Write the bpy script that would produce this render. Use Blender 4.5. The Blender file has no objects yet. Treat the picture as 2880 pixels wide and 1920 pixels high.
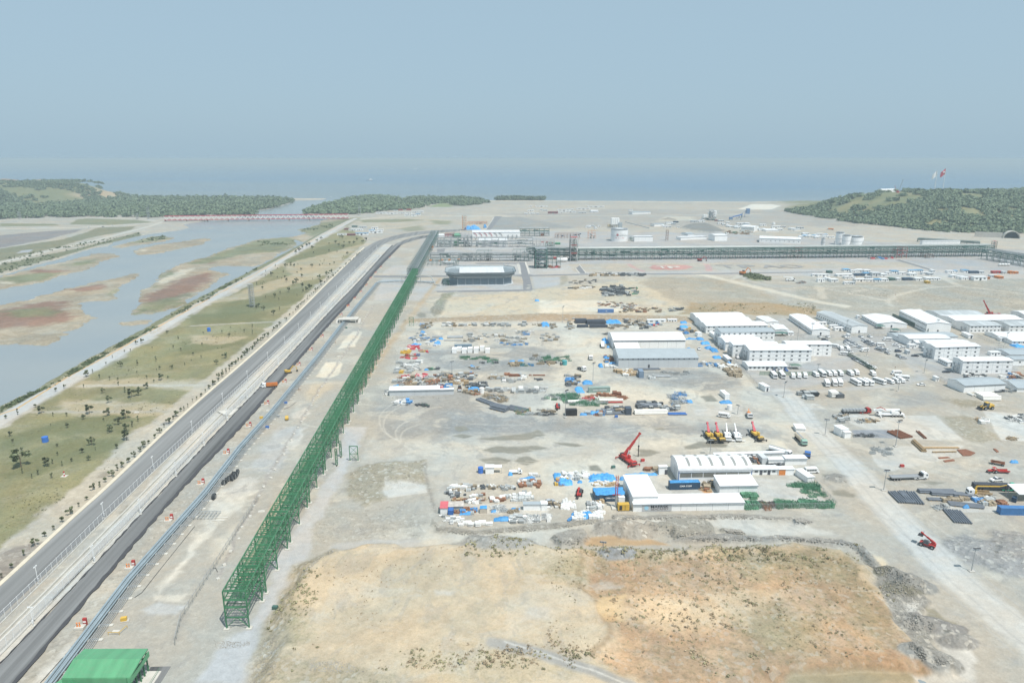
import bpy,math,random
import numpy as np
from math import sin,cos,tan,atan,atan2,radians,pi,hypot,sqrt
from mathutils import Matrix,Vector
random.seed(7)
SC = bpy.context.scene
COL = SC.collection
# ------------------------------------------------------------------ camera
CAMH,PITCH,FPX = 130.0,radians(14.96),1920.0
cam_d = bpy.data.cameras.new('camera')
cam_d.lens = 24.0; cam_d.sensor_width = 36.0; cam_d.clip_start = 1.0; cam_d.clip_end = 60000.0
cam = bpy.data.objects.new('camera',cam_d); COL.objects.link(cam)
cam.location = (0,0,CAMH); cam.rotation_euler = (pi/2-PITCH,0,0)
SC.camera = cam
# ------------------------------------------------------------------ sky, sun, exposure
SUN = Vector((4.0,-4.7,12.3)).normalized()
SUN_EL = math.asin(SUN.z); SUN_AZ = atan2(SUN.x,SUN.y)
W = bpy.data.worlds.new('World'); SC.world = W; W.use_nodes = True
nt = W.node_tree; nt.nodes.clear()
o = nt.nodes.new('ShaderNodeOutputWorld'); bg = nt.nodes.new('ShaderNodeBackground')
sk = nt.nodes.new('ShaderNodeTexSky'); sk.sky_type = 'NISHITA'; sk.sun_disc = False
sk.sun_elevation = SUN_EL; sk.sun_rotation = SUN_AZ; sk.altitude = 100; sk.air_density = 1.0; sk.dust_density = 3.0; sk.ozone_density = 2.0
hz = nt.nodes.new('ShaderNodeMix'); hz.data_type = 'RGBA'; hz.inputs['Factor'].default_value = 0.84
hz.inputs['B'].default_value = (3.95,5.5,6.6,1)       # pale haze veil over the whole sky
nt.links.new(sk.outputs['Color'],hz.inputs['A'])
nt.links.new(hz.outputs['Result'],bg.inputs['Color']); bg.inputs['Strength'].default_value = 0.09
nt.links.new(bg.outputs[0],o.inputs['Surface'])
sd = bpy.data.lights.new('sun','SUN'); sd.energy = 3.85; sd.angle = radians(0.55); sd.color = (1.0,0.955,0.88)
so = bpy.data.objects.new('sun',sd); COL.objects.link(so); so.location = (200,-200,500)
so.rotation_euler = SUN.to_track_quat('Z','Y').to_euler()
SC.view_settings.view_transform = 'Standard'; SC.view_settings.look = 'None'
SC.view_settings.exposure = 0.25; SC.view_settings.gamma = 1.0
SC.cycles.max_bounces = 6; SC.cycles.volume_bounces = 0; SC.cycles.diffuse_bounces = 3
SC.cycles.glossy_bounces = 3; SC.cycles.transparent_max_bounces = 16
HAZE = 0.00019

# ------------------------------------------------------------------ where a photographed spot lies on the ground
FR = {'d':(0,0,2880/2352),'a':(0,420,720/2352),'b':(720,420,720/2352),'f1':(1200,560,480/2352),
'f2':(1640,560,480/2352),'f3':(2120,440,760/2350),'y1':(1080,840,600/2352),'y2':(1580,860,480/2352),
'c1':(1900,840,500/2352),'c2':(2380,840,500/2352),'r1':(2280,1140,600/2352),'w1':(1180,1240,600/2352),
'w2':(1720,1160,640/2350),'g1':(0,900,720/2352),'g2':(0,1380,810/2352),'k1':(600,860,600/2352),
'k2':(600,1200,600/2352),'k3':(600,1440,720/2352),'k4':(2160,1440,720/2352),'p1':(1200,620,300/2352),
'p2':(1480,600,300/2352),'p3':(1960,590,360/2352),'p4':(2300,740,580/2352),'p5':(2700,960,180/1568),
'p6':(1060,1000,300/2352),'s':(0,0,1)}
SP,CP = sin(PITCH),cos(PITCH)
def S(f,x,y):
 a,b,s = FR[f]; return a + x*s,b + y*s
def G(f,x,y,z=0.0):
 """ground point (at height z) of a spot"""
 px,py = S(f,x,y)
 u = (px-1440)/FPX; v = (960-py)/FPX
 dy,dz = CP + v*SP,-SP + v*CP
 t = (z-CAMH)/dz
 return Vector((u*t,dy*t,z))
def ZT(p,f,y):
 """height above the ground point p that appears at row y"""
 v = (960-S(f,0,y)[1])/FPX
 return CAMH - p.y*(SP-v*CP)/(CP+v*SP)
def DEP(f,y,z):
 """distance along the ground at which height z appears at row y"""
 v = (960-S(f,0,y)[1])/FPX
 return (CAMH-z)*(CP+v*SP)/(SP-v*CP)

# ------------------------------------------------------------------ materials
_mats = {}
def nnode(nt,t,**kw):
 n = nt.nodes.new(t)
 for k,v in kw.items(): setattr(n,k,v)
 return n
def M(name,col,rough=0.6,metal=0.0,var=0.12,scale=0.4,stretch=(1,1,1),rnd=0.0,dirt=0.0,bump=0.0,alpha=1.0,spec=0.4,rotz=0.):
 if name in _mats: return _mats[name]
 m = bpy.data.materials.new(name); m.use_nodes = True; t = m.node_tree
 b = t.nodes['Principled BSDF']; b.inputs['Roughness'].default_value = rough; b.inputs['Metallic'].default_value = metal
 b.inputs['Specular IOR Level'].default_value = spec
 tc = nnode(t,'ShaderNodeTexCoord'); mp = nnode(t,'ShaderNodeMapping'); mp.vector_type = 'TEXTURE'; mp.inputs['Scale'].default_value = [1/k for k in stretch]; mp.inputs['Rotation'].default_value = (0,0,rotz)
 t.links.new(tc.outputs['Object'],mp.inputs['Vector'])
 n = nnode(t,'ShaderNodeTexNoise'); n.inputs['Scale'].default_value = scale; n.inputs['Detail'].default_value = 6; n.inputs['Roughness'].default_value = .62
 t.links.new(mp.outputs[0],n.inputs['Vector'])
 mr = nnode(t,'ShaderNodeMapRange'); mr.inputs['From Min'].default_value = .3; mr.inputs['From Max'].default_value = .7
 mr.inputs['To Min'].default_value = 1 - var; mr.inputs['To Max'].default_value = 1 + var
 t.links.new(n.outputs['Fac'],mr.inputs['Value'])
 val = mr.outputs[0]
 if rnd:
  oi = nnode(t,'ShaderNodeObjectInfo'); r2 = nnode(t,'ShaderNodeMapRange')
  r2.inputs['To Min'].default_value = 1 - rnd; r2.inputs['To Max'].default_value = 1 + rnd
  t.links.new(oi.outputs['Random'],r2.inputs['Value'])
  mu = nnode(t,'ShaderNodeMath',operation='MULTIPLY'); t.links.new(val,mu.inputs[0]); t.links.new(r2.outputs[0],mu.inputs[1]); val = mu.outputs[0]
 vm = nnode(t,'ShaderNodeVectorMath',operation='SCALE'); vm.inputs[0].default_value = col[:3]
 t.links.new(val,vm.inputs['Scale']); out = vm.outputs[0]
 if dirt:
  n2 = nnode(t,'ShaderNodeTexNoise'); n2.inputs['Scale'].default_value = .9; n2.inputs['Detail'].default_value = 7
  t.links.new(tc.outputs['Object'],n2.inputs['Vector'])
  m2 = nnode(t,'ShaderNodeMapRange'); m2.inputs['From Min'].default_value = .48; m2.inputs['From Max'].default_value = .75; m2.inputs['To Max'].default_value = dirt
  t.links.new(n2.outputs['Fac'],m2.inputs['Value'])
  mx = nnode(t,'ShaderNodeMix',data_type='RGBA'); t.links.new(m2.outputs[0],mx.inputs['Factor'])
  t.links.new(out,mx.inputs['A']); mx.inputs['B'].default_value = (.3,.27,.22,1); out = mx.outputs['Result']
 t.links.new(out,b.inputs['Base Color'])
 if bump:
  bp = nnode(t,'ShaderNodeBump'); bp.inputs['Strength'].default_value = bump; bp.inputs['Distance'].default_value = .3
  t.links.new(n.outputs['Fac'],bp.inputs['Height']); t.links.new(bp.outputs[0],b.inputs['Normal'])
 if alpha < 1: b.inputs['Alpha'].default_value = alpha
 _mats[name] = m; return m

# ------------------------------------------------------------------ mesh building
class MB:
 def __init__(s): s.v = []; s.f = []
 def add(s,vs,fs):
  n = len(s.v); s.v += [tuple(p)for p in vs]; s.f += [tuple(n+i for i in f)for f in fs]; return s
 def box(s,x0,x1,y0,y1,z0,z1):
  return s.add([(x0,y0,z0),(x1,y0,z0),(x1,y1,z0),(x0,y1,z0),(x0,y0,z1),(x1,y0,z1),(x1,y1,z1),(x0,y1,z1)],
[(0,3,2,1),(4,5,6,7),(0,1,5,4),(1,2,6,5),(2,3,7,6),(3,0,4,7)])
 def rbox(s,cx,cy,z0,z1,w,d,a=0.0):
  c,q = cos(a),sin(a); P = []
  for z in (z0,z1):
   for sx,sy in ((-1,-1),(1,-1),(1,1),(-1,1)):
    x,y = sx*w/2,sy*d/2; P.append((cx+x*c-y*q,cy+x*q+y*c,z))
  return s.add(P,[(0,3,2,1),(4,5,6,7),(0,1,5,4),(1,2,6,5),(2,3,7,6),(3,0,4,7)])
 def beam(s,p,q,w,h=None):
  h = h or w; p = Vector(p); q = Vector(q); d = (q-p)
  if d.length < 1e-6: return s
  d.normalize(); r = d.cross(Vector((0,0,1)))
  if r.length < .05: r = Vector((1,0,0))
  r.normalize(); u = r.cross(d); r = r*w/2; u = u*h/2
  P = [p-r-u,p+r-u,p+r+u,p-r+u,q-r-u,q+r-u,q+r+u,q-r+u]
  return s.add(P,[(0,1,2,3),(7,6,5,4),(0,4,5,1),(1,5,6,2),(2,6,7,3),(3,7,4,0)])
 def tube(s,p,q,r,n=8,r2=None,cap=True):
  r2 = r if r2 is None else r2
  p = Vector(p); q = Vector(q); d = (q-p).normalized(); a = d.cross(Vector((0,0,1)))
  if a.length < .05: a = Vector((1,0,0))
  a.normalize(); b = d.cross(a); P = []
  for c,rr in ((p,r),(q,r2)):
   for i in range(n):
    t = 2*pi*i/n; P.append(c+a*cos(t)*rr+b*sin(t)*rr)
  F = [(i,(i+1)%n,n+(i+1)%n,n+i)for i in range(n)]
  if cap: F += [tuple(range(n))[::-1],tuple(range(n,2*n))]
  return s.add(P,F)
 def path(s,pts,r,n=8):
  for a,b in zip(pts[:-1],pts[1:]): s.tube(a,b,r,n)
  return s
 def prism(s,poly,z0,z1):
  n = len(poly)
  P = [(x,y,z0)for x,y in poly] + [(x,y,z1)for x,y in poly]
  return s.add(P,[tuple(range(n))[::-1],tuple(range(n,2*n))]+[(i,(i+1)%n,n+(i+1)%n,n+i)for i in range(n)])
 def prof(s,poly,y0,y1):
  """polygon in the x-z plane extruded along y"""
  n = len(poly)
  P = [(x,y0,z)for x,z in poly] + [(x,y1,z)for x,z in poly]
  return s.add(P,[tuple(range(n)),tuple(range(n,2*n))[::-1]]+[(i,n+i,n+(i+1)%n,(i+1)%n)for i in range(n)])
 def profx(s,poly,x0,x1):
  """polygon in the y-z plane extruded along x"""
  n = len(poly)
  P = [(x0,y,z)for y,z in poly] + [(x1,y,z)for y,z in poly]
  return s.add(P,[tuple(range(n))[::-1],tuple(range(n,2*n))]+[(i,(i+1)%n,n+(i+1)%n,n+i)for i in range(n)])
 def lathe(s,prof,n=16,c=(0,0)):
  P = []; F = []
  for r,z in prof:
   for i in range(n): P.append((c[0]+r*cos(2*pi*i/n),c[1]+r*sin(2*pi*i/n),z))
  for k in range(len(prof)-1):
   for i in range(n): F.append((k*n+i,k*n+(i+1)%n,(k+1)*n+(i+1)%n,(k+1)*n+i))
  F.append(tuple(range(n))[::-1]); F.append(tuple(range((len(prof)-1)*n,len(prof)*n)))
  return s.add(P,F)
 def mesh(s,name,m,smooth=False):
  me = bpy.data.meshes.new(name); me.from_pydata(s.v,[],s.f)
  if m: me.materials.append(m)
  if smooth: me.polygons.foreach_set('use_smooth',[True]*len(me.polygons))
  me.update(); return me
 def build(s,name,m,parent=None,smooth=False):
  o = bpy.data.objects.new(name,s.mesh(name,m,smooth)); COL.objects.link(o)
  if parent: o.parent = parent
  return o
def npmesh(name,V,F,m=None,smooth=False):
 """V (n,3), F (k,4) numpy arrays; a triangle repeats nothing: F may be (k,3)"""
 me = bpy.data.meshes.new(name); k = F.shape[1]
 me.vertices.add(len(V)); me.vertices.foreach_set('co',np.ascontiguousarray(V,dtype=np.float32).ravel())
 me.loops.add(F.size); me.loops.foreach_set('vertex_index',np.ascontiguousarray(F,dtype=np.int32).ravel())
 me.polygons.add(len(F)); me.polygons.foreach_set('loop_start',np.arange(0,F.size,k,dtype=np.int32))
 me.polygons.foreach_set('loop_total',np.full(len(F),k,dtype=np.int32))
 if smooth: me.polygons.foreach_set('use_smooth',np.ones(len(F),dtype=bool))
 if m: me.materials.append(m)
 me.update(calc_edges=True); me.validate(); return me
def tag(o,label=None,cat=None,group=None,kind=None):
 if label: o['label'] = label
 if cat: o['category'] = cat
 if group: o['group'] = group
 if kind: o['kind'] = kind
 return o
def thing(name,label,cat,loc=(0,0,0),rz=0.0,group=None):
 o = bpy.data.objects.new(name,None); COL.objects.link(o); o.location = loc; o.rotation_euler = (0,0,rz)
 o.empty_display_size = .5
 return tag(o,label,cat,group)
def link(o): COL.objects.link(o); return o
def dup(root,loc,rz=0.0,label=None,group=None,scale=None,swap=None):
 def cp(o,par):
  c = o.copy(); COL.objects.link(c); c.parent = par
  if swap and o.type == 'MESH' and o.name.split('.')[0] in swap:
   c.data = swap[o.name.split('.')[0]]
  for ch in kids.get(o.name,[]): cp(ch,c)
  return c
 kids = KIDS.setdefault(root.name,{})
 if not kids:
  def walk(o):
   kids[o.name] = list(o.children)
   for ch in o.children: walk(ch)
  walk(root)
 r = cp(root,None); r.location = loc; r.rotation_euler = (0,0,rz)
 if scale: r.scale = scale if hasattr(scale,'__len__') else (scale,)*3
 if label: r['label'] = label
 if group: r['group'] = group
 return r
KIDS = {}
# ------------------------------------------------------------------ numpy noise
def _h(ix,iy,seed):
 n = (ix.astype(np.int64)*374761393+iy.astype(np.int64)*668265263+seed*974711) & 0x7fffffff
 n = ((n^(n>>13))*1274126177) & 0x7fffffff
 return ((n^(n>>16))&0xffffff).astype(np.float32)/float(0xffffff)
def vn(x,y,seed=0):
 ix = np.floor(x); iy = np.floor(y); fx = (x-ix).astype(np.float32); fy = (y-iy).astype(np.float32)
 fx = fx*fx*(3-2*fx); fy = fy*fy*(3-2*fy)
 a = _h(ix,iy,seed); b = _h(ix+1,iy,seed); c = _h(ix,iy+1,seed); d = _h(ix+1,iy+1,seed)
 return (a+(b-a)*fx)*(1-fy) + (c+(d-c)*fx)*fy
def fbm(x,y,lam,seed=0,oct=4,g=.5):
 s = 0; a = 1; t = 0
 for i in range(oct):
  s = s + a*(vn(x/lam+i*17.3,y/lam+i*9.1,seed+i)-.5)*2; t += a; a *= g; lam /= 2.07
 return s/t
def sst(x): x = np.clip(x,0,1); return x*x*(3-2*x)
def hill(x,y):
 """height of the two wooded hills"""
 x = np.asarray(x,dtype=np.float64); y = np.asarray(y,dtype=np.float64)
 L = 52*sst((-1270-x)/230)*sst((y-1800)/520)*(1-sst((y-2450)/90))
 xs = x + fbm(x,y,90,51)*14
 Hc = np.interp(xs,[645,715,752,800,845,918,966,1055,1174,1500,2500],[0,3,7,24,39,51,55,52,48,62,70])
 R = Hc*sst((y-1185-fbm(x,y,120,52)*25)/430)*(1-.9*sst((y-1680)/350))
 k = sst((L+R)/12)
 return L + R + k*(fbm(x,y,130,53,4)*7+fbm(x,y,30,54,3)*1.6)
# ================================================================== GROUND
Ys = [58.0]
while Ys[-1] < 2750: Ys.append(Ys[-1]+.0021*Ys[-1]*max(Ys[-1]/150,.6)**.38)
Ys = np.array(Ys,dtype=np.float64)
uin = np.linspace(-1.02,1.02,1350)
uo = 1.02 + np.cumsum(np.linspace(.004,.11,40))
U = np.concatenate([-uo[::-1],uin,uo])
GX = (Ys[:,None]*U[None,:]).astype(np.float64); GY = np.repeat(Ys[:,None],len(U),1)
NR,NC = GX.shape
WA = fbm(GX,GY,7,1,4); WB = fbm(GX,GY,7,2,4); WC = fbm(GX,GY,45,3,4); WD = fbm(GX,GY,45,4,4)
N1 = fbm(GX,GY,60,5,5); N2 = fbm(GX,GY,14,6,5,.6); N3 = fbm(GX,GY,3,7,3)
C0 = np.array([.36,.335,.29])
CO = np.ones((NR,NC,3))*C0
MT = np.zeros((NR,NC,4)); MT[...,0] = .6; MT[...,2] = .3
HT = N2*.12
def _apply(sl,m,col,mat,dh,a,cvar):
 m = m*a
 if col is not None:
  c = np.array(col)*(1+cvar*N1[sl][...,None]+cvar*.9*N2[sl][...,None]+cvar*.7*N3[sl][...,None])
  CO[sl] = CO[sl]*(1-m[...,None]) + c*m[...,None]
 if mat is not None:
  MT[sl] = MT[sl]*(1-m[...,None]) + np.array(mat)*m[...,None]
 if dh is not None:
  if callable(dh): HT[sl] = HT[sl] + dh(m)
  else: HT[sl] = HT[sl]*(1-m) + dh*m
def _slice(P,pad):
 x0,y0 = P.min(0) - pad; x1,y1 = P.max(0) + pad
 r0,r1 = np.searchsorted(Ys,[y0,y1]); r0 = max(r0-1,0); r1 = min(r1+1,NR)
 if r1 - r0 < 2: return None
 ya,yb = Ys[r0],Ys[r1-1]
 ul = min(x0/ya,x0/yb); uh = max(x1/ya,x1/yb)
 c0,c1 = np.searchsorted(U,[ul,uh]); c0 = max(c0-1,0); c1 = min(c1+1,NC)
 if c1 - c0 < 2: return None
 return (slice(r0,r1),slice(c0,c1))
def _sd(X,Y,P,closed=True):
 d = np.full(X.shape,1e9); ins = np.zeros(X.shape,bool); n = len(P)
 for i in range(n if closed else n-1):
  ax,ay = P[i]; bx,by = P[(i+1)%n]; ex,ey = bx-ax,by-ay; L = ex*ex + ey*ey + 1e-9
  t = np.clip(((X-ax)*ex+(Y-ay)*ey)/L,0,1)
  d = np.minimum(d,(X-ax-t*ex)**2+(Y-ay-t*ey)**2)
  if closed:
   c = (ay>Y) != (by>Y)
   ins ^= c & (X<(bx-ax)*(Y-ay)/((by-ay)if by!=ay else 1e-9)+ax)
 d = np.sqrt(d)
 return np.where(ins,-d,d) if closed else d
def paint(f,pts,col=None,soft=2.,warp=3.,mat=None,z=0.,dh=None,a=1.,cvar=.08,big=0.):
 P = np.array([G(f,x,y,z)[:2]for x,y in pts]); sl = _slice(P,soft+warp*2+big*2+2)
 if sl is None: return
 X = GX[sl] + WA[sl]*warp + WC[sl]*big; Y = GY[sl] + WB[sl]*warp + WD[sl]*big
 d = _sd(X,Y,P); m = sst(.5-d/(2*max(soft,.05)))
 _apply(sl,m,col,mat,dh,a,cvar)
def stroke(f,pts,w,col=None,soft=1.,warp=1.,mat=None,dh=None,a=1.,cvar=.06,z=0.):
 P = np.array([G(f,x,y,z)[:2]for x,y in pts]); sl = _slice(P,w+soft+warp*2+2)
 if sl is None: return
 X = GX[sl] + WA[sl]*warp; Y = GY[sl] + WB[sl]*warp
 d = _sd(X,Y,P,False) - w/2; m = sst(.5-d/(2*max(soft,.05)))
 _apply(sl,m,col,mat,dh,a,cvar)
def heap(f,x,y,r,h,col=(.22,.21,.2),ax=1.6,mat=(.2,.05,1,0)):
 c = G(f,x,y); P = np.array([[c.x-r*ax,c.y-r],[c.x+r*ax,c.y+r]]); sl = _slice(P,r*.6)
 if sl is None: return
 X = (GX[sl]+WA[sl]*r*.35-c.x)/(r*ax); Y = (GY[sl]+WB[sl]*r*.35-c.y)/r
 m = sst(1.15-np.hypot(X,Y)*1.1)
 HT[sl] += m*h*(1+N3[sl]*.35)
 k = sst(m*4)[...,None]; CO[sl] = CO[sl]*(1-k) + np.array(col)*(1+.15*N2[sl][...,None])*k; MT[sl] = MT[sl]*(1-k) + np.array(mat)*k

GREY = (.31,.305,.295); PALE = (.47,.44,.38); SAND = (.50,.41,.28); TAN = (.47,.36,.235); ORANGE = (.36,.21,.11)
GRASS = (.17,.165,.085); DRYG = (.30,.26,.165); MARSH = (.15,.17,.10); REDV = (.21,.115,.085); CONC = (.50,.48,.44)
GRAV = (.39,.38,.365)
# far plain, beach, fields
paint('d',[(1080,490),(1140,470),(2400,470),(2400,720),(1900,640),(1330,640),(1000,640)],(.395,.36,.305),20,20,(.5,.05,.3,0))
paint('d',[(1150,490),(1400,480),(1900,485),(1980,478),(2000,520),(1450,520),(1150,530)],(.33,.31,.28),15,20,(.4,.1,.2,0),big=20)
paint('b',[(1300,730),(1900,660),(1500,610),(950,640),(900,680),(1150,740)],(.40,.36,.29),15,15,(.6,.3,.3,0),big=20)
paint('b',[(940,650),(1400,640),(1560,650),(1300,668),(980,672)],(.22,.22,.14),8,10,(.1,.6,.2,0))
paint('b',[(1600,650),(1800,660),(1760,690),(1650,690)],(.24,.24,.16),8,10,(.1,.6,.2,0))
paint('b',[(1300,730),(1500,700),(1560,740),(1400,755)],(.25,.24,.17),8,10,(.1,.6,.2,0))
paint('b',[(1580,530),(1700,490),(1790,500),(1800,530)],(.22,.26,.13),8,8,(.1,.8,.1,0))
paint('f1',[(960,250),(1300,250),(2100,400),(1280,420),(850,420)],(.26,.26,.25),8,8,(.2,.05,.4,0))
paint('f2',[(1130,240),(1500,240),(1560,290),(1000,310)],(.46,.43,.36),8,10,(.7,0,.2,0))
paint('f2',[(1340,400),(1480,350),(1700,340),(1950,440),(1900,480),(1600,450)],(.20,.20,.19),6,6,(0,.05,.4,0),dh=3.)
paint('f2',[(1290,300),(1180,270),(1060,300)],(.25,.24,.22),4,4,(0,0,.4,0),dh=4.)
paint('f2',[(2130,140),(2330,70),(2600,75),(2720,100),(2600,150)],(.62,.59,.52),3,3,(.3,0,0,0))
# site bands
paint('d',[(870,650),(2352,640),(2500,780),(1700,700),(1400,735),(930,735)],(.37,.345,.30),6,6,(.7,.15,.5,0))
paint('d',[(985,690),(1230,665),(1470,640),(1600,650),(1630,705),(1590,730),(1300,722),(980,730)],(.47,.41,.31),5,8,(.8,.1,.4,0),big=8)
paint('d',[(1240,690),(1400,690),(1450,715),(1235,718)],(.58,.52,.42),3,5,(.4,0,.2,0))
paint('d',[(1470,650),(1500,636),(1700,640),(1800,700),(1900,720),(1560,700)],(.35,.305,.24),6,8,(.4,.35,.7,0),big=8)
paint('d',[(1560,722),(1590,695),(1760,695),(1880,705),(1895,725)],(.34,.25,.15),4,5,(.2,.6,.5,0))
paint('p3',[(910,1230),(980,1180),(1200,1200),(1330,1290),(1200,1320),(950,1300)],(.19,.20,.11),3,4,(.1,.9,.3,0),dh=1.5)
paint('d',[(1800,700),(1850,650),(2352,640),(2500,760),(2060,725)],(.33,.31,.265),6,8,(.4,.3,1.,0),big=6)
# big yard
paint('d',[(900,742),(1590,738),(1680,830),(1740,905),(1850,1010),(1900,1120),(1400,1170),(1010,1150),(985,1060),(830,1060),(890,900)],(.41,.39,.345),6,6,(.8,0,.25,0),big=10)
for pl in ([(900,905),(1060,900),(1200,945),(1250,985),(980,1000),(960,950)],[(1000,950),(1700,975),(1900,1010),(1450,1010),(1000,1000)],
[(960,800),(1280,795),(1330,850),(1000,860)],[(1320,875),(1560,890),(1500,905),(1300,900)],[(850,930),(960,930),(980,1010),(880,1010)],
[(1390,850),(1640,850),(1700,880),(1600,900)]):
 paint('d',pl,(.265,.265,.255),6,8,(.7,0,.3,0),a=.9,big=10,cvar=.16)
for pl in ([(1290,760),(1390,770),(1380,860),(1300,900),(1500,890),(1260,950),(1260,850)],[(930,745),(1580,742),(1560,752),(940,757)],
[(1380,880),(1620,895),(1700,930),(1400,925)],[(1500,1010),(1850,1000),(1830,1040),(1500,1030)],[(1000,760),(1060,765),(1040,800),(990,790)],
[(1230,1060),(1430,1060),(1400,1160),(1230,1140)]):
 paint('d',pl,(.52,.485,.41),6,8,(.6,0,.2,0),a=.85,big=10,cvar=.14)
# puddles (wet silt)
for f,pl in (('y1',[(770,1400),(900,1395),(960,1435),(850,1460),(780,1430)]),('y1',[(760,1510),(870,1490),(1000,1515),(870,1540)]),
('y1',[(1030,1540),(1500,1490),(1700,1445),(1780,1500),(1680,1520),(1580,1560),(1200,1560)]),('y1',[(345,175),(400,150),(470,160),(460,200),(400,210)]),
('w1',[(650,190),(880,175),(1020,200),(980,240),(760,240)]),('w1',[(1050,220),(1100,175),(1200,165),(1340,220),(1180,270)]),
('w1',[(690,95),(860,60),(1300,50),(1430,80),(1100,130),(800,130)]),('w1',[(1480,10),(1700,25),(1840,45),(1700,70),(1560,40)]),
('w2',[(740,350),(900,290),(1100,310),(1200,330),(1180,355),(900,360),(760,375)]),('w2',[(240,375),(400,375),(510,410),(370,455),(220,450),(300,415)]),
('w2',[(430,155),(550,155),(560,180),(470,180)]),('r1',[(180,780),(250,765),(350,830),(290,845)]),('r1',[(95,745),(180,750),(180,780),(110,775)]),
('r1',[(220,920),(350,920),(500,990),(480,1015),(240,980)]),('r1',[(1180,840),(1300,825),(1480,845),(1350,870)]),
('r1',[(1180,905),(1330,910),(1310,930),(1190,925)]),('k4',[(1660,310),(1720,270),(1790,350),(1780,380),(1700,370)]),
('y2',[(1900,1240),(2060,1225),(2160,1310),(2000,1320)]),('w1',[(1850,270),(1960,260),(2030,330),(1880,330)])):
 paint(f,pl,(.235,.22,.18),.8,1.5,(0,0,.1,.8),dh=lambda m:-.15*m)
paint('r1',[(1390,110),(1700,110),(1900,200),(2080,370),(1900,410),(1690,370)],(.30,.27,.21),2,4,(.2,.1,.8,0))
paint('c2',[(1130,1310),(1650,1320),(1830,1400),(2080,1440),(1500,1430),(1330,1370)],(.25,.225,.17),3,5,(.2,0,.6,0))
paint('c2',[(650,1250),(1100,1230),(1300,1340),(1100,1420),(500,1390)],(.27,.265,.25),5,6,(.5,0,.3,0),a=.8)
# camp apron and concrete pads
paint('c1',[(740,780),(2400,530),(2352,1100),(1230,1210),(1130,1180)],(.35,.345,.335),2,2,(.4,0,.1,0))
paint('c2',[(0,500),(1000,460),(1500,520),(2300,700),(2300,1100),(1500,1080),(1300,1120),(1000,880),(540,720),(0,700)],(.33,.325,.315),2,2,(.4,0,.1,0))
paint('c1',[(1350,260),(1500,260),(2400,500),(1350,560),(1250,400)],(.36,.35,.33),2,2,(.3,0,.1,0))
paint('c2',[(0,240),(200,260),(1000,430),(600,470),(0,460)],(.33,.325,.31),2,2,(.3,0,.1,0))
for f,pl in (('r1',[(400,100),(1370,110),(1690,390),(930,370),(440,200)]),('r1',[(620,480),(900,450),(1700,440),(1650,560),(900,720),(750,670)]),
('r1',[(1480,1050),(2000,1050),(2200,1180),(1560,1180)]),('r1',[(1900,60),(2400,100),(2400,400),(2100,380)]),
('y2',[(1810,1430),(2500,1380),(2500,1520),(1850,1510)]),('w2',[(480,640),(640,680),(1500,670),(2000,700),(2260,980),(1300,1010),(200,900),(120,680)]),
('c1',[(1540,1370),(1900,1390),(2010,1460),(1640,1470)]),('k2',[(1900,570),(2330,640),(2352,720),(1880,790)]),
('w1',[(480,690),(1420,690),(1420,810),(490,800)]),('c1',[(1800,770),(1840,770),(1880,800),(1630,880),(1560,870),(1800,800)])):
 paint(f,pl,(.45,.435,.40),.5,.9,(.55,0,.1,0),cvar=.14)
paint('r1',[(440,270),(870,270),(960,360),(480,350)],(.24,.25,.27),.6,.8,(.1,0,.2,0))
paint('w2',[(900,790),(1000,785),(1040,830),(940,830)],(.5,.25,.1),1,1,(.1,0,.1,0))
# gravel pads of the plant
paint('d',[(868,655),(880,640),(1140,640),(1200,650),(1200,665),(1000,668),(960,690),(860,690)],GRAV,2,2,(.1,0,.1,0))
paint('d',[(905,610),(1300,600),(1320,625),(2352,610),(2352,640),(1700,632),(1330,630),(1230,633),(870,630)],GRAV,1.5,2,(.1,0,.1,0))
paint('d',[(960,545),(1100,530),(1650,535),(2352,575),(2352,600),(980,608)],(.36,.35,.34),4,4,(.3,0,.2,0))
paint('f1',[(1450,1065),(1850,1065),(1830,1180),(1490,1235)],(.36,.36,.355),2,2,(.1,0,.1,0))
paint('f1',[(1850,1065),(1930,1050),(1950,1110),(1900,1180),(1830,1190)],(.29,.27,.22),2,2,(.1,.1,.5,0))
paint('f3',[(1280,890),(2352,880),(2352,990),(1560,985)],(.34,.34,.34),3,3,(.2,0,.1,0))
# gravel marking of the emblem pad
paint('f2',[(900,940),(990,910),(1200,905),(1420,910),(1540,940),(1420,965),(1200,975),(990,970)],(.47,.26,.235),1.,5,(.2,0,0,0),cvar=.2)
stroke('f2',[(630,895),(700,945),(830,995)],6,(.45,.30,.28),1,.5); stroke('f2',[(1690,895),(1730,930),(1735,985)],8,(.45,.30,.28),1,.5)
# bank between the yards
paint('d',[(930,735),(1240,722),(1580,728),(1600,742),(1300,738),(930,742)],(.36,.27,.18),1.5,2,(.1,.15,1,0),dh=1.2)
paint('y1',[(560,60),(720,10),(680,80),(640,170),(560,200),(500,160)],(.25,.235,.19),2,3,(0,.3,1,0),dh=1.5)
paint('b',[(1640,1440),(1720,1330),(1830,1325),(1730,1400),(1700,1450)],(.24,.24,.18),2,3,(0,.4,.9,0),dh=1.5)
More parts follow.
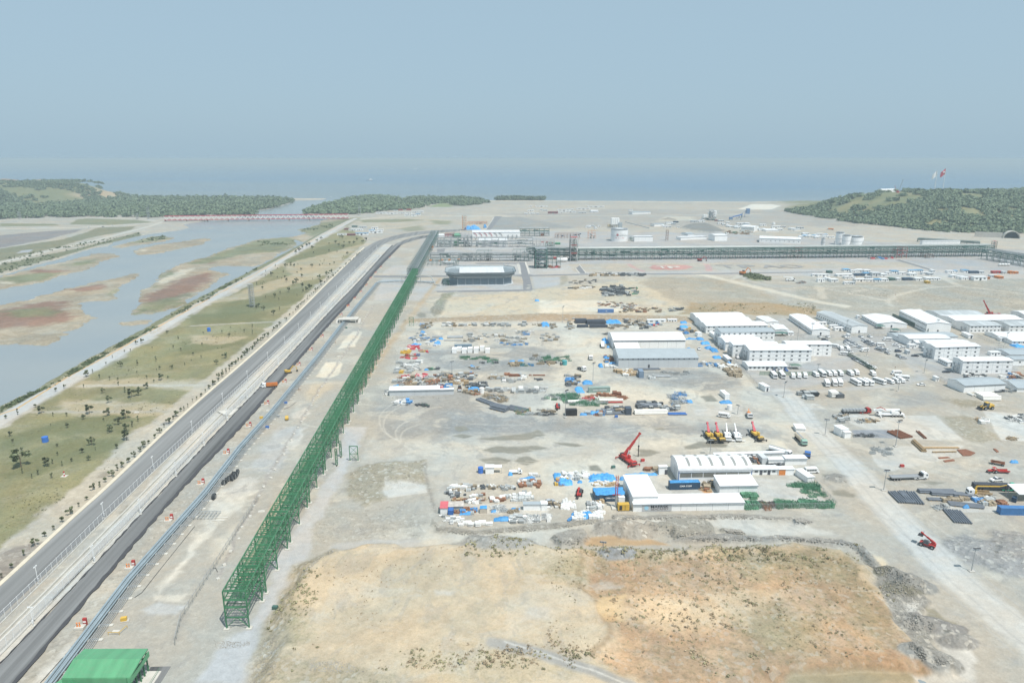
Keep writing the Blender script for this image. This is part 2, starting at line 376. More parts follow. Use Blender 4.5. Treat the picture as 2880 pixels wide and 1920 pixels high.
# strip between pipeline and green rack
paint('g2',[(1330,830),(1870,180),(2130,0),(1800,0),(1500,560),(1290,800)],(.50,.47,.41),1.2,3,(.5,0,.2,0),cvar=.16)
paint('k1',[(600,1560),(760,1330),(1010,1340),(930,1568)],(.47,.445,.40),1,3,(.4,0,.2,0),cvar=.16)
paint('k1',[(880,1180),(1010,1120),(1080,1180),(1000,1260),(870,1230)],(.49,.45,.39),1,3,(.4,0,.2,0),cvar=.16)
paint('g2',[(1260,850),(1540,840),(1500,905),(1270,890)],(.52,.48,.41),1,2,(.3,0,.2,0),cvar=.16)
paint('k1',[(1130,780),(1240,620),(1430,620),(1380,760),(1280,800)],(.56,.50,.40),.8,1.2,(.2,0,.1,0))
paint('k1',[(1360,480),(1530,280),(1640,280),(1560,450)],(.56,.51,.42),.8,1.2,(.2,0,.1,0))
paint('k1',[(1000,990),(1100,830),(1330,860),(1100,1100)],(.42,.37,.29),2,3,(.5,0,.2,0))
paint('k2',[(400,470),(700,0),(1000,0),(880,180),(700,500)],(.38,.365,.34),2,4,(.9,0,.2,0))
paint('k2',[(130,730),(300,560),(500,560),(450,700),(200,800)],(.45,.43,.39),2,3,(.9,0,.2,0))
stroke('d',[(1010,640),(850,850),(700,1075),(640,1160),(560,1330)],5,(.40,.325,.235),2,2)
paint('k2',[(1450,0),(1700,0),(1560,260),(1430,560),(1180,980),(960,1568),(620,1568),(1100,800),(1330,480)],(.42,.41,.40),1.5,2,(.1,0,.15,0))
paint('k3',[(1000,0),(800,520),(560,900),(430,1150),(290,1568),(-150,1568),(100,1150),(300,1080),(560,540),(700,300)],(.41,.40,.39),1.5,2,(.1,0,.15,0))
paint('k2',[(0,1250),(120,1200),(300,1050),(230,1300),(100,1400),(0,1500)],(.47,.43,.36),2,2,(.7,0,.2,0))
paint('g2',[(1130,980),(1300,910),(1520,940),(1400,1010),(1180,1020)],(.40,.40,.39),1,2,(0,0,.3,0))
stroke('d',[(500,1320),(560,1200),(640,1050),(730,900),(800,800),(860,700)],1.2,(.33,.30,.27),.8,1.5,(.1,0,1,0))
# rough verge right of the green rack
paint('k2',[(1480,520),(1700,420),(2352,380),(2352,620),(1900,570),(1880,790),(1700,860),(1480,780)],(.31,.275,.21),2,4,(.2,.25,1,0),dh=.5)
paint('k2',[(1200,900),(2300,900),(2352,1250),(1500,1330),(1150,1280)],(.345,.32,.275),3,5,(.7,.05,.7,0))
stroke('k2',[(1350,1330),(1700,1290),(2400,1270)],5,(.36,.355,.34),1.5,1.5,(.2,0,.1,0))
# foreground berm, lane and mounds behind the tan plateau
paint('w1',[(0,960),(250,1010),(560,1010),(1300,950),(2352,900),(2352,1010),(1700,960),(1400,1080),(1300,1150),(0,1140)],(.44,.42,.37),3,3,(.7,0,.2,0))
stroke('w1',[(190,780),(100,560),(60,250)],1.2,(.27,.25,.22),1,1,(0,.1,1,0))
paint('w1',[(140,860),(200,940),(600,1000),(2000,860),(2010,900),(1350,990),(600,1040),(230,1010),(120,930)],(.29,.265,.22),1,1.5,(0,.1,1,0),dh=.7)
paint('w2',[(0,1065),(1300,1055),(1900,1085),(1900,1110),(1300,1090),(0,1105)],(.28,.26,.23),.8,1.5,(0,.1,1,0),dh=.6)
paint('w2',[(0,1100),(1300,1100),(1900,1130),(2352,1270),(1700,1280),(1100,1180),(0,1180)],(.46,.44,.395),2,3,(.6,0,.2,0))
paint('w2',[(330,1180),(560,1140),(850,1130),(1050,1200),(1050,1290),(700,1320),(600,1230),(330,1220)],(.275,.26,.225),1,2,(0,.2,1,0),dh=2.2)
paint('w2',[(1130,1220),(1330,1220),(1380,1260),(1180,1265)],(.31,.28,.23),.8,2,(0,.05,1,0),dh=1.2)
paint('w2',[(600,1340),(900,1290),(1700,1290),(2000,1330),(2350,1330),(2500,1400),(2300,1390),(1700,1340),(900,1360)],(.23,.225,.215),1,2,(0,.1,1,0),dh=1.6)
paint('w2',[(-300,1290),(0,1265),(250,1270),(520,1340),(600,1370),(0,1380),(-320,1350)],(.37,.26,.155),1,2,(0,0,.1,.4))
paint('w1',[(1430,1080),(1620,1020),(1830,1010),(1880,1080),(1800,1150),(1560,1170)],(.29,.275,.25),.8,1.5,(0,.2,1,0),dh=2.)
paint('w2',[(1880,1115),(1980,1100),(2080,1140),(2000,1170),(1900,1160)],(.27,.26,.25),.7,1.5,(0,0,1,0),dh=1.2)
# tan plateau
PL = [(700,1290),(760,1262),(900,1250),(1180,1243),(1330,1262),(1600,1258),(1830,1250),(1930,1262),(1990,1300),(2030,1370),(2080,1430),(2130,1490),(2160,1528),(1980,1546),(1810,1543),(1640,1556),(1500,1578),
(1400,1700),(640,1700),(600,1600),(640,1460),(660,1380)]
paint('d',PL,(.47,.385,.275),3.5,3,(.5,.22,.25,0),dh=lambda m:3.2*m,z=2.,cvar=.2,big=2)
paint('d',[(1335,1268),(1600,1262),(1850,1255),(1950,1275),(2020,1370),(2120,1500),(2150,1600),(1900,1560),(1640,1565),(1500,1580),(1400,1500),(1410,1430),(1385,1380),(1330,1330)],(.38,.262,.165),3,4,(.3,.6,.45,0),z=3.,cvar=.34,big=6,dh=lambda m:-1.3*m)
stroke('d',[(1335,1270),(1322,1330),(1350,1360),(1392,1390),(1400,1450),(1370,1500)],1.6,(.28,.20,.125),1,2.5,z=3.,a=.8)
paint('d',[(1385,1370),(1440,1365),(1430,1400),(1445,1425),(1400,1440),(1380,1410)],(.50,.36,.20),.8,2,(.1,0,.1,.3),z=2.)
for pl in ([(1345,1335),(1390,1325),(1440,1340),(1380,1350)],[(1220,1400),(1260,1395),(1255,1425),(1200,1430)],[(1000,1355),(1050,1360),(1040,1370),(1000,1368)],[(1290,1310),(1330,1320),(1345,1335),(1300,1325)]): paint('d',pl,(.46,.42,.36),1,2,(.2,0,.5,0),z=3.,a=.8)
for pl in ([(1480,1370),(1800,1355),(1780,1420),(1500,1430)],[(1690,1410),(1830,1410),(1850,1450),(1700,1450)],[(1390,1370),(1500,1360),(1620,1380),(1420,1410)]):
 paint('d',pl,(.55,.44,.30),4,6,(.3,.1,.2,0),z=3.,a=.6,big=5,cvar=.2)
for pl in ([(1350,1290),(1550,1290),(1450,1330),(1360,1340)],[(1400,1420),(1650,1430),(1800,1470),(1420,1460)],[(1500,1530),(2100,1480),(2140,1540),(1850,1560),(1480,1550)]):
 paint('d',pl,(.35,.215,.125),4,6,(.2,.4,.4,0),z=3.,a=.6,big=5,cvar=.3)
for pl in ([(1640,1262),(1950,1262),(2010,1350),(1900,1330),(1700,1310)],[(1950,1330),(2060,1440),(2010,1470),(1940,1390)],[(1700,1390),(1900,1400),(1850,1480),(1700,1460)],
[(1340,1255),(1500,1255),(1480,1275),(1350,1280)],[(640,1400),(700,1370),(690,1480),(630,1480)],[(1250,1270),(1330,1300),(1320,1330),(1230,1310)]):
 paint('d',pl,(.26,.23,.145),5,7,(.1,1.,.5,0),z=3.,a=.6,big=6,cvar=.3)
paint('d',[(680,1290),(770,1260),(730,1310),(670,1390),(640,1480),(600,1600),(560,1600),(610,1450),(640,1370)],(.35,.30,.22),2,3,(.1,.35,1,0),z=1.,cvar=.15)
paint('d',[(600,1500),(700,1530),(900,1560),(900,1640),(580,1640)],(.37,.31,.22),2,3,(.1,.6,.6,0),z=1.,cvar=.15,a=.8)
paint('d',[(950,1500),(1110,1480),(1400,1540),(1100,1600),(930,1550)],(.45,.37,.25),3,3,(.4,.4,.3,0),z=2.,a=.6)
stroke('d',[(1130,1484),(1200,1497),(1290,1525),(1370,1552),(1450,1585)],4.2,(.31,.295,.27),1,.8,(.1,0,.2,0),z=2.)
stroke('d',[(1160,1482),(1220,1500),(1300,1527),(1375,1553),(1450,1583)],.5,(.50,.48,.44),.4,.5,None,z=2.)
# rocky toe at the right, silt flats, brown pool at the bottom
paint('k4',[(700,290),(900,340),(1080,560),(1250,640),(1400,680),(1420,780),(1500,850),(1350,1000),(1540,1080),(1480,1200),(1700,1400),(1760,1480),(1500,1480),(1380,1290),(1100,960),(960,560),(860,390)],(.235,.23,.215),1,2,(.05,.2,1,0),dh=1.3)
paint('k4',[(1250,880),(1420,850),(1340,950),(1500,1000),(1580,1080),(1760,1100),(1780,1180),(1900,1350),(1900,1568),(1780,1568),(1640,1300),(1540,1200),(1500,1100),(1250,940)],(.48,.47,.44),1,1.5,(.3,0,.1,0))
paint('k4',[(1440,890),(1540,890),(1620,980),(1720,1010),(1740,1085),(1650,1085),(1560,1010),(1480,990)],(.255,.235,.18),.5,1,(0,0,.1,.8))
heap('k4',1470,1040,5,2.2); heap('k4',1710,1180,4.5,2.,(.24,.235,.225)); heap('k4',1350,1330,4,1.4,(.24,.25,.25)); heap('k4',1590,1400,5,1.6,(.25,.25,.24))
heap('k4',1110,600,4,2,(.17,.165,.13)); heap('k4',1240,740,5,2,(.17,.165,.13)); heap('k4',1310,690,6,2.2,(.22,.225,.22)); heap('k4',2250,390,16,2.2,(.27,.26,.25))
heap('w1',860,1160,9,2.4,(.31,.29,.26),1.8); heap('d',2190,1445,3,1)
heap('w2',60,1205,7,2,(.29,.275,.25)); heap('w2',230,1230,6,1.8,(.32,.29,.25)); heap('r1',290,800,5,1.2,(.25,.24,.22)); heap('w2',60,1515,5,2,(.26,.26,.26))
paint('k4',[(160,1568),(200,1470),(500,1440),(900,1435),(1300,1470),(1400,1568)],(.30,.245,.155),1,1.5,(0,0,.05,.7),z=.3,dh=-.1)
paint('k4',[(1350,1568),(1300,1500),(1700,1480),(1900,1568)],(.46,.43,.38),1,1.5,(.3,0,.1,0))
paint('k4',[(950,400),(1040,410),(1150,560),(1050,560),(980,470)],(.52,.44,.32),1,1.5,(.3,0,.1,0))
# haul roads
RD = (.44,.435,.415)
stroke('d',[(1800,900),(1870,990),(1960,1080),(2050,1180),(2200,1330),(2400,1500)],13,(.455,.445,.415),2.,1.5,(.15,0,.05,0))
stroke('d',[(1640,850),(1700,860),(1760,920),(1830,1000),(1900,1070)],9,(.45,.425,.37),2,1.5,(.3,0,.1,0))
stroke('d',[(1760,905),(2000,890),(2120,870),(2090,830),(2000,790)],6,(.36,.35,.33),1.5,1.5,(.3,0,.1,0))
for dx in (-24,-9,14,28):
 stroke('d',[(1800+dx,900),(1870+dx,990),(1960+dx*1.3,1080),(2050+dx*1.6,1180),(2200+dx*2.2,1330),(2400+dx*3,1500)],.5,(.36,.355,.34),.35,.5,None,a=.8)
stroke('p3',[(0,1170),(600,1300),(1000,1400),(1700,1568),(2300,1700),(2700,1770)],12,(.50,.465,.39),3,3,(.2,0,.1,0))
stroke('p3',[(600,1300),(830,1190),(900,1160)],6,(.46,.43,.37),2,2); stroke('p3',[(830,1200),(900,1290),(1200,1360),(1700,1480)],5,(.42,.39,.34),2,2)
stroke('p3',[(2250,1400),(2300,1568),(2320,1620)],8,(.46,.43,.37),2,2)
stroke('p4',[(100,290),(800,430),(850,487)],6,(.46,.43,.37),2,2); stroke('p4',[(800,430),(880,370),(1250,280),(1600,260),(2352,350)],6,(.46,.43,.37),2,2)
stroke('p4',[(1420,170),(1600,250)],8,(.46,.43,.37),2,2); stroke('p4',[(0,270),(700,255),(1300,255)],7,(.42,.40,.35),3,3); stroke('p4',[(400,325),(640,290)],4,(.45,.42,.36),2,2)
stroke('p4',[(820,150),(1500,150)],6,(.45,.43,.38),2,2)
stroke('f1',[(0,235),(2352,228),(3400,222),(4600,205)],9,(.50,.48,.42),2,2); stroke('b',[(960,640),(1300,615),(2352,615)],9,(.50,.48,.42),2,2)
stroke('f1',[(1300,215),(2352,212),(3000,212)],8,(.24,.24,.24),2,2)
stroke('f1',[(0,620),(600,680),(2352,670)],5,(.45,.44,.42),1,1)
# tyre marks
rs = random.Random(5)
for i in range(120):
 x = rs.uniform(960,1900); y = rs.uniform(930,1060) if i % 2 else rs.uniform(760,900); a = rs.uniform(-.5,.35); L = rs.uniform(40,260); c = rs.choice(((.28,.275,.26),(.50,.47,.41),(.33,.32,.30)))
 k = rs.uniform(-.3,.3); pts = [(x+L*t,y+L*t*a*.35+L*k*(t*t)*.3)for t in(0,.25,.5,.75,1)]
 stroke('d',pts,.6,c,.5,.7,None,a=.55)
for r in (60,70,95,104): stroke('d',[(985+r*cos(t)*1.1,1060-r*.9+r*.55*sin(t))for t in np.linspace(1.4,4.4,12)],.7,(.50,.48,.43),.5,.5,None,a=.6)
for i in range(46):
 x = rs.uniform(1950,2330); y = rs.uniform(930,1500); L = rs.uniform(30,160); a = rs.uniform(.0,.9)
 stroke('d',[(x+L*t,y+L*t*a)for t in(0,.5,1)],.5,rs.choice(((.35,.34,.32),(.52,.49,.43))),.45,.8,None,a=.5)
# left side: dike, park, verge
PARK = [(0,985),(50,952),(100,922),(180,880),(245,842),(380,760),(420,738),(590,643),(675,590),(745,548),(800,520),(843,555),(813,580),(763,625),(713,668),(638,735),(588,775),(525,827),(462,877),
(410,925),(350,972),(295,1005),(237,1062),(169,1127),(112,1175),(56,1225),(0,1268),(-200,1420),(-200,1080)]
paint('d',PARK,(.225,.21,.115),2,3,(.15,.7,.1,0),cvar=.2,big=4)
for pl in ([(0,1010),(200,940),(330,960),(300,1000),(120,1000),(0,1040)],[(520,700),(690,660),(700,690),(500,735)],[(430,720),(620,715),(600,740),(440,745)],[(250,830),(480,770),(560,790),(300,840)],
[(0,1060),(150,1010),(330,1010),(150,1080),(0,1100)],[(640,600),(760,560),(820,560),(700,610)]):
 paint('d',pl,(.145,.15,.075),5,5,(0,.8,.1,0),a=.8,big=6)
for pl in ([(190,870),(560,872),(520,895),(180,890)],[(130,920),(420,930),(400,960),(130,950)],[(590,655),(790,590),(800,620),(650,660),(560,690),(470,700)],[(640,610),(840,560),(800,585),(680,640)],
[(430,770),(560,775),(520,790),(430,790)]):
 paint('d',pl,(.38,.32,.215),3,5,(.5,.35,.2,0),a=.85,big=6)
for pl in ([(0,1180),(150,1100),(200,1060),(110,1150),(0,1240)],[(300,800),(420,790),(400,830),(280,840)],[(60,960),(180,945),(170,960),(50,985)]):
 paint('d',pl,(.26,.235,.12),4,5,(.1,.6,.1,0),a=.7,big=5)
stroke('d',[(440,748),(640,738),(700,700)],3,(.40,.37,.32),1,1); stroke('d',[(190,885),(540,885)],4,(.42,.39,.33),1.5,2); stroke('d',[(80,945),(400,945),(420,935)],4,(.36,.33,.27),1.5,2)
VERGE = [(845,553),(813,580),(763,625),(713,668),(638,735),(588,775),(525,827),(462,877),(410,925),(350,972),(295,1005),(237,1062),(169,1127),(112,1175),(56,1225),(0,1268),(-200,1420),(-200,1520),
(0,1349),(180,1180),(242,1127),(425,950),(588,810),(670,735),(763,640),(838,568),(863,555)]
paint('d',VERGE,(.40,.365,.30),1.5,2.5,(.5,.08,.4,0),cvar=.1)
paint('d',[(-100,1300),(0,1270),(60,1250),(110,1240),(0,1340),(-100,1420)],(.235,.21,.185),1.5,2,(.2,0,.6,0))
for pl in ([(272,1178),(290,1160),(315,1160),(305,1178),(280,1183)],[(448,1030),(470,1018),(480,1022),(462,1034)]): paint('d',pl,(.24,.215,.17),.6,1,(0,0,.1,.6))
paint('g1',[(890,1450),(940,1395),(1010,1380),(1020,1410),(960,1450)],(.26,.235,.19),.6,1,(0,0,.1,.6)); paint('g1',[(1460,970),(1500,935),(1600,930),(1570,965)],(.25,.24,.22),.6,1,(0,0,.1,.6))
# land between the roads
paint('d',[(329,1127),(0,1459),(-200,1660),(-200,1730),(0,1529),(374,1127),(602,885),(771,702),(863,608),(913,563),(883,560),(798,640),(740,702),(490,946)],(.46,.445,.41),1,1,(.3,0,.2,0))
paint('d',[(37,1568),(197,1380),(412,1127),(509,1029),(588,931),(686,827),(798,702),(755,735),(858,623),(900,580),(870,648),(810,725),(625,950),(475,1133),(309,1313),(124,1568),(0,1720),(-100,1700)],(.345,.32,.275),1,1.5,(.6,.05,.6,0))
paint('g2',[(330,1568),(250,1568),(620,1200),(560,1300)],(.5,.48,.44),1,2,(.2,0,.5,0))
# ---------------- river, dike, left bank
LIM = np.interp(GX,[-1700,-1000,-620,-600,-540,-520,0,600,1000,1800],[2400,2400,2395,2200,2200,2330,2290,2230,2157,2100]) + WC*14 + WA*4
sh = sst((LIM-GY)/30); bs = sst((GY-LIM+75+WD*25)/20)
CO[:] = CO*(1-bs[...,None]) + np.array((.52,.46,.36))*bs[...,None]; MT[:] = MT*(1-bs[...,None]) + np.array((.3,0,.1,0))*bs[...,None]
paint('a',[(0,630),(700,620),(1480,630),(1500,680),(1270,740),(700,1100),(0,1300),(-600,1400),(-600,630)],(.36,.335,.285),4,6,(.5,.15,.2,0),big=6)
paint('a',[(-300,790),(0,790),(400,755),(740,735),(700,760),(420,830),(150,880),(-300,960)],(.21,.195,.19),3,4,(.1,0,.1,0),big=4)
paint('a',[(-300,955),(150,890),(560,830),(800,760),(900,720),(1250,708),(1200,740),(800,820),(500,905),(0,1025),(-300,1090)],(.19,.185,.12),3,4,(.1,.7,.2,0))
paint('a',[(180,930),(300,920),(280,945),(160,955)],(.33,.34,.36),2,3,(0,0,0,.6))
paint('a',[(640,690),(700,645),(820,635),(1250,650),(1400,670),(1000,695)],(.20,.20,.12),4,5,(.1,.7,.2,0))
paint('a',[(0,680),(500,685),(550,700),(0,710)],(.20,.20,.12),4,4,(.1,.6,.2,0))
paint('a',[(-300,1130),(0,1062),(820,885),(1270,762),(1300,790),(1050,850),(870,890),(560,985),(0,1130),(-300,1210)],(.16,.165,.10),3,4,(0,.8,.3,0))
stroke('a',[(-300,1120),(0,1045),(400,945),(820,850),(1270,735),(1400,700),(1480,668)],9,(.45,.43,.38),2,1.5,(.1,0,.1,0))
stroke('a',[(0,730),(700,720),(1430,680)],16,(.45,.43,.38),3,3,(.1,0,.1,0)); stroke('a',[(-100,655),(400,635),(900,626),(1330,640),(1440,660)],12,(.42,.40,.36),3,3)
RIV = [(-250,700),(0,633),(82,608),(140,593),(217,568),(250,565),(262,555),(325,540),(375,533),(415,528),(437,522),(422,515),(455,509),(490,506),(525,505),(588,484),(625,478),(663,468),(678,461),(740,459),
(764,452),(800,452),(813,455),(795,460),(720,478),(690,490),(760,500),(812,503),(733,543),(670,579),(588,619),(500,666),(425,705),(370,735),(300,782),(200,835),(160,860),(100,895),(0,945),(-250,1080)]
paint('d',RIV,(.30,.27,.2),3,2,(0,0,.1,.5),dh=-3.2)
ISL = [('d',[(588,550),(550,563),(520,570),(480,588),(412,605),(390,615),(362,635),(350,653),(327,665),(325,693),(302,718),(350,720),(400,710),(425,693),(450,670),(475,663),(500,643),(530,629),(475,618),(500,610),(590,610),(628,592),(680,562),(672,543)]),
('d',[(668,545),(703,536),(688,527),(735,515),(738,505),(830,498),(800,516),(720,546),(692,556)]),
('a',[(1020,890),(1180,850),(1400,800),(1520,795),(1620,815),(1500,845),(1250,880),(1100,905)]),('a',[(1230,930),(1400,880),(1650,850),(1900,810),(1940,830),(1850,870),(1600,920),(1400,960),(1270,965)]),
('a',[(-400,1280),(0,1170),(200,1110),(450,1060),(700,1000),(900,950),(1060,955),(1090,985),(950,1020),(800,1100),(560,1160),(380,1220),(100,1260),(-400,1370)]),
('d',[(-200,705),(0,700),(50,690),(125,670),(225,645),(320,625),(317,638),(287,650),(270,668),(262,688),(200,692),(178,694),(190,705),(215,730),(190,750),(160,760),(150,770),(112,795),(68,790),(-200,792)]),
('d',[(258,742),(300,733),(370,733),(330,740),(270,745)])]
for f,pl in ISL: paint(f,pl,(.31,.265,.20),4.5,7,(.35,.35,.3,0),dh=.35,cvar=.28,big=5)
for f,pl in (('a',[(1640,1200),(1900,1130),(2000,1170),(1900,1230),(1750,1300),(1600,1360),(1400,1420),(1330,1420),(1370,1340),(1600,1240)]),('a',[(580,1300),(900,1240),(1020,1240),(950,1280),(750,1320)]),
('a',[(-100,1500),(50,1470),(300,1410),(560,1400),(650,1480),(680,1560),(450,1630),(0,1640),(-100,1640)]),('a',[(200,1115),(300,1105),(650,1110),(560,1130),(300,1140)]),('a',[(1780,1045),(1980,1040),(1900,1060)])):
 paint(f,pl,(.215,.13,.10),6,9,(.05,.25,.1,0),cvar=.25,big=8,a=.92)
for f,pl in (('d',[(592,552),(660,545),(690,553),(640,580),(560,585),(470,605),(420,608),(480,590),(540,570)]),('a',[(1330,1430),(1700,1330),(1560,1480),(1320,1500)]),('a',[(1020,1290),(1060,1290),(1040,1340),(1000,1340)]),
('a',[(600,1060),(850,1010),(860,1050),(620,1080)]),('a',[(0,1180),(400,1130),(560,1140),(370,1210),(50,1240)]),('a',[(1150,870),(1400,805),(1500,800),(1560,825),(1300,860)]),('a',[(1480,1160),(1560,1120),(1650,1150),(1500,1190)]),
('d',[(690,530),(740,512),(830,500),(790,520),(720,543)]),('a',[(50,1480),(400,1450),(600,1480),(500,1530),(100,1540)]),('a',[(1400,1255),(1480,1250),(1450,1275)])):
 paint(f,pl,(.16,.18,.10),8,10,(0,.9,.1,0),cvar=.3,big=8,a=.8)
for f,pl in (('a',[(0,1225),(130,1215),(140,1235),(0,1240)]),('a',[(1280,930),(1350,920),(1340,940)]),('a',[(1650,1110),(1800,1090),(1700,1150),(1500,1240),(1420,1220),(1580,1150)]),('a',[(150,1370),(370,1340),(300,1390)])):
 paint(f,pl,(.50,.45,.36),3,5,(.2,.1,.1,0),a=.8)
# dike: stone slope, then promenade
stroke('d',[(-150,1024),(0,938),(100,890),(200,830),(300,776),(372,735),(425,703),(500,664),(588,618),(670,575),(733,540),(815,500)],9,(.175,.175,.095),1.5,1.8,(.1,.9,.6,0),dh=-.3)
stroke('a',[(1300,790),(1400,740),(1700,720),(2352,725)],2.5,(.42,.38,.28),1,1,dh=-.4)
DIKE = [(-150,1038),(0,950),(160,862),(240,818),(375,741),(390,733),(500,671),(588,626),(670,578),(733,540),(795,508),(815,500),(822,502),(800,514),(738,550),(675,586),(588,637),(410,737),(375,760),(235,843),(175,877),(100,920),(50,949),(0,980),(-150,1072)]
paint('d',DIKE,(.43,.42,.40),.8,.5,(.1,0,.1,0),dh=.1)
stroke('d',[(-150,1040),(0,952),(40,938),(155,866),(240,821),(375,744),(500,675),(588,629),(670,580),(733,543),(795,511)],1.1,(.52,.31,.10),.3,.3,(0,0,0,0),cvar=.02)
# hills and shore heights
HH = hill(GX,GY); k = sst((HH-1)/5)
hc = np.ones(GX.shape+(3,))*np.array((.17,.18,.09))
dry = sst((fbm(GX,GY,110,60,4)+.05)*3.)[...,None]*np.where(GX<0,.9,.75)[...,None]; hc = hc*(1-dry) + np.array((.27,.245,.13))*dry
CO[:] = CO*(1-k[...,None]) + hc*k[...,None]; MT[:] = MT*(1-k[...,None]) + np.array((.1,.7,.2,0))*k[...,None]
cl = sst((GX+1420)/60)*sst((-1240-GX)/40)*sst((GY-2150)/60)*k
CO[:] = CO*(1-cl[...,None]) + np.array((.42,.33,.22))*cl[...,None]
HT += HH
HT = HT*sh - 5*(1-sh)
HT += N3*.10*MT[...,2] + N2*.35*MT[...,2]*(MT[...,2]>.5)*sst((MT[...,2]-.5)*3)
EM = sst((.0-np.abs(U)+3.2)/.5)[None,:]
V = np.stack([GX,GY,HT],-1).reshape(-1,3)
idx = np.arange(NR*NC,dtype=np.int32).reshape(NR,NC)
Fq = np.stack([idx[:-1,:-1],idx[:-1,1:],idx[1:,1:],idx[1:,:-1]],-1).reshape(-1,4)
def ground_mat():
 m = bpy.data.materials.new('ground_soil'); m.use_nodes = True; t = m.node_tree; b = t.nodes['Principled BSDF']
 L = t.links.new
 ac = nnode(t,'ShaderNodeAttribute',attribute_name='Col'); am = nnode(t,'ShaderNodeAttribute',attribute_name='Mat')
 sp = nnode(t,'ShaderNodeSeparateColor'); L(am.outputs['Color'],sp.inputs[0])
 ge = nnode(t,'ShaderNodeNewGeometry')
 def noise(sc,det=6,ro=.6,st=(1,1,1),dist=0.):
  mp = nnode(t,'ShaderNodeMapping'); mp.inputs['Scale'].default_value = st; L(ge.outputs['Position'],mp.inputs[0])
  n = nnode(t,'ShaderNodeTexNoise'); n.inputs['Scale'].default_value = sc; n.inputs['Detail'].default_value = det; n.inputs['Roughness'].default_value = ro; n.inputs['Distortion'].default_value = dist
  L(mp.outputs[0],n.inputs['Vector']); return n.outputs['Fac']
 def rng(v,a,b_,c=0.,d=1.):
  r = nnode(t,'ShaderNodeMapRange'); r.inputs['From Min'].default_value = a; r.inputs['From Max'].default_value = b_; r.inputs['To Min'].default_value = c; r.inputs['To Max'].default_value = d
  L(v,r.inputs['Value']); return r.outputs[0]
 def mul(a,c):
  r = nnode(t,'ShaderNodeMath',operation='MULTIPLY'); L(a,r.inputs[0])
  if isinstance(c,float): r.inputs[1].default_value = c
  else: L(c,r.inputs[1])
  return r.outputs[0]
 def mix(f,a,col):
  x = nnode(t,'ShaderNodeMix',data_type='RGBA'); L(f,x.inputs['Factor']); L(a,x.inputs['A'])
  if isinstance(col,tuple): x.inputs['B'].default_value = col + (1,)
  else: L(col,x.inputs['B'])
  return x.outputs['Result']
 nA = noise(.035,8,.62,(1,1.3,1),.6); nB = noise(.35,7,.65); nC = noise(2.2,4,.7); nD = noise(.11,7,.6,(1,.6,1),.8)
 col = ac.outputs['Color']
 col = mix(mul(rng(nA,.545,.59),mul(sp.outputs[0],.75)),col,(.50,.465,.395))       # dust
 col = mix(mul(rng(nD,.555,.605),mul(sp.outputs[0],.55)),col,(.27,.26,.245))       # damp grey
 vg = rng(nB,.50,.60); vg2 = rng(noise(.9,5,.7),.5,.62)
 veg = mix(rng(nD,.4,.6),ac.outputs['Color'],(.10,.12,.05))
 veg = mix(rng(nA,.5,.65),veg,(.19,.165,.075))
 col = mix(mul(vg,mul(sp.outputs[1],.55)),col,veg); col = mix(mul(vg2,mul(sp.outputs[1],.6)),col,(.10,.105,.05))
 rk = nnode(t,'ShaderNodeTexVoronoi'); rk.inputs['Scale'].default_value = .85; L(ge.outputs['Position'],rk.inputs['Vector'])
 rc = nnode(t,'ShaderNodeSeparateColor'); L(rk.outputs['Color'],rc.inputs[0])
 col = mix(mul(mul(rng(rc.outputs[0],.55,1.),rng(nB,.42,.6)),mul(sp.outputs[2],.7)),col,(.13,.12,.10))
 col = mix(mul(rng(rc.outputs[1],.8,.95),mul(sp.outputs[2],.55)),col,(.50,.48,.43))
 br = nnode(t,'ShaderNodeMath',operation='ADD'); L(rng(nB,.3,.7,-.11,.11),br.inputs[0]); L(rng(nC,.3,.7,.90,1.10),br.inputs[1])
 vm = nnode(t,'ShaderNodeVectorMath',operation='SCALE'); L(col,vm.inputs[0]); L(br.outputs[0],vm.inputs['Scale'])
 hu = nnode(t,'ShaderNodeMix',data_type='RGBA'); hu.inputs['A'].default_value = (1.045,1.,.945,1); hu.inputs['B'].default_value = (.93,1.,1.06,1); L(rng(noise(.022,7,.65,(1,1,1),.5),.4,.6),hu.inputs['Factor'])
 hm_ = nnode(t,'ShaderNodeMix',data_type='RGBA',blend_type='MULTIPLY'); hm_.inputs['Factor'].default_value = 1; L(vm.outputs[0],hm_.inputs['A']); L(hu.outputs['Result'],hm_.inputs['B'])
 L(hm_.outputs['Result'],b.inputs['Base Color'])
 L(rng(am.outputs['Alpha'],0,1,.95,.35),b.inputs['Roughness']); b.inputs['Specular IOR Level'].default_value = .25
 bp = nnode(t,'ShaderNodeBump'); bp.inputs['Strength'].default_value = .55; bp.inputs['Distance'].default_value = .45
 hs = nnode(t,'ShaderNodeMath',operation='MULTIPLY_ADD'); L(rk.outputs['Distance'],hs.inputs[0]); L(sp.outputs[2],hs.inputs[1]); L(nB,hs.inputs[2])
 L(hs.outputs[0],bp.inputs['Height']); L(bp.outputs[0],b.inputs['Normal'])
 return m
gme = npmesh('ground',V,Fq,ground_mat(),True)
for nm,arr in (('Col',np.concatenate([CO,np.ones((NR,NC,1))],-1)),('Mat',MT)):
 at = gme.attributes.new(nm,'FLOAT_COLOR','POINT'); at.data.foreach_set('color',np.clip(arr,0,1).astype(np.float32).ravel())
tag(link(bpy.data.objects.new('ground',gme)),kind='structure')
def gz(x,y):
 """height of the ground sheet"""
 r = min(max(int(np.searchsorted(Ys,y)),0),NR-1); c = min(max(int(np.searchsorted(U,x/max(y,1))),0),NC-1)
 return float(HT[r,c])
